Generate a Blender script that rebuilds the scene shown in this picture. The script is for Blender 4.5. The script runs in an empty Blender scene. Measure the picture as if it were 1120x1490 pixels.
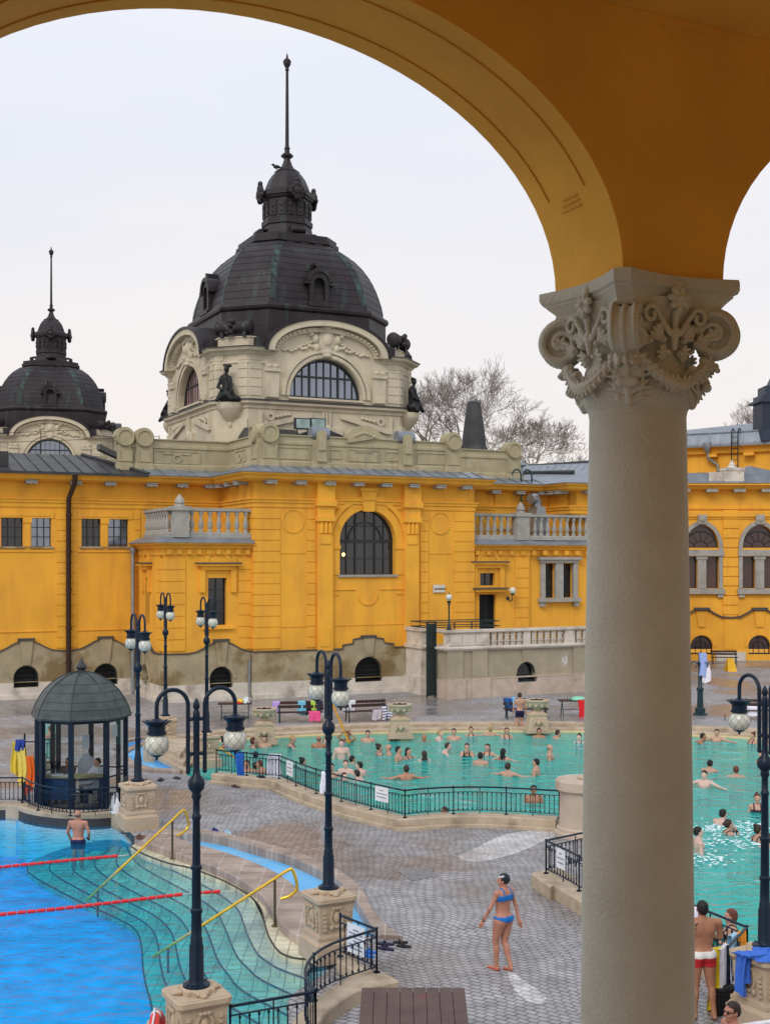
import bpy, math, random
import numpy as np
from mathutils import Vector, Matrix
from mathutils.geometry import tessellate_polygon
R = math.radians
PI = math.pi
SC = bpy.context.scene
COL = SC.collection
rnd = random.Random(7)

# ------------------------------------------------------------------ camera, light, exposure
F = 1800.0            # focal length in photo pixels
EYE = 7.15            # eye height above the deck
HOR = 815.0           # horizon row in the photo
cam_d = bpy.data.cameras.new('camera')
cam = bpy.data.objects.new('camera', cam_d)
COL.objects.link(cam)
cam.location = (0, 0, EYE)
cam.rotation_euler = (R(90), 0, 0)
cam_d.sensor_fit = 'VERTICAL'
cam_d.sensor_height = 24
cam_d.lens = F / 1490 * 24
cam_d.shift_y = (HOR - 745) / 1490
cam_d.clip_start = 0.1
cam_d.clip_end = 5000
SC.camera = cam
SC.view_settings.view_transform = 'Standard'
SC.view_settings.look = 'None'
SC.view_settings.gamma = 1
SC.view_settings.exposure = 0.2
SC.view_settings.use_curve_mapping = False

SUN_EL, SUN_AZ = R(42), R(205)     # azimuth measured clockwise from +Y (the view direction)
w = bpy.data.worlds.new('World')
SC.world = w
w.use_nodes = True
nt = w.node_tree
nt.nodes.clear()
def wn(t, **k):
    n = nt.nodes.new(t)
    for a, b in k.items(): setattr(n, a, b)
    return n
sky = wn('ShaderNodeTexSky', sky_type='NISHITA', sun_disc=False, sun_elevation=SUN_EL, sun_rotation=SUN_AZ, air_density=1.0, dust_density=2.0)
tc = wn('ShaderNodeTexCoord'); mp = wn('ShaderNodeMapping')
mp.inputs['Scale'].default_value = (1.2, 1.2, 4.0)
no = wn('ShaderNodeTexNoise'); no.inputs['Scale'].default_value = 1.7; no.inputs['Detail'].default_value = 5
cr = wn('ShaderNodeValToRGB')
cr.color_ramp.elements[0].position = .36; cr.color_ramp.elements[0].color = (6.9, 7.6, 8.8, 1)
cr.color_ramp.elements[1].position = .64; cr.color_ramp.elements[1].color = (8.1, 8.2, 8.7, 1)
sx = wn('ShaderNodeSeparateXYZ'); hz = wn('ShaderNodeMapRange')
hz.inputs['From Min'].default_value = 0.0; hz.inputs['From Max'].default_value = .42
mh = wn('ShaderNodeMixRGB'); mh.inputs['Color1'].default_value = (8.7, 7.9, 7.3, 1)
mx = wn('ShaderNodeMixRGB'); mx.inputs['Fac'].default_value = .93
bg = wn('ShaderNodeBackground'); bg.inputs['Strength'].default_value = .1
out = wn('ShaderNodeOutputWorld')
L = nt.links.new
L(tc.outputs['Generated'], mp.inputs['Vector']); L(mp.outputs[0], no.inputs['Vector']); L(no.outputs['Fac'], cr.inputs[0])
L(tc.outputs['Generated'], sx.inputs[0]); L(sx.outputs['Z'], hz.inputs['Value']); L(hz.outputs[0], mh.inputs['Fac'])
L(cr.outputs[0], mh.inputs['Color2']); L(sky.outputs[0], mx.inputs['Color1']); L(mh.outputs[0], mx.inputs['Color2'])
L(mx.outputs[0], bg.inputs['Color']); L(bg.outputs[0], out.inputs['Surface'])
sun_d = bpy.data.lights.new('sun', 'SUN')
sun_d.energy = 1.3; sun_d.angle = R(25); sun_d.color = (1, .95, .88)
sun = bpy.data.objects.new('sun', sun_d)
COL.objects.link(sun)
sd = Vector((math.sin(SUN_AZ) * math.cos(SUN_EL), math.cos(SUN_AZ) * math.cos(SUN_EL), math.sin(SUN_EL)))
sun.rotation_euler = sd.to_track_quat('Z', 'Y').to_euler()
sun.location = (0, -20, 60)

# ------------------------------------------------------------------ measuring helpers
def G(px, py, z=0.0):
    """world point at height z seen at photo pixel (px, py)"""
    Y = (EYE - z) * F / (py - HOR)
    return Vector(((px - 560) / F * Y, Y, z))
def D(px, py, Y):
    return Vector(((px - 560) / F * Y, Y, EYE + (HOR - py) / F * Y))
AX = R(25.6)
U = Vector((math.cos(AX), math.sin(AX), 0)); V = Vector((-math.sin(AX), math.cos(AX), 0))
F0 = Vector((-6.74, 63.7, 0))
def BW(s, t, z=0): return F0 + U * s + V * t + Vector((0, 0, z))
def S(px, t):
    """facade coordinate s of photo column px on the plane t"""
    k = (px - 560) / F
    A = F0 + V * t
    return (k * A.y - A.x) / (U.x - k * U.y)
def Zs(py, s, t):
    Y = (F0 + U * s + V * t).y
    return EYE + (HOR - py) / F * Y

# ------------------------------------------------------------------ materials
def mat(name, col, rough=.8, metal=0, var=.12, scale=2.0, bump=0.0, bscale=20, spec=.4, stain=None, stain_scale=.5, stain_w=.08, stain_pos=.6, coord='Object', emit=None, streak=None):
    m = bpy.data.materials.new(name); m.use_nodes = True
    t = m.node_tree; n = t.nodes; l = t.links.new
    p = n['Principled BSDF']
    p.inputs['Roughness'].default_value = rough
    p.inputs['Metallic'].default_value = metal
    p.inputs['Specular IOR Level'].default_value = spec
    c = n.new('ShaderNodeTexCoord')
    a = n.new('ShaderNodeTexNoise'); a.inputs['Scale'].default_value = scale; a.inputs['Detail'].default_value = 6
    l(c.outputs[coord], a.inputs['Vector'])
    r = n.new('ShaderNodeValToRGB')
    r.color_ramp.elements[0].position = .3; r.color_ramp.elements[1].position = .7
    r.color_ramp.elements[0].color = tuple(x * (1 - var) for x in col) + (1,)
    r.color_ramp.elements[1].color = tuple(min(1, x * (1 + var)) for x in col) + (1,)
    l(a.outputs['Fac'], r.inputs[0])
    res = r.outputs[0]
    if stain:
        b = n.new('ShaderNodeTexNoise'); b.inputs['Scale'].default_value = stain_scale; b.inputs['Detail'].default_value = 7; b.inputs['Roughness'].default_value = .62
        src = c.outputs[coord]
        if streak:
            mpn = n.new('ShaderNodeMapping'); mpn.inputs['Scale'].default_value = streak; l(src, mpn.inputs['Vector']); src = mpn.outputs[0]
        l(src, b.inputs['Vector'])
        mr = n.new('ShaderNodeMapRange'); mr.inputs['From Min'].default_value = stain_pos - stain_w; mr.inputs['From Max'].default_value = stain_pos + stain_w
        l(b.outputs['Fac'], mr.inputs['Value'])
        mm = n.new('ShaderNodeMixRGB'); mm.inputs['Color2'].default_value = tuple(stain) + (1,)
        l(mr.outputs[0], mm.inputs['Fac']); l(res, mm.inputs['Color1']); res = mm.outputs[0]
    l(res, p.inputs['Base Color'])
    if bump:
        bn = n.new('ShaderNodeTexNoise'); bn.inputs['Scale'].default_value = bscale; bn.inputs['Detail'].default_value = 5
        l(c.outputs[coord], bn.inputs['Vector'])
        bb = n.new('ShaderNodeBump'); bb.inputs['Strength'].default_value = bump; bb.inputs['Distance'].default_value = .02
        l(bn.outputs['Fac'], bb.inputs['Height']); l(bb.outputs[0], p.inputs['Normal'])
    if emit:
        p.inputs['Emission Color'].default_value = tuple(emit[0]) + (1,); p.inputs['Emission Strength'].default_value = emit[1]
    return m

M = {}
M['yellow'] = mat('yellow_stucco', (.83, .405, .038), .85, var=.08, scale=.6, bump=.15, bscale=8, stain=(.68, .31, .04), stain_scale=.8, stain_pos=.60, stain_w=.14, streak=(1.6, 1.6, .35))
M['yellow_in'] = mat('arcade_stucco', (.80, .43, .06), .85, var=.10, scale=1.3, bump=.25, bscale=14, stain=(.66, .33, .05), stain_scale=1.2, stain_pos=.62, stain_w=.16)
M['plinth'] = mat('plinth_stone', (.36, .30, .19), .85, var=.16, scale=1.2, bump=.3, bscale=6, stain=(.22, .155, .07), stain_scale=.45, stain_pos=.53, stain_w=.05)
M['pale'] = mat('pale_stone', (.62, .56, .48), .8, var=.13, scale=1.5, bump=.25, bscale=8, stain=(.30, .25, .2), stain_scale=.8, stain_pos=.62, stain_w=.1)
M['pinkstone'] = mat('pink_stone', (.50, .40, .32), .8, var=.12, scale=2, bump=.2, bscale=10, stain=(.33, .26, .2), stain_scale=1.2, stain_pos=.62, stain_w=.1)
M['greystone'] = mat('grey_stone', (.36, .345, .31), .85, var=.18, scale=3, bump=.3, bscale=12, stain=(.2, .19, .16), stain_scale=1.5, stain_pos=.62, stain_w=.12)
M['parapet'] = mat('parapet_stone', (.40, .345, .215), .85, var=.12, scale=1.5, bump=.2, bscale=8, stain=(.26, .23, .16), stain_scale=.9, stain_pos=.64, stain_w=.1, streak=(1.5, 1.5, .5))
M['cream'] = mat('cream_stone', (.56, .49, .36), .8, var=.10, scale=.8, bump=.2, bscale=6, stain=(.38, .33, .25), stain_scale=.6, stain_pos=.62, stain_w=.12, streak=(1.5, 1.5, .6))
M['zinc'] = mat('zinc_roof', (.24, .265, .30), .5, .4, var=.2, scale=1.2)
M['darkroof'] = mat('dark_roof', (.05, .05, .052), .5, .3, var=.3, scale=1)
M['copper'] = mat('dark_copper', (.026, .019, .022), .5, .3, var=.3, scale=1.0, bump=.1, bscale=4, stain=(.05, .09, .08), stain_scale=.7, stain_pos=.68, stain_w=.12, streak=(2.5, 2.5, .35))
M['verdigris'] = mat('verdigris', (.045, .085, .072), .7, var=.45, scale=2.5, stain=(.02, .02, .02), stain_scale=2, stain_pos=.5, stain_w=.12, streak=(2, 2, .5))
M['frame'] = mat('dark_window_frame', (.02, .024, .026), .5)
M['bronze'] = mat('bronze', (.013, .013, .014), .55, .3)
M['iron'] = mat('green_iron', (.010, .035, .045), .38, .1, var=.2, scale=6)
M['brass'] = mat('brass_rail', (.72, .45, .05), .3, .6, var=.15, scale=6)
M['brown'] = mat('bench_wood', (.05, .022, .018), .6, var=.25, scale=8)
M['black'] = mat('black_void', (.008, .008, .009), .7)
M['pipe'] = mat('brown_pipe', (.03, .014, .010), .5)
M['galv'] = mat('galvanised_metal', (.32, .34, .36), .4, .7)
M['white'] = mat('white_cloth', (.75, .75, .80), .9, var=.06)
M['col'] = mat('column_stone', (.58, .575, .49), .9, var=.08, scale=1.2, bump=.35, bscale=60, stain=(.45, .43, .36), stain_scale=1.4, stain_pos=.6, stain_w=.2)
def glassmat(name, col, rough=.08, spec=.8):
    return mat(name, col, rough, 0, .3, .7, spec=spec)
M['glass'] = glassmat('window_glass', (.012, .014, .018))
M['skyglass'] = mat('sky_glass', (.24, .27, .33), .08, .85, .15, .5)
M['curtain'] = mat('pink_blind_glass', (.5, .28, .26), .3, 0, .1)
M['redglass'] = glassmat('dull_red_glass', (.06, .022, .018), .25)
M['warmglass'] = mat('lit_cellar_glass', (.1, .06, .02), .3, emit=((1, .48, .06), .55), var=.5, scale=.8)

# ------------------------------------------------------------------ mesh builder
class MB:
    def __init__(s): s.v = []; s.f = []; s.m = []; s.mi = 0
    def add(s, vs, fs, M4=None):
        o = len(s.v)
        if M4 is not None: vs = [M4 @ Vector(p) for p in vs]
        s.v += [tuple(p) for p in vs]
        s.f += [tuple(i + o for i in f) for f in fs]; s.m += [s.mi] * len(fs)
        return s
    def box(s, x0, x1, y0, y1, z0, z1, M4=None):
        if x0 > x1: x0, x1 = x1, x0
        if y0 > y1: y0, y1 = y1, y0
        if z0 > z1: z0, z1 = z1, z0
        return s.add([(x0, y0, z0), (x1, y0, z0), (x1, y1, z0), (x0, y1, z0), (x0, y0, z1), (x1, y0, z1), (x1, y1, z1), (x0, y1, z1)],
              [(0, 3, 2, 1), (4, 5, 6, 7), (0, 1, 5, 4), (1, 2, 6, 5), (2, 3, 7, 6), (3, 0, 4, 7)], M4)
    def poly(s, outer, holes=(), z=0.0, M4=None, plane='xy', flip=False):
        """flat polygon with holes; plane 'xz' puts it in x-z at y=z"""
        loops = [[Vector((p[0], p[1], 0)) for p in lp] for lp in [outer] + list(holes)]
        tr = tessellate_polygon(loops)
        pts = [p for lp in loops for p in lp]
        if plane == 'xy': vs = [(p.x, p.y, z) for p in pts]
        else: vs = [(p.x, z, p.y) for p in pts]
        fs = []
        for a, b, c in tr:
            n = (pts[b] - pts[a]).cross(pts[c] - pts[a]).z
            if abs(n) < 1e-12: continue
            up = n > 0
            if plane != 'xy': up = not up   # want +y for 'xz' unless flip
            want = not flip
            fs.append((a, b, c) if up == want else (a, c, b))
        return s.add(vs, fs, M4)
    def prism(s, poly, z0, z1, M4=None, plane='xy', holes=(), caps=True):
        """extrude a 2D polygon from z0 to z1 (along y for plane 'xz')"""
        if z0 > z1: z0, z1 = z1, z0
        if caps:
            s.poly(poly, holes, z1, M4, plane, False)
            s.poly(poly, holes, z0, M4, plane, True)
        for k, lp in enumerate([poly] + list(holes)):
            n = len(lp)
            area = sum(lp[i][0] * lp[(i + 1) % n][1] - lp[(i + 1) % n][0] * lp[i][1] for i in range(n))
            ccw = area > 0
            if k: ccw = not ccw
            if plane != 'xy': ccw = not ccw
            pt = (lambda p, z: (p[0], p[1], z)) if plane == 'xy' else (lambda p, z: (p[0], z, p[1]))
            vs = [pt(p, z0) for p in lp] + [pt(p, z1) for p in lp]
            fs = [(i, (i + 1) % n, n + (i + 1) % n, n + i) for i in range(n)]
            if not ccw: fs = [f[::-1] for f in fs]
            s.add(vs, fs, M4)
        return s
    def lathe(s, prof, n=16, c=(0, 0, 0), M4=None, rot=0, sq=None, a0=0, a1=2 * PI):
        """prof: list of (r, z)"""
        full = abs(a1 - a0 - 2 * PI) < 1e-6
        cols = n if full else n + 1
        vs = []
        for r, z in prof:
            for k in range(cols):
                a = a0 + rot + (a1 - a0) * k / n
                vs.append((c[0] + r * math.cos(a), c[1] + r * math.sin(a), c[2] + z))
        fs = []
        for j in range(len(prof) - 1):
            for k in range(n):
                k2 = (k + 1) % cols
                fs.append((j * cols + k, j * cols + k2, (j + 1) * cols + k2, (j + 1) * cols + k))
        if full:
            if prof[0][0] > 1e-6: fs.append(tuple(range(cols))[::-1])
            if prof[-1][0] > 1e-6: fs.append(tuple((len(prof) - 1) * cols + k for k in range(cols)))
        return s.add(vs, fs, M4)
    def tube(s, pts, r, n=8, M4=None, caps=True, rr=None):
        pts = [Vector(p) for p in pts]
        m = len(pts); vs = []; up = None
        for i, p in enumerate(pts):
            t = ((pts[i] - pts[i - 1]).normalized() if i else Vector((0, 0, 0))) + ((pts[i + 1] - pts[i]).normalized() if i < m - 1 else Vector((0, 0, 0)))
            t = t.normalized() if t.length > 1e-6 else Vector((0, 0, 1))
            if up is None: up = t.orthogonal().normalized()
            up = (up - t * up.dot(t))
            up = up.normalized() if up.length > 1e-6 else t.orthogonal().normalized()
            b = t.cross(up)
            ri = rr[i] if rr else r
            for k in range(n):
                a = 2 * PI * k / n
                vs.append(p + up * (ri * math.cos(a)) + b * (ri * math.sin(a)))
        fs = [(j * n + k, j * n + (k + 1) % n, (j + 1) * n + (k + 1) % n, (j + 1) * n + k) for j in range(m - 1) for k in range(n)]
        if caps: fs += [tuple(range(n))[::-1], tuple((m - 1) * n + k for k in range(n))]
        return s.add(vs, fs, M4)
    def sweep(s, path, prof, closed=False, M4=None):
        """sweep a profile [(out, z)] along a 2D path [(x, y)]; 'out' is to the right of travel"""
        n = len(path); vs = []
        P = [Vector((p[0], p[1])) for p in path]
        for i in range(n):
            a = P[(i - 1) % n] if (closed or i) else None
            b = P[(i + 1) % n] if (closed or i < n - 1) else None
            d1 = (P[i] - a).normalized() if a is not None else None
            d2 = (b - P[i]).normalized() if b is not None else None
            if d1 is None: d1 = d2
            if d2 is None: d2 = d1
            n1 = Vector((d1.y, -d1.x)); n2 = Vector((d2.y, -d2.x))
            nn = n1 + n2
            if nn.length < 1e-5: nn = n1
            nn = nn.normalized(); k = 1 / max(.35, nn.dot(n1))
            for o, z in prof: vs.append((P[i].x + nn.x * o * k, P[i].y + nn.y * o * k, z))
        m = len(prof)
        fs = []
        for i in range(n if closed else n - 1):
            j = (i + 1) % n
            for k in range(m - 1): fs.append((i * m + k, j * m + k, j * m + k + 1, i * m + k + 1))
        if not closed:
            fs.append(tuple(range(m))); fs.append(tuple((n - 1) * m + k for k in range(m))[::-1])
        return s.add(vs, fs, M4)
    def ell(s, c, r, n=12, m=8, M4=None):
        if not hasattr(r, '__len__'): r = (r, r, r)
        vs = [(c[0], c[1], c[2] - r[2])]; fs = []
        for j in range(1, m):
            a = -PI / 2 + PI * j / m
            for k in range(n):
                b = 2 * PI * k / n
                vs.append((c[0] + r[0] * math.cos(a) * math.cos(b), c[1] + r[1] * math.cos(a) * math.sin(b), c[2] + r[2] * math.sin(a)))
        vs.append((c[0], c[1], c[2] + r[2])); e = len(vs) - 1
        for k in range(n):
            k2 = (k + 1) % n
            fs.append((0, 1 + k2, 1 + k)); fs.append((e, 1 + (m - 2) * n + k, 1 + (m - 2) * n + k2))
            for j in range(m - 2): fs.append((1 + j * n + k, 1 + j * n + k2, 1 + (j + 1) * n + k2, 1 + (j + 1) * n + k))
        return s.add(vs, fs, M4)
    def build(s, name, mats, parent=None, smooth=False, loc=None, rz=0, angle=None):
        me = bpy.data.meshes.new(name)
        me.from_pydata(s.v, [], s.f)
        if not isinstance(mats, (list, tuple)): mats = [mats]
        for m_ in mats: me.materials.append(M[m_] if isinstance(m_, str) else m_)
        if len(mats) > 1: me.polygons.foreach_set('material_index', s.m)
        if smooth:
            me.polygons.foreach_set('use_smooth', [True] * len(me.polygons))
            if angle is None: angle = 40
            me.set_sharp_from_angle(angle=R(angle))
        me.update()
        o = bpy.data.objects.new(name, me); COL.objects.link(o)
        if parent: o.parent = parent
        if loc is not None: o.location = loc
        if rz: o.rotation_euler = (0, 0, rz)
        return o

def tag(o, label=None, cat=None, group=None, kind=None):
    if label: o['label'] = label
    if cat: o['category'] = cat
    if group: o['group'] = group
    if kind: o['kind'] = kind
    return o
def empty(name, loc=(0, 0, 0), rz=0, label=None, cat=None, group=None):
    o = bpy.data.objects.new(name, None); COL.objects.link(o)
    o.location = loc; o.rotation_euler = (0, 0, rz); o.empty_display_size = .3
    return tag(o, label, cat, group)
def copy_tree(o, parent=None):
    c = o.copy(); COL.objects.link(c)
    if parent is not None: c.parent = parent
    for ch in list(o.children): copy_tree(ch, c)
    return c
def arch(cx, hw, z0, zs, n=14, rise=None):
    """outline (x, z) of an opening with a round head, counter-clockwise from bottom left"""
    rise = hw if rise is None else rise
    return [(cx - hw, z0), (cx + hw, z0)] + [(cx + hw * math.cos(PI * k / n), zs + rise * math.sin(PI * k / n)) for k in range(n + 1)]
def rect(x0, x1, z0, z1): return [(x0, z0), (x1, z0), (x1, z1), (x0, z1)]
def bez(pts, n=8):
    """Catmull-Rom through 2D/3D points"""
    P = [Vector(p) for p in pts]; P = [2 * P[0] - P[1]] + P + [2 * P[-1] - P[-2]]
    o = []
    for i in range(1, len(P) - 2):
        for k in range(n):
            t = k / n
            o.append(.5 * ((2 * P[i]) + (P[i + 1] - P[i - 1]) * t + (2 * P[i - 1] - 5 * P[i] + 4 * P[i + 1] - P[i + 2]) * t * t + (3 * P[i] - P[i - 1] - 3 * P[i + 1] + P[i + 2]) * t ** 3))
    o.append(P[-2]); return o
def TR(x=0, y=0, z=0, rz=0, rx=0, ry=0):
    return Matrix.Translation((x, y, z)) @ Matrix.Rotation(rz, 4, 'Z') @ Matrix.Rotation(ry, 4, 'Y') @ Matrix.Rotation(rx, 4, 'X')
# ------------------------------------------------------------------ the bath house
TW = 5.2          # the left wing stands this far behind the front block
TR_ = 3.2         # so does the right one
house = empty('bath_house', F0, AX, 'long yellow bath house with projecting front block, quoins, balconies and a stone parapet', 'bath house')
ZE = 11.25        # underside of the eaves
ZP = 2.4          # top of the stone plinth

def bars(mb, x0, x1, z0, z1, nx, nz, y, w=.035, head=None, d=.05):
    """glazing bars; head=(cx,r,zs) clips the vertical bars under a round head"""
    for i in range(nx + 1):
        x = x0 + (x1 - x0) * i / nx
        zt = z1
        if head:
            cx, r, zs = head; q = r * r - (x - cx) ** 2
            zt = zs + (math.sqrt(q) if q > 0 else 0)
        ww = w * (1.6 if i in (0, nx) else 1)
        mb.box(x - ww / 2, x + ww / 2, y, y + d, z0, zt)
    for k in range(nz + 1):
        z = z0 + (z1 - z0) * k / nz
        a, b = x0, x1
        if head and z > head[2]:
            q = head[1] ** 2 - (z - head[2]) ** 2
            if q <= 0: continue
            a, b = head[0] - math.sqrt(q), head[0] + math.sqrt(q)
        mb.box(a, b, y - .003, y + d + .003, z - w / 2, z + w / 2)
def ring(mb, cx, zs, r0, r1, y0, y1, a0=0, a1=PI, n=16, M4=None, ry=None, ry1=None):
    ry = ry or r0; ry1 = ry1 or r1
    pts = [(cx + r1 * math.cos(a0 + (a1 - a0) * k / n), zs + ry1 * math.sin(a0 + (a1 - a0) * k / n)) for k in range(n + 1)]
    pts += [(cx + r0 * math.cos(a0 + (a1 - a0) * k / n), zs + ry * math.sin(a0 + (a1 - a0) * k / n)) for k in range(n, -1, -1)]
    mb.prism(pts, y0, y1, M4, 'xz')

def rel(o, M4):
    if M4 is not None: o.matrix_local = M4
    return o
def window(parent, x0, x1, z0, z1, y, nx=3, nz=3, round_head=False, M4=None, glass='glass', depth=.28, w=.04, frame='frame', name='window', sill=None, zsp=None):
    """window set 'depth' into the wall whose face is at y"""
    g = MB(); yy = y + depth
    cx = (x0 + x1) / 2; r = (x1 - x0) / 2
    head = None
    if round_head:
        zs = z1 - r; head = (cx, r, zs)
        g.poly(arch(cx, r + .02, z0 - .02, zs), (), yy + .06, None, 'xz', True)
    else: g.poly(rect(x0 - .02, x1 + .02, z0 - .02, z1 + .02), (), yy + .06, None, 'xz', True)
    f = MB(); bars(f, x0, x1, z0, z1, nx, nz, yy, w, head)
    if round_head: ring(f, cx, head[2], r - w, r, yy - .004, yy + .05)
    fo = f.build(name, frame, parent)
    if M4 is not None: fo.matrix_local = M4
    g.build('pane', glass, fo)
    if sill:
        b = MB(); b.box(x0 - .12, x1 + .12, y - .1, y + depth, z0 - .1, z0); b.build('sill', sill, fo)
    return fo
def quoins(mb, x0, x1, y, z0, z1, h=.56, d=.05, g=.05, M4=None):
    n = max(1, round((z1 - z0) / h)); h = (z1 - z0) / n
    b = MB()
    for k in range(n): b.box(x0, x1, y - d, y + .01, z0 + k * h + g / 2, z0 + (k + 1) * h - g / 2)
    b.box(x0 + .02, x1 - .02, y - .012, y + .008, z0 + .01, z1 - .01)
    rel(b.build('quoin_strip', 'yellow', house), M4)
def plinth_top(cx, hw=.85):
    """wavy rise of the plinth over a cellar window"""
    a = [(cx - hw - .9, ZP)]
    a += [(cx - hw - .45, ZP + .06), (cx - hw - .1, ZP + .22), (cx - hw + .25, ZP + .42), (cx - .36, ZP + .5), (cx - .34, ZP + .62)]
    b = [(2 * cx - x, z) for x, z in reversed(a)]
    return a + b
cap_mb = MB(); plinth_mb = MB(); base_mb = MB(); wall_mb = MB(); q_mb = MB(); trim_mb = MB()

def plinth(x0, x1, y, cellar, M4=None, bump_f=plinth_top, th=.5, proud=.12):
    top = [(x1, ZP)]
    for c in sorted(cellar, key=lambda c: -c[0]): top += [(x, z) for x, z in reversed(bump_f(c[0]))]
    top += [(x0, ZP)]
    holes = [arch(c[0], c[1], c[2], c[3] - c[1], rise=c[1]) for c in cellar]
    holes = [[(x, max(z, .86)) for x, z in h] for h in holes]
    plinth_mb.prism([(x0, .85), (x1, .85)] + top, y - proud, y + th, M4, 'xz', holes)
    # dark capping that follows the wavy top
    t2 = list(reversed(top))
    pr = t2 + [(x, z + .06) for x, z in reversed(t2)]
    cap_mb.prism(pr, y - proud - .05, y + .02, M4, 'xz')
    # smooth pale base course broken by the cellar windows
    cuts = sorted([(c[0] - c[1], c[0] + c[1], c[2]) for c in cellar])
    a = x0
    for c0, c1, cz in cuts:
        if cz < .84:
            base_mb.box(a, c0, y - proud - .06, y + th, .02, .85, M4); base_mb.box(c0, c1, y - proud - .06, y + th, .02, cz, M4); a = c1
    base_mb.box(a, x1, y - proud - .06, y + th, .02, .85, M4)
    base_mb.box(x0, x1, y - proud - .14, y + th, 0, .22, M4)
    for c in cellar:   # voussoirs and keystone
        cx, hw, zb, zt = c; zs = zt - hw
        ring(plinth_mb, cx, zs, hw + .02, hw + .2, y - proud - .035, y - proud + .01, M4=M4)
        plinth_mb.prism([(cx - .2, zt + .03), (cx + .2, zt + .03), (cx + .33, ZP + .6), (cx - .33, ZP + .6)], y - proud - .09, y, M4, 'xz')
        cap_mb.box(cx - .42, cx + .42, y - proud - .14, y + .02, ZP + .6, ZP + .72, M4)
        bk = MB()
        for k in range(5): bk.box(cx - hw, cx + hw, y + .2, y + .24, zb + .08 + k * .25, zb + .11 + k * .25)
        ring(bk, cx, zs, hw - .09, hw, y + .12, y + .2); bk.box(cx - hw, cx - hw + .09, y + .12, y + .2, zb, zs); bk.box(cx + hw - .09, cx + hw, y + .12, y + .2, zb, zs)
        o = bk.build('cellar_window', 'frame', house); rel(o, M4)
        vv = MB(); vv.poly(arch(cx, hw + .02, zb - .02, zs), (), y + .3, None, 'xz', True); vv.build('pane', 'black', o)

# ---- left wing
LW = S(-130, TW)
def SW(px): return S(px, TW)
lw_wins = [(2, 34), (46, 75), (119, 147), (158, 187)]
holes = []
for a, b in lw_wins + [(-75, -48), (-36, -10)]:
    x0, x1 = SW(a), SW(b); z0, z1 = Zs(795, x0, TW), Zs(753, x0, TW)
    holes.append(rect(x0, x1, z0, z1))
wall_mb.prism(rect(LW, 0, ZP - .1, ZE + .3), TW, TW + .5, None, 'xz', holes)
for i, h in enumerate(holes): window(house, h[0][0], h[1][0], h[0][1], h[2][1], TW, 3, 3, sill='plinth', depth=.2, glass='skyglass' if i % 2 else 'glass')
for (a, b) in ((34, 46), (147, 158), (-48, -36)):      # little pilasters between the paired windows
    x0, x1 = SW(a), SW(b)
    z0, z1 = holes[0][0][1], holes[0][2][1]
    trim_mb.box(x0 + .05, x1 - .05, TW - .06, TW, z0, z1)
    trim_mb.box(x0 - .02, x1 + .02, TW - .1, TW, z1 - .25, z1)
for (a, b) in ((-3, 79), (113, 193)):                 # raised surround
    x0, x1 = SW(a), SW(b); z0, z1 = holes[0][0][1], holes[0][2][1]
    trim_mb.box(x0, x1, TW - .05, TW, z1, z1 + .35); trim_mb.box(x0 + .2, x1 - .2, TW - .08, TW, z1 + .1, z1 + .26)
    trim_mb.box(x0, x1, TW - .05, TW, z0 - .28, z0 - .18)
for (a, b) in ((83, 96), (102, 112), (195, 204), (-100, -80)):
    quoins(q_mb, SW(a), SW(b), TW, ZP + .15, Zs(741, SW(a), TW))
trim_mb.box(LW, 0, TW - .045, TW, Zs(917, -8, TW) - .03, Zs(917, -8, TW) + .02)
zc = lambda y, px, t: Zs(y, S(px, t), t)
cel = []
for a, b, yb, yt in ((20, 57, 1001, 969), (136, 172, 997, 966), (-110, -74, 1003, 972)):
    x0, x1 = S(a, TW - .1), S(b, TW - .1); cx = (x0 + x1) / 2
    cel.append((cx, (x1 - x0) / 2, zc(yb, a, TW), zc(yt, a, TW)))
plinth(LW, 0, TW, cel)

# ---- balcony block on the left
BL = S(237, .3)
x0, x1 = S(303, .3), S(330, .3)
zw0, zw1 = Zs(910, x0, .3), Zs(841, x0, .3)
ZB = 8.0   # balcony floor
def small_block(bx0, bx1, openings, cellar, left_side=True, cell_l=None):
    wall_mb.prism(rect(bx0, bx1, ZP - .1, ZB - .1), .3, .8, None, 'xz', [rect(*o[:4]) for o in openings])
small_block(BL, 0, [(x0, x1, zw0, zw1)], None)
window(house, x0, x1, zw0, zw1, .3, 2, 4)
def hood(cx, z, w, y, M4=None, crest=True):
    trim_mb.box(cx - w, cx + w, y - .35, y, z, z + .10, M4); cap_mb.box(cx - w - .04, cx + w + .04, y - .4, y, z + .10, z + .17, M4)
    trim_mb.box(cx - w + .25, cx + w - .25, y - .2, y, z - .2, z, M4)
    for sg in (-1, 1): trim_mb.box(cx + sg * (w - .32) - .14, cx + sg * (w - .32) + .14, y - .16, y, z - 1.35, z - .2, M4)
    if crest:
        ring(trim_mb, cx, z + .16, w * .45, w * .62, y - .1, y, M4=M4); trim_mb.box(cx - w * .85, cx + w * .85, y - .06, y, z + .17, z + .42, M4)
hood((x0 + x1) / 2, zw1 + .62, 1.15, .3)
trim_mb.box(x0 - .35, x1 + .35, .3 - .16, .3, zw0 - .2, zw0 - .08)
quoins(q_mb, BL - .05, BL + 1.15, .3, ZP + .15, ZB - .75); quoins(q_mb, -.75, -.03, .3, ZP + .15, ZB - .75)
cx = (S(305, .3) + S(337, .3)) / 2
plinth(BL, 0, .3, [(cx, .62, zc(1001, 320, .3), zc(970, 320, .3))])
ML = TR(BL, TW, 0, -PI / 2)    # left side of the block: local x runs towards the viewer, face looks left
wl = TW - .3
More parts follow.
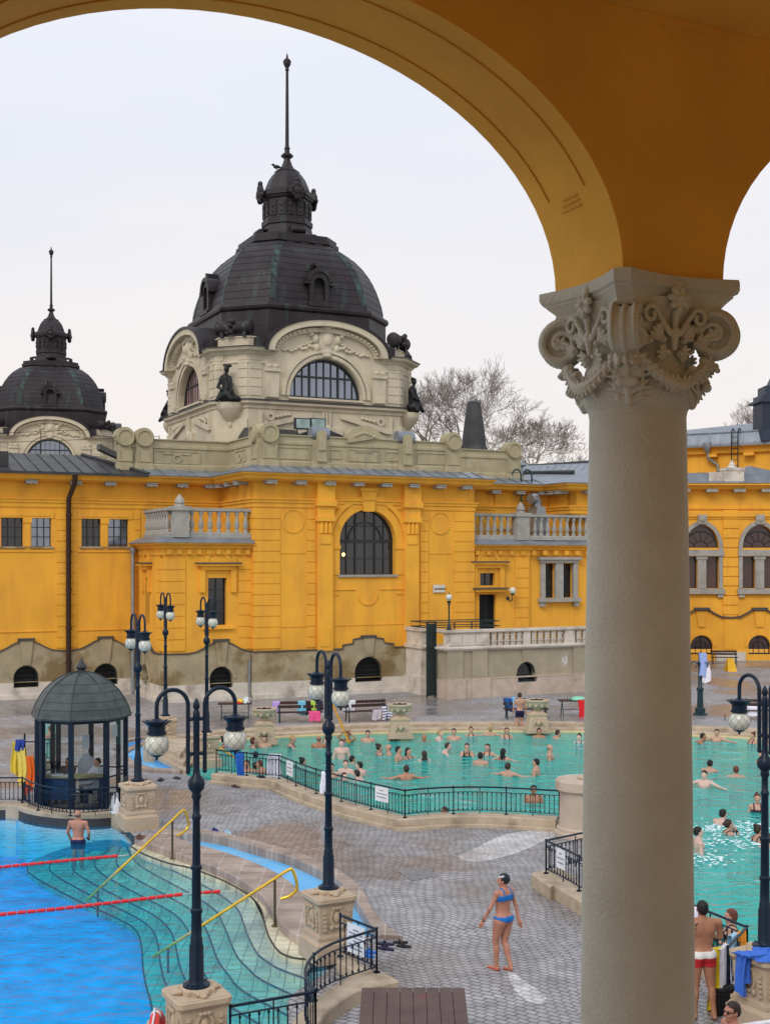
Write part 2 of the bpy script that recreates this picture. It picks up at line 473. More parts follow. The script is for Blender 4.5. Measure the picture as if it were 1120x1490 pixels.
wall_mb.prism(rect(0, wl - .001, ZP - .1, ZB - .1), 0, .45, ML, 'xz', [rect(1.5, 2.4, zw0, zw1)])
window(house, 1.5, 2.4, zw0, zw1, 0, 2, 4, M4=ML)
hood(1.95, zw1 + .62, 1.0, 0, ML)
quoins(q_mb, wl - 1.1, wl + .02, 0, ZP + .15, ZB - .75, M4=ML)
plinth(0, wl + .1, 0, [(1.95, .55, zc(1001, 320, .3), zc(970, 320, .3))], M4=ML)

# ---- front block
AL = 13.0
wc = 6.45
x0, x1 = S(493, 0), S(574, 0)
zb, zt = 6.37, 9.85
wall_mb.prism(rect(0, AL, ZP - .1, ZE + .3), 0, .5, None, 'xz', [arch(wc, 1.65, zb, zt - 1.65)])
big = window(house, wc - 1.65, wc + 1.65, zb, zt, 0, 6, 4, True, depth=.35, w=.05)
f2 = MB(); f2.box(wc - .62, wc - .54, .34, .4, zb, zt - .5); f2.box(wc + .54, wc + .62, .34, .4, zb, zt - .5); f2.box(wc - 1.65, wc + 1.65, .33, .41, 8.1, 8.25)
ring(f2, wc, 8.2, .95, 1.02, .34, .4); f2.build('mullion', 'frame', big)
lampg = MB(); lampg.ell((wc - 1.25, .39, 7.45), (.09, .02, .09)); lampg.build('lit_bulb', mat('lit_bulb', (1, .6, .2), emit=((1, .55, .12), 6)), big)
ring(trim_mb, wc, 8.2, 1.66, 2.05, -.05, .02); ring(trim_mb, wc, 8.2, 2.15, 2.4, -.12, .02)
for sg in (-1, 1): trim_mb.box(wc + sg * 1.66, wc + sg * 2.2, -.05, .02, zb, 8.2); trim_mb.box(wc + sg * 1.62, wc + sg * 2.45, -.1, .02, 7.75, 7.95)
trim_mb.prism([(wc - .3, 9.75), (wc + .3, 9.75), (wc + .48, 10.95), (wc - .48, 10.95)], -.2, .02, None, 'xz'); trim_mb.box(wc - .55, wc + .55, -.26, .02, 10.85, 11.0)
ws_ = MB(); ws_.box(wc - 1.75, wc + 1.75, -.12, .3, zb - .12, zb); ws_.build('sill', 'greystone', big)
# panel mouldings under the window
for a in ((wc - 2.3, wc - .75, 5.55, 5.62), (wc + .75, wc + 2.3, 5.55, 5.62), (wc - 2.3, wc - 1.7, 5.3, 5.36), (wc + 1.7, wc + 2.3, 5.3, 5.36)): trim_mb.box(a[0], a[1], -.05, .02, a[2], a[3])
ring(trim_mb, wc, 5.3, .5, .58, -.05, .02, PI, 2 * PI)
trim_mb.box(.01, AL - .01, -.03, .02, 3.66, 3.70)
for c in (wc - 2.55, wc + 2.55):                       # pilasters with scrolled capitals
    trim_mb.box(c - .42, c + .42, -.24, .02, ZP - .02, 8.6); trim_mb.box(c - .3, c + .3, -.29, .02, 8.0, 8.5)
    for k in (-.24, 0, .24): trim_mb.lathe([(.0, 0), (.09, .02), (.1, .4), (.07, .75), (.0, .8)], 8, (c + k, -.28, 8.55))
    trim_mb.box(c - .5, c + .5, -.42, .02, 9.2, 9.45); trim_mb.box(c - .42, c + .42, -.26, .02, 8.6, 9.2); trim_mb.box(c - .46, c + .46, -.34, .02, 9.45, 10.05)
    trim_mb.box(c - .55, c + .55, -.48, .02, 10.0, 10.3); trim_mb.box(c - .5, c + .5, -.36, .02, 10.3, 11.28)
    trim_mb.box(c - .27, c + .27, -.27, .02, 2.6, 3.6)
for c in (2.15, AL - 2.15):                            # round medallions
    ring(trim_mb, c, 9.2, .56, .64, -.04, .02, 0, 2 * PI, 28); trim_mb.box(c - .72, c + .72, -.03, .02, 7.5, 7.54)
for a, b in ((0, 1.42), (2.9, 3.4), (AL - 3.4, AL - 2.9), (AL - 1.3, AL)): quoins(q_mb, a, b, 0, ZP + .15, 9.85)
MS = TR(0, TW, 0, -PI / 2)                             # left return of the front block
wall_mb.prism(rect(0, TW - .001, ZP - .1, ZE + .3), 0, .5, MS, 'xz')
quoins(q_mb, TW - 1.4, TW + .02, 0, ZP + .15, 9.85, M4=MS)
plinth_mb.prism(rect(0, TW, .85, ZP), -.12, .3, MS, 'xz')
MR = TR(AL, 0, 0, PI / 2)                              # right return
wall_mb.prism(rect(.001, TR_, ZP - .1, ZE + .3), 0, .5, MR, 'xz')
def step_top(cx):
    a = [(cx - 1.5, ZP), (cx - 1.48, ZP + .2), (cx - .9, ZP + .26), (cx - .88, ZP + .48), (cx - .36, ZP + .56), (cx - .34, ZP + .62)]
    return a + [(2 * cx - x, z) for x, z in reversed(a)]
plinth(-.12, 8.9, 0, [(wc, .82, .62, 1.95)], bump_f=step_top)

# ---- right block, door and stone-framed windows
BRX = S(770, .3); RX = 27.0
dx0, dx1 = S(697, .3), S(721, .3)
sx0, sx1, sx2, sx3 = S(791, .5), S(806, .5), S(817, .5), S(832, .5)
zd1 = Zs(865, dx0, .3); zt0, zt1 = Zs(852, dx0, .3), Zs(834, dx0, .3)
zs0, zs1 = Zs(870, sx0, .5), Zs(820, sx0, .5)
wall_mb.prism(rect(AL, BRX, 2.4, ZB - .1), .3, .8, None, 'xz', [rect(dx0, dx1, 2.5, zd1), rect(dx0 + .05, dx1 - .05, zt0, zt1)])
wall_mb.prism(rect(BRX + .001, RX, 0, ZB - .1), .5, .9, None, 'xz', [rect(sx0, sx1, zs0, zs1), rect(sx2, sx3, zs0, zs1)])
for a, b in ((sx0, sx1), (sx2, sx3)): window(house, a, b, zs0, zs1, .5, 2, 3, depth=.2)
sw = MB()
m0, m1 = sx0 - .28, sx3 + .28
for a, b in ((m0, sx0), (sx1, sx2), (sx3, m1)): sw.box(a, b, .32, .55, zs0 - .02, zs1 + .05)
sw.box(m0 - .08, m1 + .08, .26, .55, zs1 + .05, zs1 + .22); sw.box(m0 - .2, m1 + .2, .16, .55, zs1 + .22, zs1 + .38)
sw.box(m0 - .16, m1 + .16, .2, .55, zs0 - .24, zs0 - .02)
for a in (m0 + .1, m1 - .1): sw.box(a - .16, a + .16, .28, .55, zs0 - .5, zs0 - .24)
sw.build('window_surround', 'greystone', house)
window(house, dx0 + .05, dx1 - .05, zt0, zt1, .3, 2, 1, depth=.25)
d = MB(); d.box(dx0, dx1, .75, .8, 2.5, zd1); do = d.build('door', 'black', house)
d = MB(); d.box(dx0, dx0 + .06, .5, .76, 2.5, zd1); d.box(dx1 - .06, dx1, .5, .76, 2.5, zd1); d.box(dx1 - .5, dx1 - .44, .7, .74, 2.5, zd1); d.build('door_frame', 'frame', do)
dc = (dx0 + dx1) / 2
hood(dc, zt1 + .5, 1.2, .3); 
trim_mb.box(dc - 1.0, dc + 1.0, -.05, .3, zd1 + .15, zd1 + .3); cap_mb.box(dc - 1.15, dc + 1.15, -.14, .3, zd1 + .3, zd1 + .38); 
quoins(q_mb, S(749, .3), S(768, .3), .3, 2.7, ZB - .75)
plinth_mb.box(AL - .1, RX, .2, .5, 0, 2.45)
# upper wall of the right range
wall_mb.prism(rect(AL, 20, ZB - .1, ZE + .3), TR_, TR_ + .5, None, 'xz')
MU = TR(20, TR_, 0, -PI / 2)
wall_mb.prism(rect(0, 2.4, ZB - .1, ZE + .3), 0, .4, MU, 'xz')
wall_mb.prism(rect(20, RX, ZB - .1, ZE + .3), TR_ - 2.4, TR_ - 2.0, None, 'xz')
trim_mb.box(AL + 3.2, AL + 5.2, TR_ - .12, TR_ + .01, 9.0, ZE)
wall_mb.prism(rect(0, 12, 0, ZE + .3), 0, .5, TR(RX, .6, 0, PI / 2), 'xz')
# balcony slab, cornice and slate ledge
def ledge(path):
    trim_mb.sweep(path, [(-.1, ZB - .62), (.06, ZB - .6), (.06, ZB - .3), (.16, ZB - .26), (.2, ZB - .12), (.42, ZB - .06), (.44, ZB + .02), (-.1, ZB + .06)])
    m = MB(); m.sweep(path, [(.50, ZB + .02), (.50, ZB + .06), (-.06, ZB + .34), (-.06, ZB + .02)])
    return m
lm = ledge([(BL, TW), (BL, .3), (-.01, .3)])
o = lm.build('slate_ledge', 'zinc', house)
lm = ledge([(AL + .01, .3), (BRX, .3), (BRX + .01, .5), (RX, .5)])
lm.build('slate_ledge', 'zinc', house)
fl = MB(); fl.box(BL, 0, .3, TW, ZB - .1, ZB + .1); fl.box(AL, RX, .5, TR_, ZB - .1, ZB + .1); fl.build('balcony_floor', 'zinc', house)
for k in range(9):
    x = BL + .3 + k * (-BL - .6) / 8; trim_mb.box(x - .12, x + .12, .12, .3, ZB - .55, ZB - .3)
for k in range(12):
    x = AL + .3 + k * .75; trim_mb.box(x - .12, x + .12, .12, .3, ZB - .55, ZB - .3)

# cornice and brackets under the eaves
path = [(LW, TW), (0, TW), (0, 0), (AL, 0), (AL, TR_), (20, TR_), (20, TR_ - 2.4), (RX, TR_ - 2.4)]
cor = MB()
cor.sweep(path, [(-.05, ZE - .05), (.55, ZE), (.72, ZE + .08), (.80, ZE + .22), (.92, ZE + .30), (.94, ZE + .38), (-.05, ZE + .45)])
cor.build('cornice', 'yellow', house)
ent = MB()
ent.sweep(path, [(-.02, 9.88), (.06, 9.9), (.07, 10.12), (.13, 10.14), (.14, 10.26), (.2, 10.3), (.2, 10.36), (-.02, 10.4)])
ent.build('entablature', 'yellow', house)
brk = []
def bracket(x, y, rz):
    if brk:
        o = brk[0].copy(); COL.objects.link(o); o.parent = house; o.matrix_local = TR(x, y, 0, rz); return
    br = MB(); T = TR()
    for k in range(4): br.box(-.27 + k * .14, -.15 + k * .14, -.66, .0, ZE - .16 - .02 * (k % 2), ZE + .01, T)
    br.box(-.3, .3, -.7, .0, ZE - .03, ZE + .02, T)
    o = br.build('bracket', 'greystone', house); brk.append(o); o.matrix_local = TR(x, y, 0, rz)
for px in (-60, 44, 108, 158, 218, 262, 302): bracket(SW(px), TW, 0)
for t in (1.1, 2.6, 4.1): bracket(0, t, -PI / 2)
for k in range(8): bracket(.75 + k * (AL - 1.5) / 7, 0, 0)
for x in (AL + 1.2, AL + 3, AL + 4.7, AL + 6.2): bracket(x, TR_, 0)
for t in (1.2, 2.0, 2.8): bracket(20, t, -PI / 2)
for k in range(3): bracket(21 + k * 2, TR_ - 2.4, 0)
# slate eaves strip
ea = MB()
p2 = [(SW(207), TW)] + path[1:]
ea.sweep(p2, [(.98, ZE + .38), (.99, ZE + .43), (-.35, ZE + .82), (-.35, ZE + .4)])
ea.build('slate_eaves', 'zinc', house)
sm = MB()
def seams(x0, x1, y, M4=None, step=.75):
    n = int(abs(x1 - x0) / step)
    for i in range(n + 1):
        x = x0 + (x1 - x0) * i / n
        sm.add([(x - .025, y - .98, ZE + .44), (x + .025, y - .98, ZE + .44), (x + .025, y + .3, ZE + .82), (x - .025, y + .3, ZE + .82), (x - .025, y - .98, ZE + .49), (x + .025, y - .98, ZE + .49), (x + .025, y + .3, ZE + .87), (x - .025, y + .3, ZE + .87)],
               [(0, 3, 2, 1), (4, 5, 6, 7), (0, 1, 5, 4), (1, 2, 6, 5), (2, 3, 7, 6), (3, 0, 4, 7)], M4)
seams(SW(210), -.9, TW); seams(0, AL, 0); seams(AL + 1, 19, TR_); seams(0.2, TW - .2, 0, MS)
sm.build('slate_seams', 'zinc', house)

# parapet with roundel piers
PP = MB()
pz0, pz1 = ZE + .72, 13.75
tt = .55
pline = [(SW(182), TW + tt), (tt, TW + tt), (tt, tt), (AL - tt, tt), (AL - tt, TR_ + tt), (18.4, TR_ + tt), (18.4, TR_ + 4)]
PP.sweep(pline, [(0, pz0), (0, pz1 - .55), (.06, pz1 - .5), (.06, pz1 - .36), (.02, pz1 - .32), (.02, pz1 - .08), (.1, pz1 - .06), (.1, pz1), (-.5, pz1), (-.5, pz0)])
PP.sweep(pline, [(-.1, pz0), (.12, pz0), (.12, pz0 + .35), (.04, pz0 + .42), (-.1, pz0 + .42)])
def panel(x0, x1, z0, z1, y, M4=None, d=.045, wdt=.07):
    for a in ((x0, x1, z0, z0 + wdt), (x0, x1, z1 - wdt, z1), (x0, x0 + wdt, z0 + wdt, z1 - wdt), (x1 - wdt, x1, z0 + wdt, z1 - wdt)): PP.box(a[0], a[1], y - d, y + .01, a[2], a[3], M4)
panel(wc - .95, wc + .95, pz0 + .5, pz1 - .6, tt); panel(wc - .5, wc + .5, pz0 + 1.0, pz1 - .68, tt)
for c in (wc - 2.1, wc + 2.1): panel(c - .8, c + .8, pz0 + .6, pz1 - .65, tt)
for c in (2.2, AL - 2.2): panel(c - 1.1, c + 1.1, pz0 + .5, pz1 - .62, tt)
xx = SW(262); panel(xx - 1.3, xx + 1.3, pz0 + .45, pz1 - .6, TW + tt); panel(xx - .8, xx + .8, pz0 + .95, pz1 - .7, TW + tt); ring(PP, xx, pz0 + .75, .16, .26, TW + tt - .07, TW + tt, 0, 2 * PI)
MPS = TR(tt, TW + tt, 0, -PI / 2)
panel(1.2, 2.9, pz0 + .45, pz1 - .6, 0, MPS); ring(PP, 2.05, pz0 + .75, .15, .25, -.07, 0, 0, 2 * PI, M4=MPS)
# crest over the middle
PP.prism([(wc - 1.0, pz1 - .3)] + [(wc + 1.0 * math.cos(a), pz1 + .05 + .62 * math.sin(a)) for a in [0] + [PI * k / 12 for k in range(13)]], tt - .16, tt + .4, None, 'xz')
for k in range(7): PP.ell((wc - .55 + k * .18, tt - .16, pz1 + .12 + .14 * math.cos((k - 3) * .6)), (.12, .07, .1))
PP.build('parapet', 'parapet', house)
def pier(x, y, M4=None, turned=False, w=.55, big=True):
    p = MB()
    zt_ = pz1 + .12
    p.box(-w, w, -.22, .45, pz0, pz0 + .4); p.box(-w + .08, w - .08, -.16, .4, pz0 + .4, zt_ - .35)
    if not turned:
        p.lathe([(0, -.02), (.5, 0), (.5, .5), (.5, .62), (0, .64)], 20, (0, 0, 0), TR(0, .36, zt_ - .12, rx=PI / 2) @ Matrix.Identity(4))
        ring(p, 0, zt_ - .12, .38, .46, -.33, -.2, 0, 2 * PI, 20)
        p.box(-.38, -.28, -.21, -.1, pz0 + .6, zt_ - .8); p.box(.28, .38, -.21, -.1, pz0 + .6, zt_ - .8); p.box(-.38, .38, -.21, -.1, pz0 + .5, pz0 + .6)
    else:                       # lead roll seen end-on with a stone tongue in front
        p.prism(arch(0, .27, pz0 + .4, zt_ - .1, 10), -.32, -.16, None, 'xz')
        p.prism(arch(0, .2, zt_ - .9, zt_ - .15, 10), -.4, -.3, None, 'xz')
    o = p.build('parapet_pier', 'parapet', house)
    r = MB()
    if turned: r.lathe([(0, 0), (.36, 0), (.36, 1.0), (0, 1.0)], 16, (0, 0, 0), TR(-.5, .15, zt_ + .02, ry=PI / 2))
    else: r.prism([(-.54 * math.cos(a), zt_ - .1 + .54 * math.sin(a)) for a in [PI * k / 14 for k in range(15)]] + [(.49 * math.cos(a), zt_ - .1 + .49 * math.sin(a)) for a in [PI * k / 14 for k in range(15)]], -.2, .5, None, 'xz')
    T = TR(x, y, 0)
    if M4 is not None: T = M4 @ T
    o.matrix_local = T
    r.build('lead_cap', 'zinc' if turned else 'parapet', o)
pier(SW(213), TW + tt); pier(.45 + tt, tt, turned=False); pier(AL - .55 - tt, tt)
pier(TW - .5, 0, MPS)
pier(wc - 2.55, tt, turned=True); pier(wc + 2.55, tt, turned=True)
pier(17.8, TR_ + tt); pier(SW(185), TW + tt, w=.4)
fr = MB(); fr.prism([(LW, TW + 9), (LW, TW + .3), (tt, TW + .3), (tt, .6), (AL - .6, .6), (AL - .6, TR_ + .3), (RX, TR_ + .3), (RX, TW + 9)], ZE + .35, ZE + .5)
fr.build('flat_roof', 'darkroof', house)
# dark seamed metal roof of the left wing
rf = MB()
xr = SW(210)
za, zb_ = ZE + .5, 13.0
A = [(LW, TW - .95, ZE + .42), (xr, TW - .95, ZE + .42), (SW(150) - .2, TW + 4.2, zb_), (LW, TW + 4.2, zb_)]
rf.add(A + [(x, y, z - .12) for x, y, z in A], [(0, 1, 2, 3), (7, 6, 5, 4), (0, 4, 5, 1), (1, 5, 6, 2), (2, 6, 7, 3), (3, 7, 4, 0)])
for k in range(26):
    x = LW + .4 + k * .72
    if x > xr - .2: break
    xt = min(x, SW(150) - .2 - (.0))
    if x > SW(150) - .3:
        f_ = (xr - x) / (xr - SW(150) + .2); yt, zt2 = TW - .95 + 5.15 * f_, ZE + .42 + (zb_ - ZE - .42) * f_
    else: yt, zt2 = TW + 4.2, zb_
    rf.tube([(x, TW - .95, ZE + .45), (x, yt, zt2 + .03)], .035, 4)
rf.tube([(xr, TW - .97, ZE + .46), (SW(150) - .2, TW + 4.2, zb_ + .05)], .12, 6)
rf.box(LW, xr, TW - 1.02, TW - .93, ZE + .30, ZE + .44)
rf.box(SW(-3), SW(14), TW + .2, TW + 1.0, 12.0, 12.75)
rf.add([(SW(158), TW + 2, 13.2), (SW(205), TW + .8, 12.2), (SW(205), TW + 1.4, 12.2), (SW(158), TW + 2.8, 13.2), (SW(158), TW + 2, 13.5), (SW(205), TW + .8, 12.45), (SW(205), TW + 1.4, 12.45), (SW(158), TW + 2.8, 13.5)],
       [(0, 3, 2, 1), (4, 5, 6, 7), (0, 1, 5, 4), (1, 2, 6, 5), (2, 3, 7, 6), (3, 0, 4, 7)])
rf.build('metal_roof', 'darkroof', house)
wl2 = MB(); wl2.box(LW, SW(182), TW + 4.2, TW + 4.6, ZE, zb_ + .02); wl2.build('attic_wall', 'parapet', house)
# small dark gable roofs behind the parapet
gb = MB()
def gable(x0, x1, y, z, h, dpt=2.5, M4=None): gb.prism([(x0, z), (x1, z), ((x0 + x1) / 2, z + h)], y, y + dpt, M4, 'xz')
gable(wc - 4.2, wc + .3, 1.6, 13.6, .75); gable(wc + 1, wc + 4.6, 1.8, 13.5, .5); gable(1.2, 5.6, 0.6, 13.6, .9, 3, TR(tt, TW + 3, 0, -PI / 2))
gb.build('gable_roof', 'darkroof', house)
# drain pipes
pp = MB(); xp = SW(99)
pp.tube([(xp + .2, TW - .9, ZE + .3), (xp + .2, TW - .8, ZE - .1), (xp, TW - .25, ZE - .9), (xp, TW - .25, .1)], .13, 10)
for z in (9.5, 7.6, 5.6, 3.6, 1.8): pp.lathe([(.16, -.05), (.16, .05)], 10, (xp, TW - .25, z))
pp.build('downpipe', 'pipe', house, True)
pp = MB(); xp = BL - .35
pp.tube([(xp, TW - .3, ZB - .5), (xp, TW - .3, .1)], .11, 10); pp.lathe([(.1, 0), (.2, .3), (.2, .4)], 8, (xp, TW - .3, ZB - .6)); pp.build('downpipe', 'galv', house, True)
pp = MB(); pp.tube([(-.2, .1, 2.0), (-.2, .1, .1)], .09, 8); pp.build('downpipe', 'galv', house, True)

wall_mb.build('wall', 'yellow', house); trim_mb.build('mouldings', 'yellow', house)
plinth_mb.build('plinth', 'plinth', house); base_mb.build('base_course', 'pale', house); cap_mb.build('plinth_capping', mat('capping', (.07, .065, .06), .7), house)

# balustrades of the two balconies
def baluster_prof(h, r):
    return [(r * .9, 0), (r * .9, h * .08), (r * .5, h * .14), (r * .95, h * .3), (r, h * .38), (r * .6, h * .58), (r * .42, h * .76), (r * .6, h * .82), (r * .85, h * .92), (r * .85, h)]
def balustrade(path, z, h, parent, step=.42, name='balustrade', m='greystone', piers=()):
    b = MB()
    b.sweep(path, [(.16, z), (.16, z + .22), (.12, z + .26), (-.12, z + .26), (-.16, z + .22), (-.16, z)])
    b.sweep(path, [(.12, z + h - .18), (.17, z + h - .14), (.17, z + h), (-.17, z + h), (-.17, z + h - .14), (-.12, z + h - .18)])
    o = b.build(name, m, parent)
    c = None
    for i in range(len(path) - 1):
        a, e = Vector(path[i]), Vector(path[i + 1]); n = max(1, int((e - a).length / step))
        for k in range(n):
            p = a + (e - a) * ((k + .5) / n)
            if any((p - Vector(q)).length < .5 for q in piers): continue
            if c is None: c = MB().lathe(baluster_prof(h - .44, .15), 8).build('baluster', m, o, True); c.location = (p.x, p.y, z + .26)
            else: d_ = c.copy(); COL.objects.link(d_); d_.location = (p.x, p.y, z + .26)
    for q in piers:
        p = MB(); x, y = q
        p.box(x - .42, x + .42, y - .3, y + .3, z, z + h - .15); p.box(x - .5, x + .5, y - .38, y + .38, z + h - .15, z + h + .06)
        p.lathe([(.3, 0), (.3, .06), (.2, .1), (.27, .2), (.22, .36), (.1, .52), (.05, .6), (0, .64)], 8, (x, y, z + h + .06))
        p.build('pier', m, o)
    return o
zb2 = ZB + .3
px_ = S(262, .4)
balustrade([(BL + .35, TW - .4), (BL + .35, .45), (-.05, .45)], zb2, 1.5, house, .45, piers=[(px_, .45)])
balustrade([(AL + .05, .5), (RX, .6)], zb2, 1.5, house, .45, piers=[(S(757, .5), .5)])

# round-topped wall ladder, cowls on the right balcony
lad = MB(); lx = S(757, TR_ - .5)
for dx in (0, .75):
    lad.tube([(lx + dx, TR_ - .55, zb2), (lx + dx, TR_ - .55, 12.2)] + [(lx + dx - .3 + .3 * math.cos(a), TR_ - .55 + .0, 12.2 + .35 * math.sin(a)) for a in [PI * k / 8 for k in range(1, 9)]], .05, 6)
for k in range(12): lad.tube([(lx, TR_ - .55, zb2 + .3 + k * .3), (lx + .75, TR_ - .55, zb2 + .3 + k * .3)], .02, 5)
tag(lad.build('roof_ladder', 'iron', None, loc=F0, rz=AX), 'dark ladder with two hooped tops rising from the right balcony to the eaves', 'ladder')
cw = MB(); cxw = S(781, 1.5)
cw.prism([(cxw - .55, zb2), (cxw + .75, zb2), (cxw + .35, zb2 + 2.0), (cxw - .15, zb2 + 2.0)], 1.2, 2.2, None, 'xz')
cw.tube([(cxw + .1, 1.7, zb2 + 1.9), (cxw + .1, 1.7, zb2 + 2.3), (cxw - .1, 1.6, zb2 + 2.5), (cxw - .45, 1.5, zb2 + 2.45)], .3, 12)
tag(cw.build('air_duct', 'galv', None, True, loc=F0, rz=AX), 'shiny metal air duct with curved cowl on the right balcony', 'duct')
cw = MB(); cxw = S(842, 1.3)
cw.tube([(cxw, 1.3, zb2), (cxw, 1.3, zb2 + 2.3), (cxw + .35, 1.3, zb2 + 2.3)], .18, 10)
tag(cw.build('vent_pipe', 'galv', None, True, loc=F0, rz=AX), 'short grey vent pipe behind the right balcony balusters', 'pipe')
# name plate beside the door, wall lamp
sg = MB(); a, b = S(629, 0), S(646, 0); sg.box(a, b, -.1, -.06, Zs(862, a, 0), Zs(851, a, 0))
so = tag(sg.build('wall_sign', mat('sign_white', (.62, .6, .56)), None, loc=F0, rz=AX), 'small white name board on the yellow wall left of the terrace door', 'sign')
sl = MB()
for k in range(9): sl.box(a + .08 + k * .075, a + .14 + k * .075, -.106, -.1, Zs(858.5, a, 0), Zs(855.5, a, 0))
sl.build('lettering', mat('sign_ink', (.18, .13, .08)), so)
# ------------------------------------------------------------------ domed tower
def chsq(a, c): return [(-a + c, -a), (a - c, -a), (a, -a + c), (a, a - c), (a - c, a), (-a + c, a), (-a, a - c), (-a, -a + c)]
def offs(p, prof_fn): pass
def make_tower(root):
    a, c = 6.25, 1.5
    plan = chsq(a, c)
    wall = MB()
    z0, zc0, zc1 = 12.5, 18.75, 19.15
    # four main faces with lunette openings
    wr, wz = 2.25, 16.5
    trim = MB(); rel_ = MB(); roofm = MB()
    for q in range(4):
        T = TR(0, 0, 0, q * PI / 2)
        wall.prism([(-a + c, z0), (a - c, z0), (a - c, zc0)] + [(3.75 * math.cos(x), 19.0 + 1.95 * math.sin(x)) for x in [PI * k / 20 for k in range(21)]] + [(-a + c, zc0)], -a, -a + .6, T, 'xz', [arch(0, wr, wz, wz + .05, 18)])
        # chamfer wall
        L2 = c * math.sqrt(2) / 2
        TC = T @ TR(-a + c / 2, -a + c / 2, 0, -PI / 4)
        wall.prism(rect(-L2, L2, z0, zc0), 0, .5, TC, 'xz')
        # masonry courses
        for k in range(5):
            zz = 16.45 + k * .5
            for x0, x1 in ((-a + c + .05, -3.95), (3.95, a - c - .05)): trim.box(x0, x1, -a - .05, -a + .01, zz, zz + .45, T)
            trim.box(-L2 + .03, -.45, -.05, .01, zz, zz + .45, TC); trim.box(.45, L2 - .03, -.05, .01, zz, zz + .45, TC)
        trim.box(-L2, L2, -.12, .01, 14.2, 15.1, TC); trim.box(-.9, .9, -.3, .01, 13.2, 14.4, TC)
        trim.lathe([(.1, -1.0), (.16, -.9), (.14, -.7), (.3, -.55), (.6, -.2), (.72, 0), (.76, .1), (.76, .35)], 12, (0, -.1, 15.65), TC)
        # pilasters beside the lunette with little scrolls
        for sg_ in (-1, 1):
            x = sg_ * 3.35
            trim.box(x - .42, x + .42, -a - .14, -a + .01, 16.35, 18.3, T); trim.box(x - .46, x + .46, -a - .24, -a + .01, 17.85, 18.05, T); trim.box(x - .34, x + .34, -a - .2, -a + .01, 16.4, 16.7, T)
            for e in (-.2, .2): trim.ell((x + e, -a - .18, 18.15), (.16, .1, .14), 8, 6, T)
            # broken scroll mouldings in the frieze below
            for (xa, xb, za, zb_) in ((.5, 2.2, 14.85, 15.0), (2.2, 4.2, 15.35, 15.5)):
                pass
            trim.prism([(sg_ * .9, 15.35), (sg_ * 3.9, 14.6), (sg_ * 4.2, 14.6), (sg_ * 4.2, 15.6), (sg_ * 3.95, 15.6), (sg_ * 3.95, 14.9), (sg_ * .9, 15.6)][::sg_], -a - .16, -a + .01, T, 'xz')
            ring(trim, sg_ * 3.45, 15.3, .12, .26, -a - .14, -a + .01, 0, 2 * PI, 10, T)
            for k in range(4): trim.ell((sg_ * (2.3 + k * .24), -a - .08, 15.45 - k * .05), (.13, .1, .1), 8, 6, T)
            trim.box(sg_ * .35, sg_ * 1.0, -a - .2, -a + .01, 14.3, 14.75, T)
        for k in range(3): trim.box(-.28 + k * .2, -.14 + k * .2, -a - .14, -a + .01, 14.9, 15.7, T)
        trim.ell((0, -a - .05, 14.6), (.4, .2, .4), 12, 8, T)
        ring(trim, 0, wz + .05, wr + .05, wr + .25, -a - .1, -a + .02, n=20, M4=T); ring(trim, 0, wz + .05, wr + .32, wr + .52, -a - .16, -a + .02, n=20, M4=T)
        trim.box(-wr - .1, wr + .1, -a - .16, -a + .02, wz - .14, wz - .02, T)
        # pediment arch
        ring(trim, 0, 19.0, 3.35, 3.75, -a - .55, -a + .3, n=24, M4=T, ry=1.62, ry1=1.95)
        ring(trim, 0, 19.0, 3.0, 3.3, -a - .22, -a + .02, n=24, M4=T, ry=1.3, ry1=1.55)
        for k in range(26):   # dentils
            an = PI * (.06 + .88 * k / 25)
            if abs(an - PI / 2) < .3: continue
            trim.box(3.17 * math.cos(an) - .06, 3.17 * math.cos(an) + .06, -a - .34, -a - .2, 19 + 1.43 * math.sin(an) - .06, 19 + 1.43 * math.sin(an) + .06, T)
        ring(roofm, 0, 19.0, 3.76, 3.92, -a - .62, -a + 2.2, n=24, M4=T, ry=1.96, ry1=2.1)
        roofm.box(-4.3, -3.75, -a - .3, -a + 1.0, 19.2, 19.75, T); roofm.box(3.75, 4.3, -a - .3, -a + 1.0, 19.2, 19.75, T)
        # crowned cartouche with garlands
        E = lambda cx, z, rx, rz_, dy=.12, yo=0: rel_.ell((cx, -a - .05 - yo, z), (rx, dy, rz_), 12, 8, T)
        E(0, 19.75, .62, .72, .2); E(0, 19.85, .42, .48, .3); E(0, 20.5, .42, .2, .26); E(0, 19.15, .38, .3, .22); E(0, 18.95, .3, .18, .3)
        for k in range(5): E(-.36 + k * .18, 20.78 + (.06 if k % 2 else .14), .08, .14, .12, .12)
        rel_.box(-.45, .45, -a - .3, -a, 20.58, 20.68, T)
        for sg_ in (-1, 1):
            E(sg_ * .68, 19.9, .22, .3, .22); E(sg_ * .62, 19.4, .2, .26, .2); E(sg_ * .95, 20.15, .2, .14, .16)
            for k in range(9): E(sg_ * (.85 + k * .22), 19.45 - k * .045 + .07 * math.sin(k * 1.9), .16, .13 - k * .006, .11)
            for k in range(5): E(sg_ * (.8 + k * .2), 19.75 - k * .08, .13, .09, .1)
    wall.build('wall', 'cream', root); trim.build('mouldings', 'cream', root, True); rel_.build('cartouche', 'cream', root, True); 
    # cornices run around but break at the four arches
    cor = MB(); capm = MB()
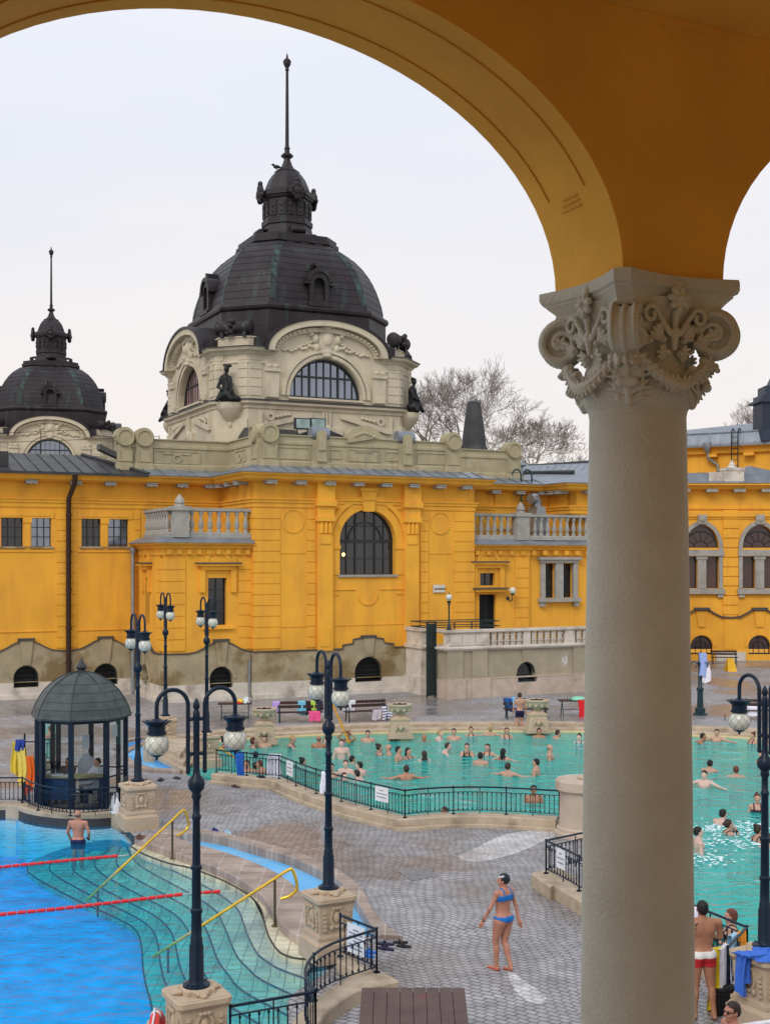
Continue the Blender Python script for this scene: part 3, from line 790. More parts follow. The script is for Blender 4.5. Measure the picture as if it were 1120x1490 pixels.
    for q in range(4):
        T = TR(0, 0, 0, q * PI / 2)
        pth = [(-a, 3.6), (-a, 3.6)]
        seg = [(-a, -3.55), (-a, -a + c), (-a + c, -a), (-3.55, -a)]
        cor.sweep(seg, [(.012, zc0 - .5), (.065, zc0 - .48), (.065, zc0 - .36), (.012, zc0 - .34), (.012, zc0 - .02), (.1, zc0), (.2, zc0 + .12), (.42, zc0 + .22), (.5, zc0 + .38), (-.3, zc0 + .4)], M4=T)
        capm.sweep(seg, [(.54, zc0 + .36), (.54, zc0 + .42), (-.6, zc0 + .5)], M4=T)
        at = [(-a + .35, -3.95), (-a + .35, -a + c + .15), (-a + c + .15, -a + .35), (-3.95, -a + .35)]
        cor.sweep(at, [(0, 19.2), (0, 19.75), (.05, 19.77), (.05, 19.85), (-.5, 19.85), (-.5, 19.2)], M4=T)
    cor.sweep(plan, [(0, 15.72), (.08, 15.74), (.1, 15.9), (.28, 16.0), (.3, 16.16), (-.2, 16.25)], closed=True)
    capm.sweep(plan, [(.34, 16.14), (.34, 16.2), (-.05, 16.3)], closed=True)
    cor.build('cornice', 'cream', root); capm.build('lead_flashing', 'darkroof', root)
    roofm.build('arch_roof', 'copper', root)
    # lunette windows
    for q in range(4):
        f = MB(); yy = -a + .3
        for k in range(9):
            x = -wr + (2 * wr) * (k + 1) / 10; wd = .09 if k in (2, 6) else .035
            f.box(x - wd / 2, x + wd / 2, yy, yy + .06, wz, wz + math.sqrt(wr * wr - x * x))
        f.box(-wr, wr, yy - .004, yy + .07, wz, wz + .12); f.box(-wr + .3, wr - .3, yy - .004, yy + .07, wz + 1.2, wz + 1.3)
        ring(f, 0, wz, wr - .1, wr, yy - .006, yy + .06, n=18)
        fo = f.build('window', 'frame', root); fo.matrix_local = TR(0, 0, 0, q * PI / 2)
        g = MB(); g.poly(arch(0, wr + .02, wz, wz, 18), (), yy + .1, None, 'xz', True); g.build('pane', 'skyglass' if q != 3 else 'curtain', fo)
    # copper dome
    cp = MB()
    prof = [(5.4, 19.2), (5.4, 20.6), (5.3, 20.7), (5.3, 21.6), (5.42, 21.7), (5.46, 21.85), (5.4, 22.0), (5.2, 22.05), (5.15, 22.3), (5.06, 22.8), (4.9, 23.4), (4.70, 24.0), (4.42, 24.6), (4.03, 25.2), (3.55, 25.75), (3.05, 26.15), (2.68, 26.35), (2.78, 26.4), (2.78, 26.62), (2.66, 26.66), (2.66, 26.9), (1.9, 27.0), (1.85, 27.05)]
    vs = []; fs = []
    for r_, z in prof:
        cc = r_ * .40
        for (x, y) in chsq(r_, cc): vs.append((x, y, z))
    for j in range(len(prof) - 1):
        for k in range(8): fs.append((j * 8 + k, j * 8 + (k + 1) % 8, (j + 1) * 8 + (k + 1) % 8, (j + 1) * 8 + k))
    fs.append(tuple(range((len(prof) - 1) * 8, len(prof) * 8)))
    cp.add(vs, fs)
    cp.build('dome', 'copper', root)
    # standing seams and shingle courses
    ss = MB()
    def dpt(z):
        for (r0, z0_), (r1, z1_) in zip(prof, prof[1:]):
            if z0_ <= z <= z1_ and z1_ > z0_: return r0 + (r1 - r0) * (z - z0_) / (z1_ - z0_)
        return 3
    for i in range(9):
        z = 22.4 + i * .44; r_ = dpt(z) + .015
        ss.sweep([(x, y) for x, y in chsq(r_, r_ * .40)], [(0, z - .01), (.010, z), (0, z + .015)], closed=True)
    ss.build('sheet_joints', 'copper', root)
    vd = MB()
    for q in range(4):
        T = TR(0, 0, 0, q * PI / 2)
        for sgx in (-1, 1):
            for (z0_, z1_) in ((22.3, 26.2),):
                zz = [z0_ + (z1_ - z0_) * k / 8 for k in range(9)]
                v2 = []; 
                for z in zz:
                    r_ = dpt(z) + .02; e = r_ * .60
                    v2 += [(sgx * (e - .42), -r_, z), (sgx * (e + .0), -r_ - .002, z)]
                f2 = [(2 * k, 2 * k + 1, 2 * k + 3, 2 * k + 2) for k in range(8)]
                vd.add(v2, f2, T)
                v3 = [(x * 1.0, y - .03, z) for x, y, z in v2]
    vd.build('verdigris_ribs', 'verdigris', root)
    nt_ = MB()
    for q in range(4):
        T = TR(0, 0, 0, q * PI / 2)
        for k in (-1, 0, 1): nt_.box(k * .9 - .26, k * .9 + .26, -3.0, -2.5, 26.08, 26.3, T)
    nt_.build('ledge_teeth', 'copper', root)
    for q in range(4):      # dormers
        T = TR(0, 0, 0, q * PI / 2)
        d = MB()
        d.prism([(-.62, 22.05), (.62, 22.05), (.62, 23.5)] + [(.62 * math.cos(x), 23.5 + .6 * math.sin(x)) for x in [PI * k / 10 for k in range(11)]] + [(-.62, 23.5)], -5.3, -4.3, None, 'xz', [arch(0, .36, 22.35, 23.35)])
        ring(d, 0, 23.45, .6, .82, -5.4, -4.2, n=12); d.box(-.9, -.6, -5.4, -4.5, 23.3, 23.5); d.box(.6, .9, -5.4, -4.5, 23.3, 23.5); d.box(-.75, .75, -5.45, -4.5, 22.0, 22.2)
        d.box(-.3, .1, -5.2, -4.4, 24.3, 24.45); d.box(-.3, -.2, -5.2, -4.4, 24.3, 24.6)
        o = d.build('dormer', 'copper', root); o.matrix_local = T
        g = MB(); g.box(-.4, .4, -4.9, -4.85, 22.3, 23.8); g.build('opening', 'black', o)
        r2 = MB()       # bundle ornament on the corners
        TC = T @ TR(-5.2, -5.2, 20.35, -PI / 4)
        r2.lathe([(.3, -1.1), (.42, -1.05), (.36, -.95), (.36, -.6), (.4, -.55), (.34, -.4), (.34, .4), (.4, .55), (.36, .6), (.36, .95), (.42, 1.05), (.3, 1.1)], 14, (0, 0, 0), TR(ry=PI / 2))
        for k in range(9): r2.ell((rnd.uniform(-.3, .3), -.32 + rnd.uniform(-.05, .05), rnd.uniform(-.35, .35)), .17, 8, 6)
        for sg_ in (-.7, .7): r2.box(sg_ - .12, sg_ + .12, -.25, .25, -.55, -.25)
        o = r2.build('corner_ornament', 'copper', root, True); o.matrix_local = TC
    # lantern
    ln = MB()
    R8 = PI / 8
    ln.lathe([(2.05, 26.98), (1.75, 27.12), (1.6, 27.4), (1.52, 27.85), (1.6, 27.9), (1.6, 28.2), (1.5, 28.25), (1.5, 29.45), (1.62, 29.5), (1.66, 29.62), (1.75, 29.65), (1.75, 29.95), (1.6, 30.02), (1.42, 30.15), (1.32, 30.45), (1.15, 30.85), (.95, 31.15), (.78, 31.32), (.8, 31.38), (.55, 31.5), (.35, 31.75), (.22, 32.1), (.2, 32.25), (.36, 32.32), (.4, 32.42), (.3, 32.52), (.16, 32.6), (.16, 32.8), (.2, 32.86), (.14, 32.95), (.12, 33.1), (.085, 37.7), (.13, 37.75), (.1, 37.9), (.22, 38.1), (.26, 38.3), (.2, 38.42), (.08, 38.5), (.05, 38.7), (0, 38.85)], 8, rot=R8)
    ln.build('lantern', 'copper', root)
    lo = MB()
    for k in range(8):
        an = k * PI / 4
        T = TR(0, 0, 0, an)
        for e in (-.3, .3): lo.box(e - .2, e + .2, -1.46, -1.34, 28.4, 29.3, T); lo.ell((e, -1.46, 29.0), (.12, .06, .16), 8, 6, T); lo.ell((e, -1.46, 28.65), (.1, .06, .14), 8, 6, T)
    for k in range(4):
        T = TR(0, 0, 0, k * PI / 2 + 0)
        for dx, dz, r_ in ((0, 0, .34), (0, .38, .26), (-.25, .2, .2), (.25, .2, .2), (0, -.35, .26), (-.24, -.2, .18), (.24, -.2, .18), (0, .65, .2), (.4, -.05, .18), (-.4, -.05, .18)): lo.ell((dx, -1.78, 29.75 + dz), (r_, r_ * .8, r_), 8, 6, T)
        lo.box(-.4, .4, -1.8, -1.3, 27.5, 27.6, T); lo.lathe([(.16, -.45), (.2, -.4), (.2, .4), (.16, .45)], 10, (0, 0, 0), T @ TR(0, -1.9, 27.35, ry=PI / 2))
    lo.build('lantern_ornament', 'copper', root, True)
tower = empty('domed_tower', BW(6.45, 12.0), AX, 'large cream stone tower with black copper dome and tall spike behind the main front', 'domed tower')
make_tower(tower)
far = copy_tree(tower)
Yf = 118 * F / 1700
far.location = ((75 - 560) / F * Yf, Yf, 0); far.rotation_euler = (0, 0, R(14))
far['label'] = 'smaller distant pinkish tower with black dome and spike at the left edge'
# roof railing of thin rods in front of the far tower
# bronze seated figures on the four corners
STATUES = []
# ------------------------------------------------------------------ the arcade the photograph is taken from
AO = Vector((1.0, 5.2, 0)); AA = R(25.3)
HW, TH, PW = 1.463, .514, .532
ZS = EYE + 1.213; RS = .996; ZCEIL = EYE + 2.32; ZFL = 4.6
arc = empty('arcade', AO, AA, 'ochre plastered arcade with round arches framing the whole view', 'arcade')
aw = MB()
SP = 2 * HW + PW
x0, x1 = -2 * SP - .6, 2 * SP + 1.2
out_ = [(x0, ZS)]
for k in (-2, -1, 0, 1):
    a0 = PW + k * SP; a1 = a0 + 2 * HW
    out_ += [(a0, ZS)] + [(a0 + HW - HW * math.cos(PI * i / 40), ZS + RS * math.sin(PI * i / 40)) for i in range(1, 40)] + [(a1, ZS)]
out_ += [(x1, ZS), (x1, ZCEIL + .6), (x0, ZCEIL + .6)]
aw.prism(out_, 0, TH, None, 'xz')
aw.build('arch_wall', 'yellow_in', arc, True, angle=30)
# incised panel on the soffit of each arch
pn = MB()
for k in (-1, 0):
    a0 = PW + k * SP
    for off in (.12, TH - .12):
        pts = [(a0 + HW - (HW - .004) * math.cos(PI * i / 40), off, ZS + (RS - .004) * math.sin(PI * i / 40)) for i in range(5, 36)]
        pn.tube(pts, .0035, 4)
    for i0 in (4.2, 35.8):
        for j in range(3):
            i = i0 + (j * .28 if i0 < 10 else -j * .28)
            p = (a0 + HW - (HW - .004) * math.cos(PI * i / 40), ZS + (RS - .004) * math.sin(PI * i / 40))
            pn.tube([(p[0], .19, p[1]), (p[0], .19 + .15 - j * .02, p[1])], .005, 4)
pn.build('soffit_moulding', mat('soffit_line', (.66, .34, .05), .9), arc)
cl = MB(); cl.box(x0, 1.05, -4.6, -.001, ZCEIL, ZCEIL + .5); cl.box(1.07, x1, -4.6, -.001, ZCEIL - .03, ZCEIL + .5); cl.box(x0, x1, -.02, .0, ZCEIL - .035, ZCEIL - .001)
cl.build('ceiling', 'yellow_in', arc)
bw_ = MB()
for k in range(-3, 3):
    a = k * 3.4; b = a + 1.9
    bw_.box(a, b, -4.9, -4.601, ZFL, ZCEIL + .5); bw_.box(b, a + 3.4, -4.9, -4.601, ZFL, ZFL + .9); bw_.box(b, a + 3.4, -4.9, -4.601, EYE + .9, ZCEIL + .5)
bw_.build('unseen_back_wall', 'yellow_in', arc)  # unseen wall, openings sized to set how much light reaches the arcade
fb = MB(); fb.box(x0, x1, -4.9, TH + .05, 0, ZFL); fb.build('floor', 'greystone', arc)
# ------------------------------------------------------------------ raised stone terrace
ter = empty('stone_terrace', F0, AX, 'raised pale stone terrace with balustrade in front of the dark doorway', 'terrace')
TS, TT = 8.92, -4.27
TE = 24.0
ztp = 3.54
tb = MB(); cxa = (S(751, TT) + S(779, TT)) / 2
hwv = (S(779, TT) - S(751, TT)) / 2
z0v, z1v = Zs(992, cxa, TT), Zs(963, cxa, TT)
tb.prism(rect(TS, TE, 0.95, 2.45), TT, TT + .5, None, 'xz', [arch(cxa, hwv, .96, z1v - hwv)])
tb.box(TS, TS + .4, TT + .5, -.2, .95, 2.45)
for px in (650, 686, 833): 
    x = S(px, TT); tb.box(x - .02, x + .9, TT - .1, TT + .01, .95, 2.45)
ring(tb, cxa, z1v - hwv, hwv, hwv + .12, TT - .03, TT + .01)
tb.prism([(cxa - .15, z1v + .02), (cxa + .15, z1v + .02), (cxa + .3, 2.4), (cxa - .3, 2.4)], TT - .05, TT + .01, None, 'xz')
tb.build('wall', mat('terrace_render', (.36, .31, .22), .9, var=.12, scale=1.5, stain=(.62, .6, .58), stain_scale=.9, stain_pos=.68, stain_w=.02, streak=(1.2, 1.2, .5), bump=.2), ter)
pb = MB()
pb.box(TS - .1, cxa - hwv, TT - .16, TT + .5, 0, .95); pb.box(cxa + hwv, TE, TT - .16, TT + .5, 0, .95); pb.box(cxa - hwv, cxa + hwv, TT - .16, TT + .5, 0, z0v)
pb.box(TS - .1, TS + .45, TT + .5, -.2, 0, .95)
for px in (650, 686, 833):
    x = S(px, TT); pb.box(x - .1, x + 1.0, TT - .24, TT - .16, 0, 1.02)
pb.box(TS - .12, TE, TT - .18, TT + .1, .95, 1.0)
pb.build('base', 'pinkstone', ter)
gb_ = MB(); gb_.box(cxa - hwv, cxa + hwv, TT + .35, TT + .4, z0v, z1v); g2 = MB(); g2.box(cxa - hwv, cxa + hwv, TT + .1, TT + .16, z0v, z0v + .12); ring(g2, cxa, z1v - hwv, hwv - .07, hwv, TT + .1, TT + .16)
o = g2.build('cellar_window', 'iron', ter); gb_.build('pane', 'glass', o)
flr = MB(); flr.box(TS + .3, TE, TT + .3, .25, 2.3, 2.5); flr.build('floor', 'greystone', ter)
bl = MB(); z = 2.45
bl.sweep([(TS, -.2), (TS, TT), (TE, TT)], [(-.3, z), (.12, z), (.22, z + .1), (.22, z + .18), (.1, z + .22), (-.3, z + .22)])
bl.sweep([(TS, -.2), (TS, TT), (TE, TT)], [(-.28, ztp - .18), (.06, ztp - .18), (.14, ztp - .12), (.14, ztp), (-.32, ztp), (-.32, ztp - .12)])
runs = []
s1, s2, s3, s4, s5 = S(641, TT), S(712, TT), S(763, TT), S(769, TT), S(821, TT)
bl.box(TS, s2, TT + .0, TT + .28, z + .22, ztp - .18)
for a, b in ((TS + .15, TS + .95), (S(671, TT), S(690, TT)), (S(692, TT), S(707, TT))):
    bl.box(a, b, TT - .06, TT, z + .3, ztp - .26); bl.box(a + .15, b - .15, TT - .09, TT - .06, z + .42, ztp - .4)
bl.box(S(761, TT), S(771, TT), TT - .03, TT + .28, z + .22, ztp - .18)
bl.box(s5, S(835, TT), TT - .06, TT + .3, z + .22, ztp - .18); bl.box(s5 + .15, S(835, TT) - .15, TT - .09, TT - .06, z + .35, ztp - .3)
tbl = bl.build('balustrade', 'pale', ter)
tb0 = []
def tbal(a, b):
    n = max(1, round((b - a) / .42))
    for k in range(n):
        x = a + (b - a) * (k + .5) / n
        if not tb0:
            bb = MB(); bb.box(-.11, .11, TT + .02, TT + .24, z + .22, ztp - .18); bb.box(-.145, .145, TT - .01, TT + .27, z + .42, z + .5); bb.box(-.145, .145, TT - .01, TT + .27, ztp - .36, ztp - .28)
            tb0.append(bb.build('baluster', 'pale', tbl))
        else: q_ = tb0[0].copy(); COL.objects.link(q_); tb0.append(q_)
        tb0[-1].location = (x, 0, 0)
tbal(S(714, TT), S(760, TT)); tbal(S(772, TT), S(819, TT)); tbal(S(837, TT), TE)
# side post and green gate frame of the stair
sp_ = MB(); a, b, t = S(613, -2.0), S(625, -2.0), -2.0
sp_.box(a, b, t, -.15, .9, ztp - .18); sp_.box(a - .1, b + .1, t - .1, -.15, 0, .95); sp_.box(a - .1, b + .1, t - .1, -.15, 2.45, 2.65); sp_.box(a - .08, b + .08, t - .08, -.15, ztp - .18, ztp)
sp_.box(a + .1, b - .1, t - .04, t, 2.75, ztp - .28)
sp_.build('stair_pier', 'pale', ter)
gt = MB(); gx0, gx1 = S(628, -3.4) - .32, TS - .14
for x in (gx0, gx1 - .06): gt.box(x, x + .07, -3.45, -3.38, .02, 3.95)
for zz in (.1, 1.4, 2.6, 3.9): gt.box(gx0, gx1, -3.45, -3.38, zz, zz + .06)
for (xa, xb, ya, yb) in ((gx0, S(700, -1.5), -3.45, -3.4), (gx0, S(700, -1.5), -1.6, -1.55), (gx0, gx0 + .05, -3.4, -1.6), (S(700, -1.5) - .05, S(700, -1.5), -3.4, -1.6)):
    for zz in (3.88, 3.62): gt.box(xa, xb, ya, yb, zz, zz + .05)
for x in (S(660, -3.4), S(685, -3.4), S(698, -3.4)): gt.box(x, x + .05, -3.45, -3.4, 2.5, 3.9)
gt.build('gate_frame', 'iron', ter)
gp = MB(); gp.box(gx0 + .05, gx1, -3.42, -3.40, .1, 3.85); gp.build('gate_pane', mat('gate_glass', (.012, .02, .02), .5), ter)
# lamp on the terrace corner
def globe_lamp(name, loc, h, label, r=.17):
    e = empty(name, loc, 0, label, 'lamp')
    p = MB(); p.lathe([(.16, 0), (.16, .06), (.09, .1), (.07, .3), (.045, .35), (.04, h - .3), (.07, h - .26), (.05, h - .2), (.11, h - .12), (.12, h - .06), (.02, h - .05)], 12); p.build('post', 'iron', e, True)
    g = MB(); g.ell((0, 0, h + r * .8), r, 16, 12); g.build('globe', 'globe', e, True)
    t_ = MB(); t_.lathe([(.06, 0), (.03, .04), (0, .12)], 10, (0, 0, h + r * 1.75)); t_.build('finial', 'iron', e)
    return e
M['globe'] = mat('opal_globe', (.62, .62, .54), .25, var=.05, scale=5, spec=.6)
globe_lamp('terrace_lamp', BW(S(653, TT + .15), TT + .15, ztp), 1.55, 'single globe lamp on slim green post at the terrace corner')
wl_ = empty('wall_lamp', BW(S(738, .3), .3, Zs(868, S(738, .3), .3)), AX, 'small globe lamp on a curled bracket right of the terrace door', 'lamp')
p = MB(); p.tube(bez([(0, -.02, -.1), (0, -.3, -.25), (0, -.5, -.15), (0, -.55, .1)], 6), .03, 8); p.lathe([(.1, 0), (.1, .05)], 10, (0, 0, 0), TR(0, -.02, -.1, rx=PI / 2)); p.lathe([(.05, 0), (.14, .1)], 10, (0, -.55, .08)); p.build('bracket', 'iron', wl_, True)
p = MB(); p.ell((0, -.55, .35), .2, 14, 10); p.build('globe', 'globe', wl_, True)
# ------------------------------------------------------------------ paving, pools
def xy(v): return (v.x, v.y)
def Gs(pts, z=0.0): return [xy(G(p[0], p[1], z)) for p in pts]
def smooth2(pts, n=5): return [(v.x, v.y) for v in bez([Vector((p[0], p[1], 0)) for p in pts], n)]
def paving(name, c1, c2, cm, sc, rot=0.0, wet=(.5, .07), warp=.25):
    m = bpy.data.materials.new(name); m.use_nodes = True
    t = m.node_tree; n = t.nodes; l = t.links.new; p = n['Principled BSDF']
    c = n.new('ShaderNodeTexCoord'); mp_ = n.new('ShaderNodeMapping'); mp_.inputs['Rotation'].default_value = (0, 0, rot)
    nz = n.new('ShaderNodeTexNoise'); nz.inputs['Scale'].default_value = .35; nz.inputs['Detail'].default_value = 2
    l(c.outputs['Object'], nz.inputs['Vector'])
    ad = n.new('ShaderNodeMixRGB'); ad.blend_type = 'ADD'; ad.inputs['Fac'].default_value = warp * 4
    l(c.outputs['Object'], ad.inputs['Color1']); l(nz.outputs['Color'], ad.inputs['Color2']); l(ad.outputs[0], mp_.inputs['Vector'])
    b = n.new('ShaderNodeTexBrick'); b.inputs['Scale'].default_value = sc; b.inputs['Mortar Size'].default_value = .018; b.inputs['Mortar Smooth'].default_value = .3
    b.inputs['Brick Width'].default_value = .20; b.inputs['Row Height'].default_value = .135; b.inputs['Bias'].default_value = -.1
    b.inputs['Color1'].default_value = c1 + (1,); b.inputs['Color2'].default_value = c2 + (1,); b.inputs['Mortar'].default_value = cm + (1,)
    l(mp_.outputs[0], b.inputs['Vector'])
    big = n.new('ShaderNodeTexNoise'); big.inputs['Scale'].default_value = .22; big.inputs['Detail'].default_value = 7; l(c.outputs['Object'], big.inputs['Vector'])
    mr = n.new('ShaderNodeMapRange'); mr.inputs['From Min'].default_value = wet[0] - wet[1]; mr.inputs['From Max'].default_value = wet[0] + wet[1]; l(big.outputs['Fac'], mr.inputs['Value'])
    dk = n.new('ShaderNodeMixRGB'); dk.blend_type = 'MULTIPLY'; dk.inputs['Color2'].default_value = (.74, .72, .72, 1); l(mr.outputs[0], dk.inputs['Fac']); l(b.outputs['Color'], dk.inputs['Color1'])
    sp = n.new('ShaderNodeTexNoise'); sp.inputs['Scale'].default_value = 2.6; sp.inputs['Detail'].default_value = 8; l(c.outputs['Object'], sp.inputs['Vector'])
    m2 = n.new('ShaderNodeMapRange'); m2.inputs['From Min'].default_value = .3; m2.inputs['From Max'].default_value = .7; m2.inputs['To Min'].default_value = .72; m2.inputs['To Max'].default_value = 1.25; l(sp.outputs['Fac'], m2.inputs['Value'])
    mu = n.new('ShaderNodeMixRGB'); mu.blend_type = 'MULTIPLY'; mu.inputs['Fac'].default_value = 1; l(dk.outputs[0], mu.inputs['Color1']); l(m2.outputs[0], mu.inputs['Color2']); l(mu.outputs[0], p.inputs['Base Color'])
    rr = n.new('ShaderNodeMapRange'); rr.inputs['To Min'].default_value = .7; rr.inputs['To Max'].default_value = .2; l(mr.outputs[0], rr.inputs['Value']); l(rr.outputs[0], p.inputs['Roughness'])
    bu = n.new('ShaderNodeBump'); bu.inputs['Strength'].default_value = .6; bu.inputs['Distance'].default_value = .02; bu.invert = True
    l(b.outputs['Fac'], bu.inputs['Height']); l(bu.outputs[0], p.inputs['Normal'])
    return m
M['paving'] = paving('cobble_paving', (.385, .375, .385), (.335, .33, .345), (.17, .16, .16), 1.0, R(38))
M['kerb'] = mat('kerb_stone', (.46, .37, .27), .75, var=.14, scale=3, bump=.25, bscale=12, stain=(.27, .2, .14), stain_scale=1.3, stain_pos=.6, stain_w=.1)
def tiles(name, c1, c2, cm, bw_=.3, rh=.3, sc=1.0, rough=.5, stain=None):
    m = bpy.data.materials.new(name); m.use_nodes = True
    t = m.node_tree; n = t.nodes; l = t.links.new; p = n['Principled BSDF']; p.inputs['Roughness'].default_value = rough
    c = n.new('ShaderNodeTexCoord'); b = n.new('ShaderNodeTexBrick'); b.offset = 0; b.inputs['Scale'].default_value = sc; b.inputs['Brick Width'].default_value = bw_; b.inputs['Row Height'].default_value = rh; b.inputs['Mortar Size'].default_value = .012
    b.inputs['Color1'].default_value = c1 + (1,); b.inputs['Color2'].default_value = c2 + (1,); b.inputs['Mortar'].default_value = cm + (1,)
    nz = n.new('ShaderNodeTexNoise'); nz.inputs['Scale'].default_value = 1.6; nz.inputs['Detail'].default_value = 7; l(c.outputs['Object'], nz.inputs['Vector'])
    l(c.outputs['Object'], b.inputs['Vector'])
    m2 = n.new('ShaderNodeMapRange'); m2.inputs['From Min'].default_value = .3; m2.inputs['From Max'].default_value = .7; m2.inputs['To Min'].default_value = .7; m2.inputs['To Max'].default_value = 1.2; l(nz.outputs['Fac'], m2.inputs['Value'])
    mu = n.new('ShaderNodeMixRGB'); mu.blend_type = 'MULTIPLY'; mu.inputs['Fac'].default_value = 1; l(b.outputs['Color'], mu.inputs['Color1']); l(m2.outputs[0], mu.inputs['Color2']); l(mu.outputs[0], p.inputs['Base Color'])
    return m
M['brick'] = tiles('red_brown_kerb_slabs', (.38, .30, .25), (.29, .22, .18), (.46, .41, .37), .55, .30)
M['sand'] = tiles('sand_step_tiles', (.66, .62, .44), (.56, .53, .38), (.28, .26, .18), .3, .3)
M['bluetile'] = tiles('blue_tiles', (.002, .64, .99), (.002, .62, .98), (.002, .56, .95), .5, .5)
M['bluewall'] = tiles('blue_wall_tiles', (.03, .30, .78), (.02, .22, .66), (.01, .10, .35), .33, .33)
M['teal'] = mat('teal_pool_floor', (.13, .60, .50), .6, var=.2, scale=.15, stain=(.30, .62, .36), stain_scale=.09, stain_pos=.52, stain_w=.12)
M['chan'] = mat('painted_channel', (.13, .46, .82), .5, var=.12, scale=1.2, stain=(.25, .52, .75), stain_scale=1.5, stain_pos=.6, stain_w=.15)
def water(name, absorb, dens, milk, milk_f, wave=1.0, sc=2.2, wd=.05, tint=(1, 1, 1), foam=0.0, ior=1.25):
    m = bpy.data.materials.new(name); m.use_nodes = True
    t = m.node_tree; n = t.nodes; l = t.links.new; n.remove(n['Principled BSDF']); o = n['Material Output']
    c = n.new('ShaderNodeTexCoord'); mp_ = n.new('ShaderNodeMapping'); mp_.inputs['Scale'].default_value = (1, 1.9, 1); l(c.outputs['Object'], mp_.inputs['Vector'])
    a = n.new('ShaderNodeTexNoise'); a.inputs['Scale'].default_value = sc; a.inputs['Detail'].default_value = 4; a.inputs['Distortion'].default_value = .6; l(mp_.outputs[0], a.inputs['Vector'])
    bu = n.new('ShaderNodeBump'); bu.inputs['Strength'].default_value = wave; bu.inputs['Distance'].default_value = wd; l(a.outputs['Fac'], bu.inputs['Height'])
    fr = n.new('ShaderNodeFresnel'); fr.inputs['IOR'].default_value = ior; l(bu.outputs[0], fr.inputs['Normal'])
    g = n.new('ShaderNodeBsdfGlossy'); g.inputs['Roughness'].default_value = .06; l(bu.outputs[0], g.inputs['Normal'])
    tr = n.new('ShaderNodeBsdfTransparent'); tr.inputs['Color'].default_value = tint + (1,)
    df = n.new('ShaderNodeBsdfDiffuse'); df.inputs['Color'].default_value = milk + (1,); l(bu.outputs[0], df.inputs['Normal'])
    m1 = n.new('ShaderNodeMixShader'); m1.inputs['Fac'].default_value = milk_f; l(tr.outputs[0], m1.inputs[1]); l(df.outputs[0], m1.inputs[2])
    cur = m1.outputs[0]
    # brighter crests of ripples: highlights and foam painted as pale diffuse colour
    if foam:
        fm = n.new('ShaderNodeMapRange'); fm.inputs['From Min'].default_value = .62; fm.inputs['From Max'].default_value = .78; fm.inputs['To Max'].default_value = foam; l(a.outputs['Fac'], fm.inputs['Value'])
        fd = n.new('ShaderNodeBsdfDiffuse'); fd.inputs['Color'].default_value = (.7, .85, .9, 1)
        m3 = n.new('ShaderNodeMixShader'); l(fm.outputs[0], m3.inputs['Fac']); l(cur, m3.inputs[1]); l(fd.outputs[0], m3.inputs[2]); cur = m3.outputs[0]
    ge = n.new('ShaderNodeNewGeometry'); inv = n.new('ShaderNodeMath'); inv.operation = 'SUBTRACT'; inv.inputs[0].default_value = 1; l(ge.outputs['Backfacing'], inv.inputs[1]); mf = n.new('ShaderNodeMath'); mf.operation = 'MULTIPLY'; l(fr.outputs[0], mf.inputs[0]); l(inv.outputs[0], mf.inputs[1])
    m2 = n.new('ShaderNodeMixShader'); l(mf.outputs[0], m2.inputs['Fac']); l(cur, m2.inputs[1]); l(g.outputs[0], m2.inputs[2]); l(m2.outputs[0], o.inputs['Surface'])
    va = n.new('ShaderNodeVolumeAbsorption'); va.inputs['Color'].default_value = absorb + (1,); va.inputs['Density'].default_value = dens; l(va.outputs[0], o.inputs['Volume'])
    return m

ZW = -.22
# outline of the blue pool
top_edge = smooth2(Gs([(-420, 1189), (-60, 1189), (0, 1190), (24, 1189)], ZW), 2) + smooth2(Gs([(24, 1189), (39, 1195), (64, 1200), (96, 1203), (139, 1203), (165, 1201)], ZW), 4) + Gs([(178, 1210), (193, 1227)], ZW)
Kpx = [(200, 1226), (240, 1243), (277, 1256), (322, 1274), (356, 1292), (382, 1313), (397, 1337), (412, 1356), (428, 1366), (448, 1377)]
Kc = smooth2(Gs(Kpx, -.13), 4)
low = Gs([(470, 1402), (492, 1421), (470, 1436), (454, 1447), (430, 1462), (419, 1475), (420, 1510)], ZW)
bp = top_edge + Kc + low + Gs([(330, 1575), (215, 1585), (-420, 1585)], ZW)
# shallow blue foot channel
c_out = smooth2(Gs([(262, 1214), (292, 1213), (330, 1220), (360, 1229), (421, 1247), (466, 1267), (490, 1280), (510, 1300), (524, 1320), (542, 1350), (548, 1362)]), 4)
c_in = smooth2(Gs([(500, 1362), (470, 1320), (447, 1306), (430, 1290), (399, 1269), (360, 1252), (320, 1239), (285, 1229), (255, 1220)]), 4)
chan = c_out + c_in
ch_l = Gs([(184, 1082), (208, 1077), (206, 1086), (209, 1094), (234, 1107), (266, 1123), (223, 1122), (199, 1114), (184, 1102)])
ZWT = .08
near_c = Gs([(315, 1124), (373, 1130), (406, 1133), (454, 1153), (520, 1173), (589, 1190), (611, 1187), (655, 1184.5), (702, 1184), (760, 1186.5), (811, 1190)], .3)
near_c2 = near_c[:2] + [near_c[2]] + smooth2(near_c[2:6], 3)[1:] + smooth2(near_c[5:], 3)[1:]
far_c = smooth2(Gs([(1400, 1100), (1105, 1077), (1007, 1072.5), (860, 1067), (760, 1066), (620, 1067), (500, 1070), (400, 1075), (330, 1079), (290, 1087), (268, 1100)], ZWT), 3)
rt = Gs([(811, 1190), (850, 1190), (880, 1195), (900, 1230), (925, 1290), (1000, 1335), (1088, 1372)], .3) 
tp = [xy(G(272, 1124, .1))] + near_c2 + rt[1:] + Gs([(1180, 1400), (1400, 1440)], .3) + far_c
deck = MB()
BIG = [(-500, -60), (700, -60), (700, 900), (-500, 900)]
deck.poly(BIG, [bp, chan, ch_l, tp], 0.0)
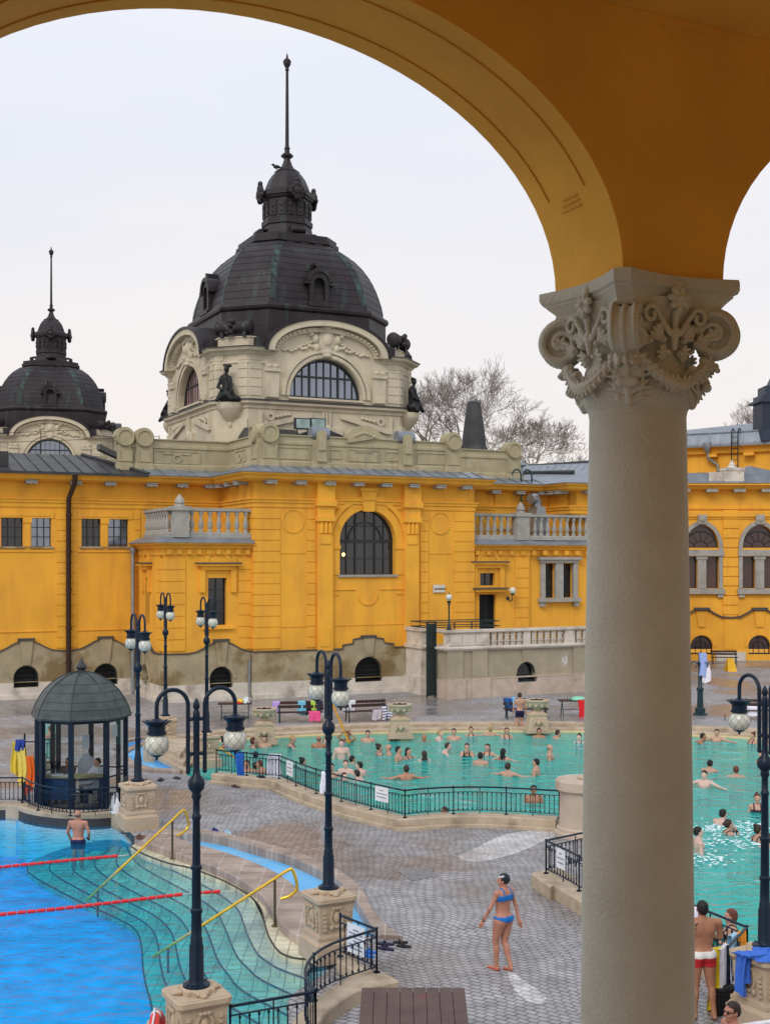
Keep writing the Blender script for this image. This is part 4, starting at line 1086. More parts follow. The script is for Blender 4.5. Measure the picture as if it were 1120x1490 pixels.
tag(deck.build('paving', 'paving'), kind='structure')
def walls(mb, loop, z0, z1):
    n = len(loop); vs = [(p[0], p[1], z0) for p in loop] + [(p[0], p[1], z1) for p in loop]
    mb.add(vs, [(i, (i + 1) % n, n + (i + 1) % n, n + i) for i in range(n)])
# blue pool basin
b = MB(); b.poly(bp, (), -1.35); walls(b, bp, -1.36, -.30); tag(b.build('pool_basin', 'bluetile'), kind='structure')
b = MB(); walls(b, bp, -.30, 0.0); tag(b.build('pool_edge', mat('pool_edge_shadow', (.05, .045, .045), .4)), kind='structure')  # near-black colour paints the shadow band between coping and water
# submerged wavy steps
Apx = [(191, 1231), (209, 1242), (244, 1255), (276, 1262), (309, 1274), (334, 1285), (362, 1302), (379, 1321), (387, 1350), (393, 1366), (405, 1383), (420, 1391), (434, 1394), (450, 1395)]
Bpx = [(178, 1222), (140, 1224), (90, 1236), (50, 1252), (40, 1264), (56, 1279), (112, 1309), (169, 1335), (197, 1352), (206, 1375), (209, 1412), (218, 1450), (245, 1510), (420, 1640)]
def resample(P, n):
    P = [Vector(p) for p in P]; d = [0]
    for a, c in zip(P, P[1:]): d.append(d[-1] + (c - a).length)
    o = []; j = 0
    for k in range(n):
        t = d[-1] * k / (n - 1)
        while j < len(d) - 2 and d[j + 1] < t: j += 1
        o.append(P[j].lerp(P[j + 1], (t - d[j]) / max(1e-9, d[j + 1] - d[j])))
    return o
NS = 7
def dense(px, z):
    # keep the knots matched between the two lines
    P = [Vector((*xy(G(p[0], p[1], z)), 0)) for p in px]
    return [Vector((v.x, v.y)) for v in bez(P, 6)]
Ac = dense(Apx, -.13); Bc = dense(Bpx, -1.2)
st = MB(); ns_ = MB()
Kr = resample([Vector(p) for p in Kc] , len(Ac))
st.add([(p.x, p.y, -.13) for p in Kr] + [(p.x, p.y, -.13) for p in Ac], [(i, i + 1, len(Ac) + i + 1, len(Ac) + i)[::-1] for i in range(len(Ac) - 1)])
for k in range(NS + 1):
    f0 = k / NS; f1 = (k + 1) / NS; z = -.13 - k * .153
    c0 = [a.lerp(b_, f0) for a, b_ in zip(Ac, Bc)]
    n = len(c0)
    st.add([(p.x, p.y, z) for p in c0] + [(p.x, p.y, z - .153) for p in c0], [(i, i + 1, n + i + 1, n + i)[::-1] for i in range(n - 1)])
    if k < NS:
        c1 = [a.lerp(b_, f1) for a, b_ in zip(Ac, Bc)]
        st.add([(p.x, p.y, z - .153) for p in c0] + [(p.x, p.y, z - .153) for p in c1], [(i, i + 1, n + i + 1, n + i)[::-1] for i in range(n - 1)])
    ns_.tube([(p.x, p.y, z - .008) for p in c0], .020, 6)
tag(st.build('pool_steps', 'sand'), kind='structure')
tag(ns_.build('step_edge', mat('dark_step_edge', (.055, .045, .035), .5)), kind='structure')
wb = MB(); wb.prism(bp, -1.345, ZW)
tag(wb.build('pool_water', water('blue_water', (.30, .93, .99), 1.0, (.0, .46, .98), .12, 1.0, 2.2, .12, foam=.03, ior=1.11)), kind='structure')
# turquoise pool
b = MB(); b.poly(tp, (), -1.1); walls(b, tp, -1.1, .05); tag(b.build('pool_basin', 'teal'), kind='structure')
wb = MB(); wb.prism(tp, -1.095, ZWT)
tag(wb.build('pool_water', water('turquoise_water', (.40, .94, .92), 1.0, (.02, .62, .58), .55, 1.0, 1.3, .16, foam=.6)), kind='structure')
# channels
for lp, nm in ((chan, 'foot_channel'), (ch_l, 'foot_channel')):
    b = MB(); b.poly(lp, (), -.16); walls(b, lp, -.16, .0); tag(b.build(nm, 'chan'), kind='structure')
# kerbs: a band between two curves, with a real top and faces
def band(a, c, z0, z1, name, m, bevel=.03):
    """solid kerb between polylines a and c (same direction)"""
    n = max(len(a), len(c), 24); A = resample(a, n); C_ = resample(c, n)
    mb = MB()
    prof = []
    vs = []
    for p, q in zip(A, C_):
        d = (q - p); d = d.normalized() if d.length > 1e-6 else Vector((0, 0)); d = d * bevel
        vs += [(p.x, p.y, z0), (p.x, p.y, z1 - bevel), (p.x + d.x, p.y + d.y, z1), (q.x - d.x, q.y - d.y, z1), (q.x, q.y, z1 - bevel), (q.x, q.y, z0)]
    fs = [(i * 6 + k, i * 6 + k + 1, (i + 1) * 6 + k + 1, (i + 1) * 6 + k) for i in range(n - 1) for k in range(5)]
    fs += [tuple(range(6))[::-1], tuple((n - 1) * 6 + k for k in range(6))]
    mb.add(vs, fs)
    return tag(mb.build(name, m), kind='structure')
inner = smooth2(Gs([(196, 1224), (240, 1241), (277, 1254), (322, 1272), (356, 1290), (382, 1311), (398, 1336), (413, 1355), (430, 1367), (452, 1380)], -.05), 4)
outer = smooth2(Gs([(232, 1211), (255, 1218), (285, 1227), (320, 1237), (360, 1250), (399, 1267), (430, 1288), (448, 1304), (470, 1322), (500, 1364)], .06), 4)
band(inner, outer, -.5, .06, 'stone_kerb', 'brick')
o_in = smooth2(Gs([(262, 1212), (292, 1211), (330, 1218), (360, 1227), (421, 1245), (466, 1265), (490, 1278), (510, 1298), (524, 1318), (542, 1348), (552, 1360)], .08), 4)
o_out = smooth2(Gs([(250, 1206), (292, 1206), (330, 1212), (362, 1220), (433, 1239), (487, 1262), (521, 1285), (536, 1308), (545, 1325), (562, 1345), (585, 1362)], .08), 4)
band(o_in, o_out, -.3, .08, 'stone_kerb', 'brick')
band(Gs([(228, 1210), (262, 1214)], .08), Gs([(236, 1204), (262, 1206)], .08), -.2, .075, 'stone_kerb', 'brick')
# coping behind the pavilion side of the blue pool
cp_in = top_edge[:-1]
def offset(P, d):
    P = [Vector(p) for p in P]; o = []
    for i, p in enumerate(P):
        t = (P[min(i + 1, len(P) - 1)] - P[max(i - 1, 0)]); t = t.normalized() if t.length > 1e-9 else Vector((1, 0))
        o.append(p + Vector((-t.y, t.x)) * d)
    return o
band([Vector(p) for p in cp_in], offset(cp_in, .55), -.3, .14, 'pool_coping', 'kerb')
# coping of the turquoise pool with the railing on top
near_line = [Vector(p) for p in near_c2]
band(offset(near_line, .22), offset(near_line, -.28), -.9, .30, 'pool_coping', 'kerb')
band(offset(near_line, -.285), offset(near_line, -.40), 0, .1, 'pool_coping', 'kerb', .02)
# coping near the second railing
c2 = [Vector(p) for p in smooth2(Gs([(794, 1271), (820, 1284), (850, 1301), (900, 1330), (960, 1365), (1000, 1398)], .3), 3)]
band(offset(c2, .35), offset(c2, -.30), 0, .30, 'pool_coping', 'kerb')
band([Vector(xy(G(773, 1270, .3))), Vector(xy(G(800, 1290, .3)))], [Vector(xy(G(812, 1262, .3))), Vector(xy(G(840, 1275, .3)))], 0, .295, 'pool_coping', 'kerb')
# far kerbs of the turquoise pool: two steps, blue gutter, outer kerb
fcr = [Vector(p) for p in far_c][::-1]
fcr = [p for p in fcr]
def far_band(d0, d1, z0, z1, name, m): band(offset(fcr, d0), offset(fcr, d1), z0, z1, name, m, .02)
M['warmkerb'] = mat('yellowish_step', (.55, .45, .24), .7, var=.1, scale=3)
far_band(-.9, .0, -.9, -.02, 'pool_step', 'sand'); far_band(-1.9, -.9, -.9, -.2, 'pool_step', 'sand'); far_band(-2.9, -1.9, -1.09, -.4, 'pool_step', 'sand')
far_band(.0, .35, -.5, .14, 'pool_step', 'warmkerb'); far_band(.35, .9, -.3, .22, 'stone_kerb', 'kerb'); far_band(.9, 1.5, -.3, .36, 'stone_kerb', 'kerb')
far_band(1.5, 2.25, -.3, .06, 'foot_channel', 'chan'); far_band(2.25, 2.6, -.3, .12, 'stone_kerb', 'brick')
# stone steps at the left end of the turquoise pool
b = MB()
lp = Gs([(208, 1087), (216, 1080), (245, 1077), (285, 1083), (285, 1104), (272, 1124), (268, 1123), (236, 1106), (211, 1094)], .1)
b.prism(lp, 0, .16); tag(b.build('stone_kerb', 'kerb'), kind='structure')
ctr = Vector((sum(p[0] for p in lp) / len(lp), sum(p[1] for p in lp) / len(lp)))
b = MB(); b.prism([tuple(ctr + (Vector(p) - ctr) * .82) for p in lp], .1, .3); b.prism([tuple(ctr + (Vector(p) - ctr) * .62) for p in lp], .2, .45); tag(b.build('stone_steps', 'kerb'), kind='structure')
el = [Vector(p) for p in Gs([(184, 1102), (199, 1114), (223, 1122), (268, 1124)], 0)]
band(el, offset(el, -.32), -.1, .12, 'stone_kerb', 'brick', .02)
el = [Vector(p) for p in Gs([(176, 1092), (184, 1081), (208, 1076), (240, 1075)], 0)]
band(el, offset(el, .3), -.1, .1, 'stone_kerb', 'brick', .02)
# curved coping by the near pedestal
n1 = smooth2(Gs([(548, 1410), (518, 1418), (485, 1434), (455, 1455), (430, 1478), (412, 1520)], .25), 4)
n2 = smooth2(Gs([(580, 1427), (530, 1437), (500, 1452), (476, 1472), (462, 1495), (452, 1540)], .25), 4)
band([Vector(p) for p in n1], [Vector(p) for p in n2], -.6, .25, 'pool_coping', 'kerb')
n3 = Gs([(500, 1384), (548, 1410)], .25); n4 = Gs([(490, 1392), (535, 1419)], .25)
band([Vector(p) for p in n3], [Vector(p) for p in n4], -.6, .20, 'pool_coping', 'kerb')
n5 = Gs([(420, 1478), (330, 1500), (200, 1515), (-420, 1520)], .1); n6 = Gs([(440, 1490), (330, 1530), (200, 1545), (-420, 1550)], .1)
# lighter wet and dry patches on the paving
M['dry'] = paving('pale_paving', (.66, .65, .66), (.60, .59, .61), (.40, .39, .39), 1.0, R(38))
def patch(px, mname, name='paving_patch', z=.004, cut=True):
    b = MB(); b.poly(smooth2(Gs(px), 4), (), z); tag(b.build(name, mname), kind='structure')
patch([(664, 1246), (690, 1235), (715, 1222), (745, 1212), (790, 1208), (812, 1214), (790, 1224), (765, 1236), (740, 1245), (700, 1254), (675, 1252), (664, 1246)], 'dry')
patch([(738, 1412), (752, 1420), (775, 1436), (795, 1452), (780, 1462), (755, 1448), (742, 1430)], 'dry')
mh = MB(); q = Gs([(575, 1265), (620, 1262), (640, 1276), (598, 1282)]); mh.poly(q, (), .006); tag(mh.build('manhole_cover', mat('cover', (.2, .19, .19), .7, var=.2, scale=6)), kind='structure')
# ------------------------------------------------------------------ lamps, pedestals, railings, kiosk, benches
M['ped'] = mat('pedestal_stone', (.50, .385, .27), .8, var=.13, scale=2.5, bump=.3, bscale=14, stain=(.34, .27, .2), stain_scale=1.3, stain_pos=.6, stain_w=.12)
M['navy'] = mat('dark_blue_iron', (.004, .014, .032), .42, .0, var=.2, scale=5, spec=.3)
M['grid'] = mat('globe_grid', (.22, .24, .2), .5)
def make_pedestal(name='lamp_pedestal', h=1.16, w=.40):
    e = empty(name)
    b = MB()
    w2 = w
    b.box(-w2 * 1.02, w2 * 1.02, -w2 * 1.02, w2 * 1.02, 0, .34)
    b.add([], [])
    def fr(za, zb, a, c): b.add([(-a, -a, za), (a, -a, za), (a, a, za), (-a, a, za), (-c, -c, zb), (c, -c, zb), (c, c, zb), (-c, c, zb)], [(0, 3, 2, 1), (4, 5, 6, 7), (0, 1, 5, 4), (1, 2, 6, 5), (2, 3, 7, 6), (3, 0, 4, 7)])
    fr(.34, .42, w2 * .98, w2 * .86); fr(.42, .47, w2 * .9, w2 * .9); fr(.47, .52, w2 * .84, w2 * .8); fr(.52, h - .15, w2 * .78, w2 * .84); fr(h - .15, h - .11, w2 * .84, w2 * .92)
    b.build('base', 'ped', e)
    c = MB(); p = []
    a = w2 * 1.0; r_ = .1
    for q in range(4):
        cx, cy = (a - r_, -a + r_) if q == 0 else ((a - r_, a - r_) if q == 1 else ((-a + r_, a - r_) if q == 2 else (-a + r_, -a + r_)))
        for k in range(5):
            an = -PI / 2 + q * PI / 2 + k * PI / 8
            p.append((cx + r_ * math.cos(an), cy + r_ * math.sin(an)))
    c.sweep(p, [(-.085, h - .11), (-.03, h - .11), (0, h - .08), (0, h - .01), (-.03, h + .006), (-.085, h + .006)], closed=True)
    c.poly([(x * .93, y * .93) for x, y in p], (), h + .009)
    c.box(-.2, .2, -.2, .2, h, h + .07)
    c.lathe([(.24, h), (.24, h + .06), (.2, h + .085), (.05, h + .09)], 16)
    for k in range(4):
        T = TR(0, 0, 0, k * PI / 2)
        c.ell((0, -.27, h + .04), (.07, .06, .045), 8, 6, T); c.ell((0, -.32, h + .03), (.05, .04, .03), 8, 6, T)
        for sg_ in (-1, 1): c.ell((sg_ * .06, -.25, h + .05), (.035, .05, .035), 8, 6, T)
    c.build('cap', 'ped', e)
    r = MB()
    for k in range(4):
        T = TR(0, 0, 0, k * PI / 2); y = -w2 * .81
        hh = h
        ring(r, 0, h - .36, .10, .135, y - .035, y + .02, 0, 2 * PI, 14, T, ry=.15, ry1=.185)
        r.ell((0, y - .01, h - .36), (.06, .035, .1), 10, 8, T)
        for sg_ in (-1, 1):
            for j in range(5): r.box(sg_ * .23 - .03, sg_ * .23 + .03, y - .035, y + .01, h - .58 + j * .075, h - .58 + j * .075 + .05, T)
            r.ell((sg_ * .1, y - .02, h - .53), (.04, .03, .05), 8, 6, T)
        for j in range(3): r.ell(((j - 1) * .06, y - .03, h - .19), (.035, .03, .03), 8, 6, T)
    r.build('carved_panel', 'ped', e, True)
    return e
def make_lamp(H=4.0, reach=.22, name='street_lamp'):
    e = empty(name)
    p = MB()
    p.lathe([(.19, 0), (.19, .03), (.12, .05), (.105, .08), (.10, .55), (.085, .6), (.085, .66), (.075, .68), (.07, 1.0), (.085, 1.02), (.085, 1.06), (.066, 1.08), (.062, 1.6), (.078, 1.62), (.078, 1.66), (.058, 1.68), (.052, 2.3), (.066, 2.32), (.066, 2.36), (.05, 2.38), (.048, H - 1.42), (.07, H - 1.38), (.06, H - 1.32), (.11, H - 1.26), (.12, H - 1.2), (.11, H - 1.14), (.055, H - 1.08), (.045, H - 1.0), (.045, H - .32), (.052, H - .28), (.045, H - .2), (.03, H - .17), (.05, H - .13), (.035, H - .06), (0, H)], 14)
    for k in range(4): p.ell((.155 * math.cos(k * PI / 2 + .4), .155 * math.sin(k * PI / 2 + .4), .04), (.018, .018, .02), 6, 4)
    p.build('post', 'navy', e, True)
    for sg_ in (-1, 1):
        a = MB(); x0 = .12 * sg_; zt = H + .0
        pts = [(x0, 0, H - 1.0), (x0, 0, zt - .12)] + [(x0 + sg_ * reach * (1 - math.cos(PI * k / 12)), 0, zt - .10 + reach * math.sin(PI * k / 12)) for k in range(13)] + [(x0 + sg_ * 2 * reach, 0, zt - .28)]
        a.tube(pts, .03, 10)
        for zz in (H - .3, H - .78): a.tube([(0, 0, zz), (x0, 0, zz)], .022, 8); a.ell((x0 * .6, 0, zz), (.03, .03, .03), 8, 6)
        a.ell((x0, 0, H - 1.02), (.036, .036, .04), 8, 6)
        ao = a.build('arm', 'navy', e, True)
        gx = x0 + sg_ * 2 * reach; gz = zt - .28
        c = MB(); c.lathe([(.04, .02), (.12, -.02), (.12, -.06), (.115, -.16), (.135, -.165), (.135, -.2), (.1, -.21)], 16, (gx, 0, gz))
        for k in range(12):
            an = 2 * PI * k / 12
            T = TR(gx, 0, gz - .05, an)
            c.add([(.12, -.033, -.03), (.12, .033, -.03), (.165, .034, .03), (.165, -.034, .03), (.21, .012, .035), (.21, -.012, .035), (.17, .03, .015), (.17, -.03, .015)], [(0, 1, 2, 3), (3, 2, 4, 5), (0, 7, 6, 1), (7, 5, 4, 6), (0, 3, 5, 7), (1, 6, 4, 2)], T)
        c.build('crown', 'navy', ao)
        g = MB(); R_ = .166; g.ell((gx, 0, gz - .34), (R_, R_, R_ * .98), 20, 14); g.build('globe', 'globe', ao, True)
        n = MB()
        for s2 in (-1, 1):
            for k in range(8):
                pts = []
                for i in range(11):
                    f_ = i / 10; el = R(58) - R(125) * f_; an = 2 * PI * k / 8 + s2 * f_ * 1.75
                    pts.append((gx + (R_ + .002) * math.cos(el) * math.cos(an), (R_ + .002) * math.cos(el) * math.sin(an), gz - .34 + R_ * .98 * math.sin(el)))
                n.tube(pts, .0028, 3, caps=False)
        n.build('wire_net', 'grid', ao)
        k_ = MB(); k_.lathe([(0, -.565), (.02, -.54), (.012, -.525), (.03, -.515), (.08, -.49), (.10, -.468), (.09, -.458)], 14, (gx, 0, gz)); k_.build('drop_cap', 'navy', ao, True)
    return e
def axis(loc): return loc
lampA = make_lamp(); pedA = make_pedestal()
GL = 'double armed lamps around the pools'; GP = 'stone lamp pedestals'
lamp_spots = [
    # px, cap y (z 1.16), arm rotation, ped rotation, lamp label, pedestal label
    (286, 1443, R(25), R(28), 'nearest double lamp with two globes over the blue pool steps, dark blue', 'nearest carved stone pedestal at the bottom edge beside the red buoy'),
    (478, 1299, R(-65), R(28), 'double lamp rising from the channel end, one globe nearly in front of the other', 'carved stone pedestal at the end of the blue foot channel'),
    (1112, 1385, R(-64), R(30), 'double lamp at the right edge before the turquoise pool', 'stone pedestal draped with a blue towel'),
    (201, 1141, R(-60), R(25), 'double lamp right beside the glass kiosk', 'stone pedestal between the glass kiosk and the pool steps'),
    (301, 1069, R(-60), R(25), 'double lamp in front of the narrow window of the balcony block', 'stone pedestal at the left end of the curved black railing'),
    (241, 1045, R(-61), R(25), 'farthest double lamp before the corner quoins of the balcony block', 'small stone pedestal on the round steps by the blue crescent channel'),
]
for i, (px, py, ra, rp, ll, pl) in enumerate(lamp_spots):
    g = G(px, py, 1.16)
    l_ = lampA if i == 0 else copy_tree(lampA); p_ = pedA if i == 0 else copy_tree(pedA)
    zb = 0
    if i == 0: zb = 0
    l_.location = (g.x, g.y, 1.16 + .085); l_.rotation_euler = (0, 0, ra); tag(l_, ll, 'lamp', GL)
    p_.location = (g.x, g.y, 0); p_.rotation_euler = (0, 0, rp); tag(p_, pl, 'pedestal', GP)
    l_.scale = (1, 1, (1.0, 1.03, 1.0, 1.08, 1.12, 1.13)[i])
    if i == 3: p_.scale = (1.12, 1.12, 1)
# small green lamp post with bathrobes at the far right
lp = empty('hook_post', G(1018, 1040), 0, 'dark green post with towels hanging, right of the column across the pool', 'post')
b = MB(); b.lathe([(.34, 0), (.34, .05), (.24, .1), (.24, .3), (.15, .36), (.13, 1.1), (.17, 1.14), (.17, 1.22), (.1, 1.3), (.085, 2.7), (.12, 2.75), (.05, 2.85), (0, 2.95)], 14); b.build('post', 'iron', lp, True)
b = MB()
for k in range(5):
    an = k * 2 * PI / 5 + .3
    b.tube(bez([(.06 * math.cos(an), .06 * math.sin(an), 2.3), (.3 * math.cos(an), .3 * math.sin(an), 2.45), (.42 * math.cos(an), .42 * math.sin(an), 2.3), (.4 * math.cos(an), .4 * math.sin(an), 2.2)], 4), .02, 6)
b.build('hooks', 'iron', lp, True)

# ---- draped cloth
def cloth(name, col, w_, h_, loc, rz, label, fold=.03, depth=.25, seed=1, group=None, stripes=None, cat='towel', parent=None, taper=0.0, back=.4):
    """cloth hung over a horizontal edge: short back flap, top, long front flap"""
    rn = random.Random(seed); m = MB()
    nu, nv = 14, 22
    L_ = h_ * (1 + back) + .06
    ph = [rn.uniform(0, 6) for _ in range(5)]
    vs = []
    for j in range(nv + 1):
        t = j / nv; s = t * L_
        for i in range(nu + 1):
            u = i / nu - .5
            if s < h_ * back: y, z = .035, -(h_ * back - s)
            elif s < h_ * back + .06: q = (s - h_ * back) / .06; y, z = .035 - .07 * q, .02 * math.sin(PI * q)
            else: y, z = -.035, -(s - h_ * back - .06)
            dz = min(1, max(0, -z / h_))
            wv = math.sin(u * 9 + ph[0]) * .6 + math.sin(u * 17 + ph[1] + z * 2) * .4
            x = u * w_ * (1 - taper * dz) + .03 * math.sin(z * 5 + ph[2])
            y += -(fold * wv * (dz + .25)) * (1 if y < 0 else -1) * .8
            z2 = z + .05 * math.sin(u * 5 + ph[3]) * dz * h_ * 1.2
            vs.append((x, y, z2))
    fs = [(j * (nu + 1) + i, j * (nu + 1) + i + 1, (j + 1) * (nu + 1) + i + 1, (j + 1) * (nu + 1) + i) for j in range(nv) for i in range(nu)]
    m.add(vs, fs)
    th = [(x, y + .012, z) for x, y, z in vs]
    m.add(th, [f[::-1] for f in fs])
    if stripes:
        m.m = [(1 if (k // nu) % stripes[1] == 0 else 0) for k in range(len(fs))] * 2
    key = 'cloth_%.2f_%.2f_%.2f' % col
    if key not in M: M[key] = mat('cloth', col, .95, var=.1, scale=9, bump=.3, bscale=60)
    mats = [key]
    if stripes:
        k2 = 'cloth_s_%.2f' % stripes[0][0]
        if k2 not in M: M[k2] = mat('cloth_stripe', stripes[0], .95)
        mats.append(k2)
    o = m.build(name, mats, parent, True, loc, rz, 80)
    if parent is None: tag(o, label, cat, group)
    return o
def heap(name, col, r, loc, label, cat='towel', seed=3, group=None):
    rn = random.Random(seed); m = MB(); n, k_ = 18, 7; vs = []; fs = []
    for j in range(k_ + 1):
        el = (PI / 2) * (1 - j / k_)
        for i in range(n):
            a = 2 * PI * i / n
            q = 1 + .18 * math.sin(3 * a + seed + j) + .12 * math.sin(7 * a + j * 1.3)
            vs.append((r[0] * math.cos(el) * math.cos(a) * q, r[1] * math.cos(el) * math.sin(a) * q, r[2] * math.sin(el) * (1 + .2 * math.sin(5 * a + j))))
    fs = [(j * n + i, (j + 1) * n + i, (j + 1) * n + (i + 1) % n, j * n + (i + 1) % n) for j in range(k_) for i in range(n)]
    fs.append(tuple(k_ * n + i for i in range(n))[::-1])
    m.add(vs, fs)
    key = 'cloth_%.2f_%.2f_%.2f' % col
    if key not in M: M[key] = mat('cloth', col, .95, var=.1, scale=9, bump=.3, bscale=60)
    o = m.build(name, key, None, True, loc, rn.uniform(0, 3)); return tag(o, label, cat, group)

# ---- railings
def railing(path, label, zb=.30, h=.72, step=.125, post=1.35, parent=None, mid=True, feet_drop=0.0):
    P = [Vector((p[0], p[1])) for p in path]
    d = [0]
    for a, c in zip(P, P[1:]): d.append(d[-1] + (c - a).length)
    LL = d[-1]
    def at(s):
        s = max(0, min(LL, s))
        for j in range(len(P) - 1):
            if s <= d[j + 1] or j == len(P) - 2: return P[j].lerp(P[j + 1], (s - d[j]) / max(1e-9, d[j + 1] - d[j]))
    e = empty('railing', (P[0].x, P[0].y, zb), 0, label, 'railing', 'black iron railings of the pools')
    o = Vector((P[0].x, P[0].y))
    nb = max(1, round(LL / post)); sb = LL / nb
    ns = max(8, int(LL / .25))
    def line(z, r, s0=0, s1=LL, n=ns): return [((at(s0 + (s1 - s0) * k / n) - o).x, (at(s0 + (s1 - s0) * k / n) - o).y, z) for k in range(n + 1)]
    m = MB(); m.tube(line(h, .022), .024, 6); m.build('handrail', 'navy', e, True)
    for k in range(nb + 1):
        q = at(k * sb) - o; m = MB()
        m.box(q.x - .016, q.x + .016, q.y - .016, q.y + .016, 0, h + .01); m.lathe([(.06, 0), (.06, .015), (.025, .03)], 8, (q.x, q.y, 0)); m.ell((q.x, q.y, h + .02), (.028, .028, .022), 8, 5)
        m.build('post', 'navy', e)
    for k in range(nb):
        s0, s1 = k * sb, (k + 1) * sb; m = MB(); nn = max(2, int(sb / .2))
        m.tube(line(h - .13, .012, s0, s1, nn), .013, 5); m.tube(line(.1, .012, s0, s1, nn), .013, 5)
        nbal = max(1, round(sb / step))
        for i in range(1, nbal):
            q = at(s0 + (s1 - s0) * i / nbal) - o
            m.box(q.x - .009, q.x + .009, q.y - .009, q.y + .009, .1, h - .13)
            m.ell((q.x, q.y, .14), (.022, .022, .03), 6, 4); m.ell((q.x, q.y, h - .17), (.022, .022, .03), 6, 4)
        q = at((s0 + s1) / 2) - o
        m.box(q.x - .01, q.x + .01, q.y - .01, q.y + .01, 0, h)
        m.build('baluster_panel', 'navy', e)
    return e
def rp(px, z=.3): return [xy(G(a, b, z)) for a, b in px]
railing(rp([(315, 1124), (373, 1130), (406, 1133)]), 'short black railing before the yellow grab rail at the pool left end')
railing(smooth2(rp([(406, 1133), (454, 1153), (520, 1173), (589, 1190)]), 3), 'long black railing with two white notices and a white bathrobe, left side')
railing(smooth2(rp([(589, 1190), (611, 1187), (655, 1184.5), (702, 1184), (760, 1186.5), (813, 1190)]), 3), 'curved black railing in front of the turquoise pool, ending at the round stone pillar')
railing(smooth2(rp([(794, 1271), (820, 1284), (850, 1301), (900, 1325)]), 3), 'black railing with a white notice just left of the column')
railing(rp([(794, 1271), (845, 1259), (880, 1252)]), 'black railing running back from the notice towards the round pillar', mid=True)
railing(rp([(985, 1365), (1029, 1386), (1086, 1412)]), 'black railing right of the column behind the dark haired man')
railing(rp([(1058, 1445), (1072, 1428), (1086, 1412)], .3), 'short black railing hung with towels beside the stone pedestal', post=.9)
railing(smooth2(rp([(548, 1415), (483, 1438), (452, 1462), (444, 1490), (459, 1516)], .25), 3), 'curved black railing on the stone coping at the bottom centre', .25, step=.14)
railing(rp([(495, 1392), (548, 1415)], .25), 'short black railing with a white notice beside the near pedestal', .25)
railing(rp([(335, 1540), (459, 1516)], .25), 'straight black railing at the bottom edge over the blue pool', .25, post=1.0, step=.14)
railing(rp([(-60, 1168), (33, 1168)], .14), 'black railing left of the kiosk at the frame edge', .14)
railing(smooth2(rp([(33, 1168), (52, 1178), (88, 1186), (125, 1187), (174, 1183)], .14), 3), 'black railing curving round the glass kiosk', .14)
railing(rp([(174, 1183), (184, 1166)], .14), 'last short bay of railing between kiosk and pedestal', .14)

# notices hung on the railings
def notice(px, pts, zt, label, rows=3, w_=.55, h_=.4):
    a, b = Vector((*pts[0], 0)), Vector((*pts[1], 0)); rz = math.atan2((b - a).y, (b - a).x)
    m = MB(); m.box(-w_ / 2, w_ / 2, -.05, -.04, -h_, 0)
    k = px; loc = a.lerp(b, k); loc.z = zt
    o = m.build('notice_board', 'notice', None, loc=loc, rz=rz); tag(o, label, 'notice', 'white notices on the railings')
    t_ = MB(); t_.mi = 0
    for r_ in range(rows):
        z = -.09 - r_ * (h_ - .12) / rows
        ww = (w_ * .3, w_ * .8, w_ * .72)[r_ % 3]
        x = -ww / 2
        while x < ww / 2:
            l_ = rnd.uniform(.012, .03); t_.box(x, min(x + l_, ww / 2), -.053, -.05, z - .022, z + .006); x += l_ + .012
    t_.build('lettering', 'ink', o)
M['notice'] = mat('notice_white', (.72, .74, .78), .6); M['ink'] = mat('ink', (.12, .14, .2), .8)
q = rp([(406, 1133), (454, 1153), (520, 1173), (589, 1190)])
notice(.38, (q[0], q[1]), 1.0, 'white notice with three lines on the railing, the one beside the bathrobe', w_=.5, h_=.46)
notice(.55, (q[2], q[3]), 1.0, 'white notice with three lines near the railing corner by the pool')
q = rp([(794, 1271), (820, 1284), (850, 1301)]); notice(.93, (q[0], q[1]), 1.0, 'white notice on the railing just left of the big column', w_=.38, h_=.42)
q = rp([(495, 1392), (548, 1415)], .25); notice(.5, (q[0], q[1]), .93, 'large white notice with many lines beside the near pedestal', rows=6, w_=.5, h_=.5)

# ---- round pillar
rpq = G(852, 1222); b = MB(); e = empty('round_pillar', (rpq.x, rpq.y + .6, 0), 0, 'round pale stone pillar with a drum top at the end of the curved railing', 'pillar')
b.lathe([(.72, 0), (.72, .1), (.66, .14), (.66, .2), (.6, .24), (.58, 1.1), (.6, 1.14), (.62, 1.18), (.7, 1.2), (.7, 1.42), (.66, 1.46), (0, 1.48)], 32); b.build('drum', 'pinkstone', e, True)
b = MB(); b.ell((.15, -.1, 1.5), (.3, .2, .09), 12, 8); b.build('cover', 'kerb', e, True)

# ---- brass hand rails
def handrail(px_pts, label, posts, r=.03):
    pts = [G(a, b, z) if isinstance(z, (int, float)) else D(a, b, z[0]) for a, b, z in px_pts]
    o = Vector((pts[-1].x, pts[-1].y, 0))
    e = empty('grab_rail', o, 0, label, 'grab rail', 'brass grab rails of the pool steps')
    m = MB(); m.tube([p - o for p in bez(pts, 6)], r, 10); m.build('rail', 'brass', e, True)
    for a, b_ in posts:
        m = MB(); m.tube([a - o, b_ - o], .024, 8); m.lathe([(.06, 0), (.06, .02), (.03, .04)], 10, tuple(a - o)); m.build('post', 'galv' if False else 'brassdark', e, True)
M['brassdark'] = mat('old_brass', (.13, .10, .05), .4, .6)
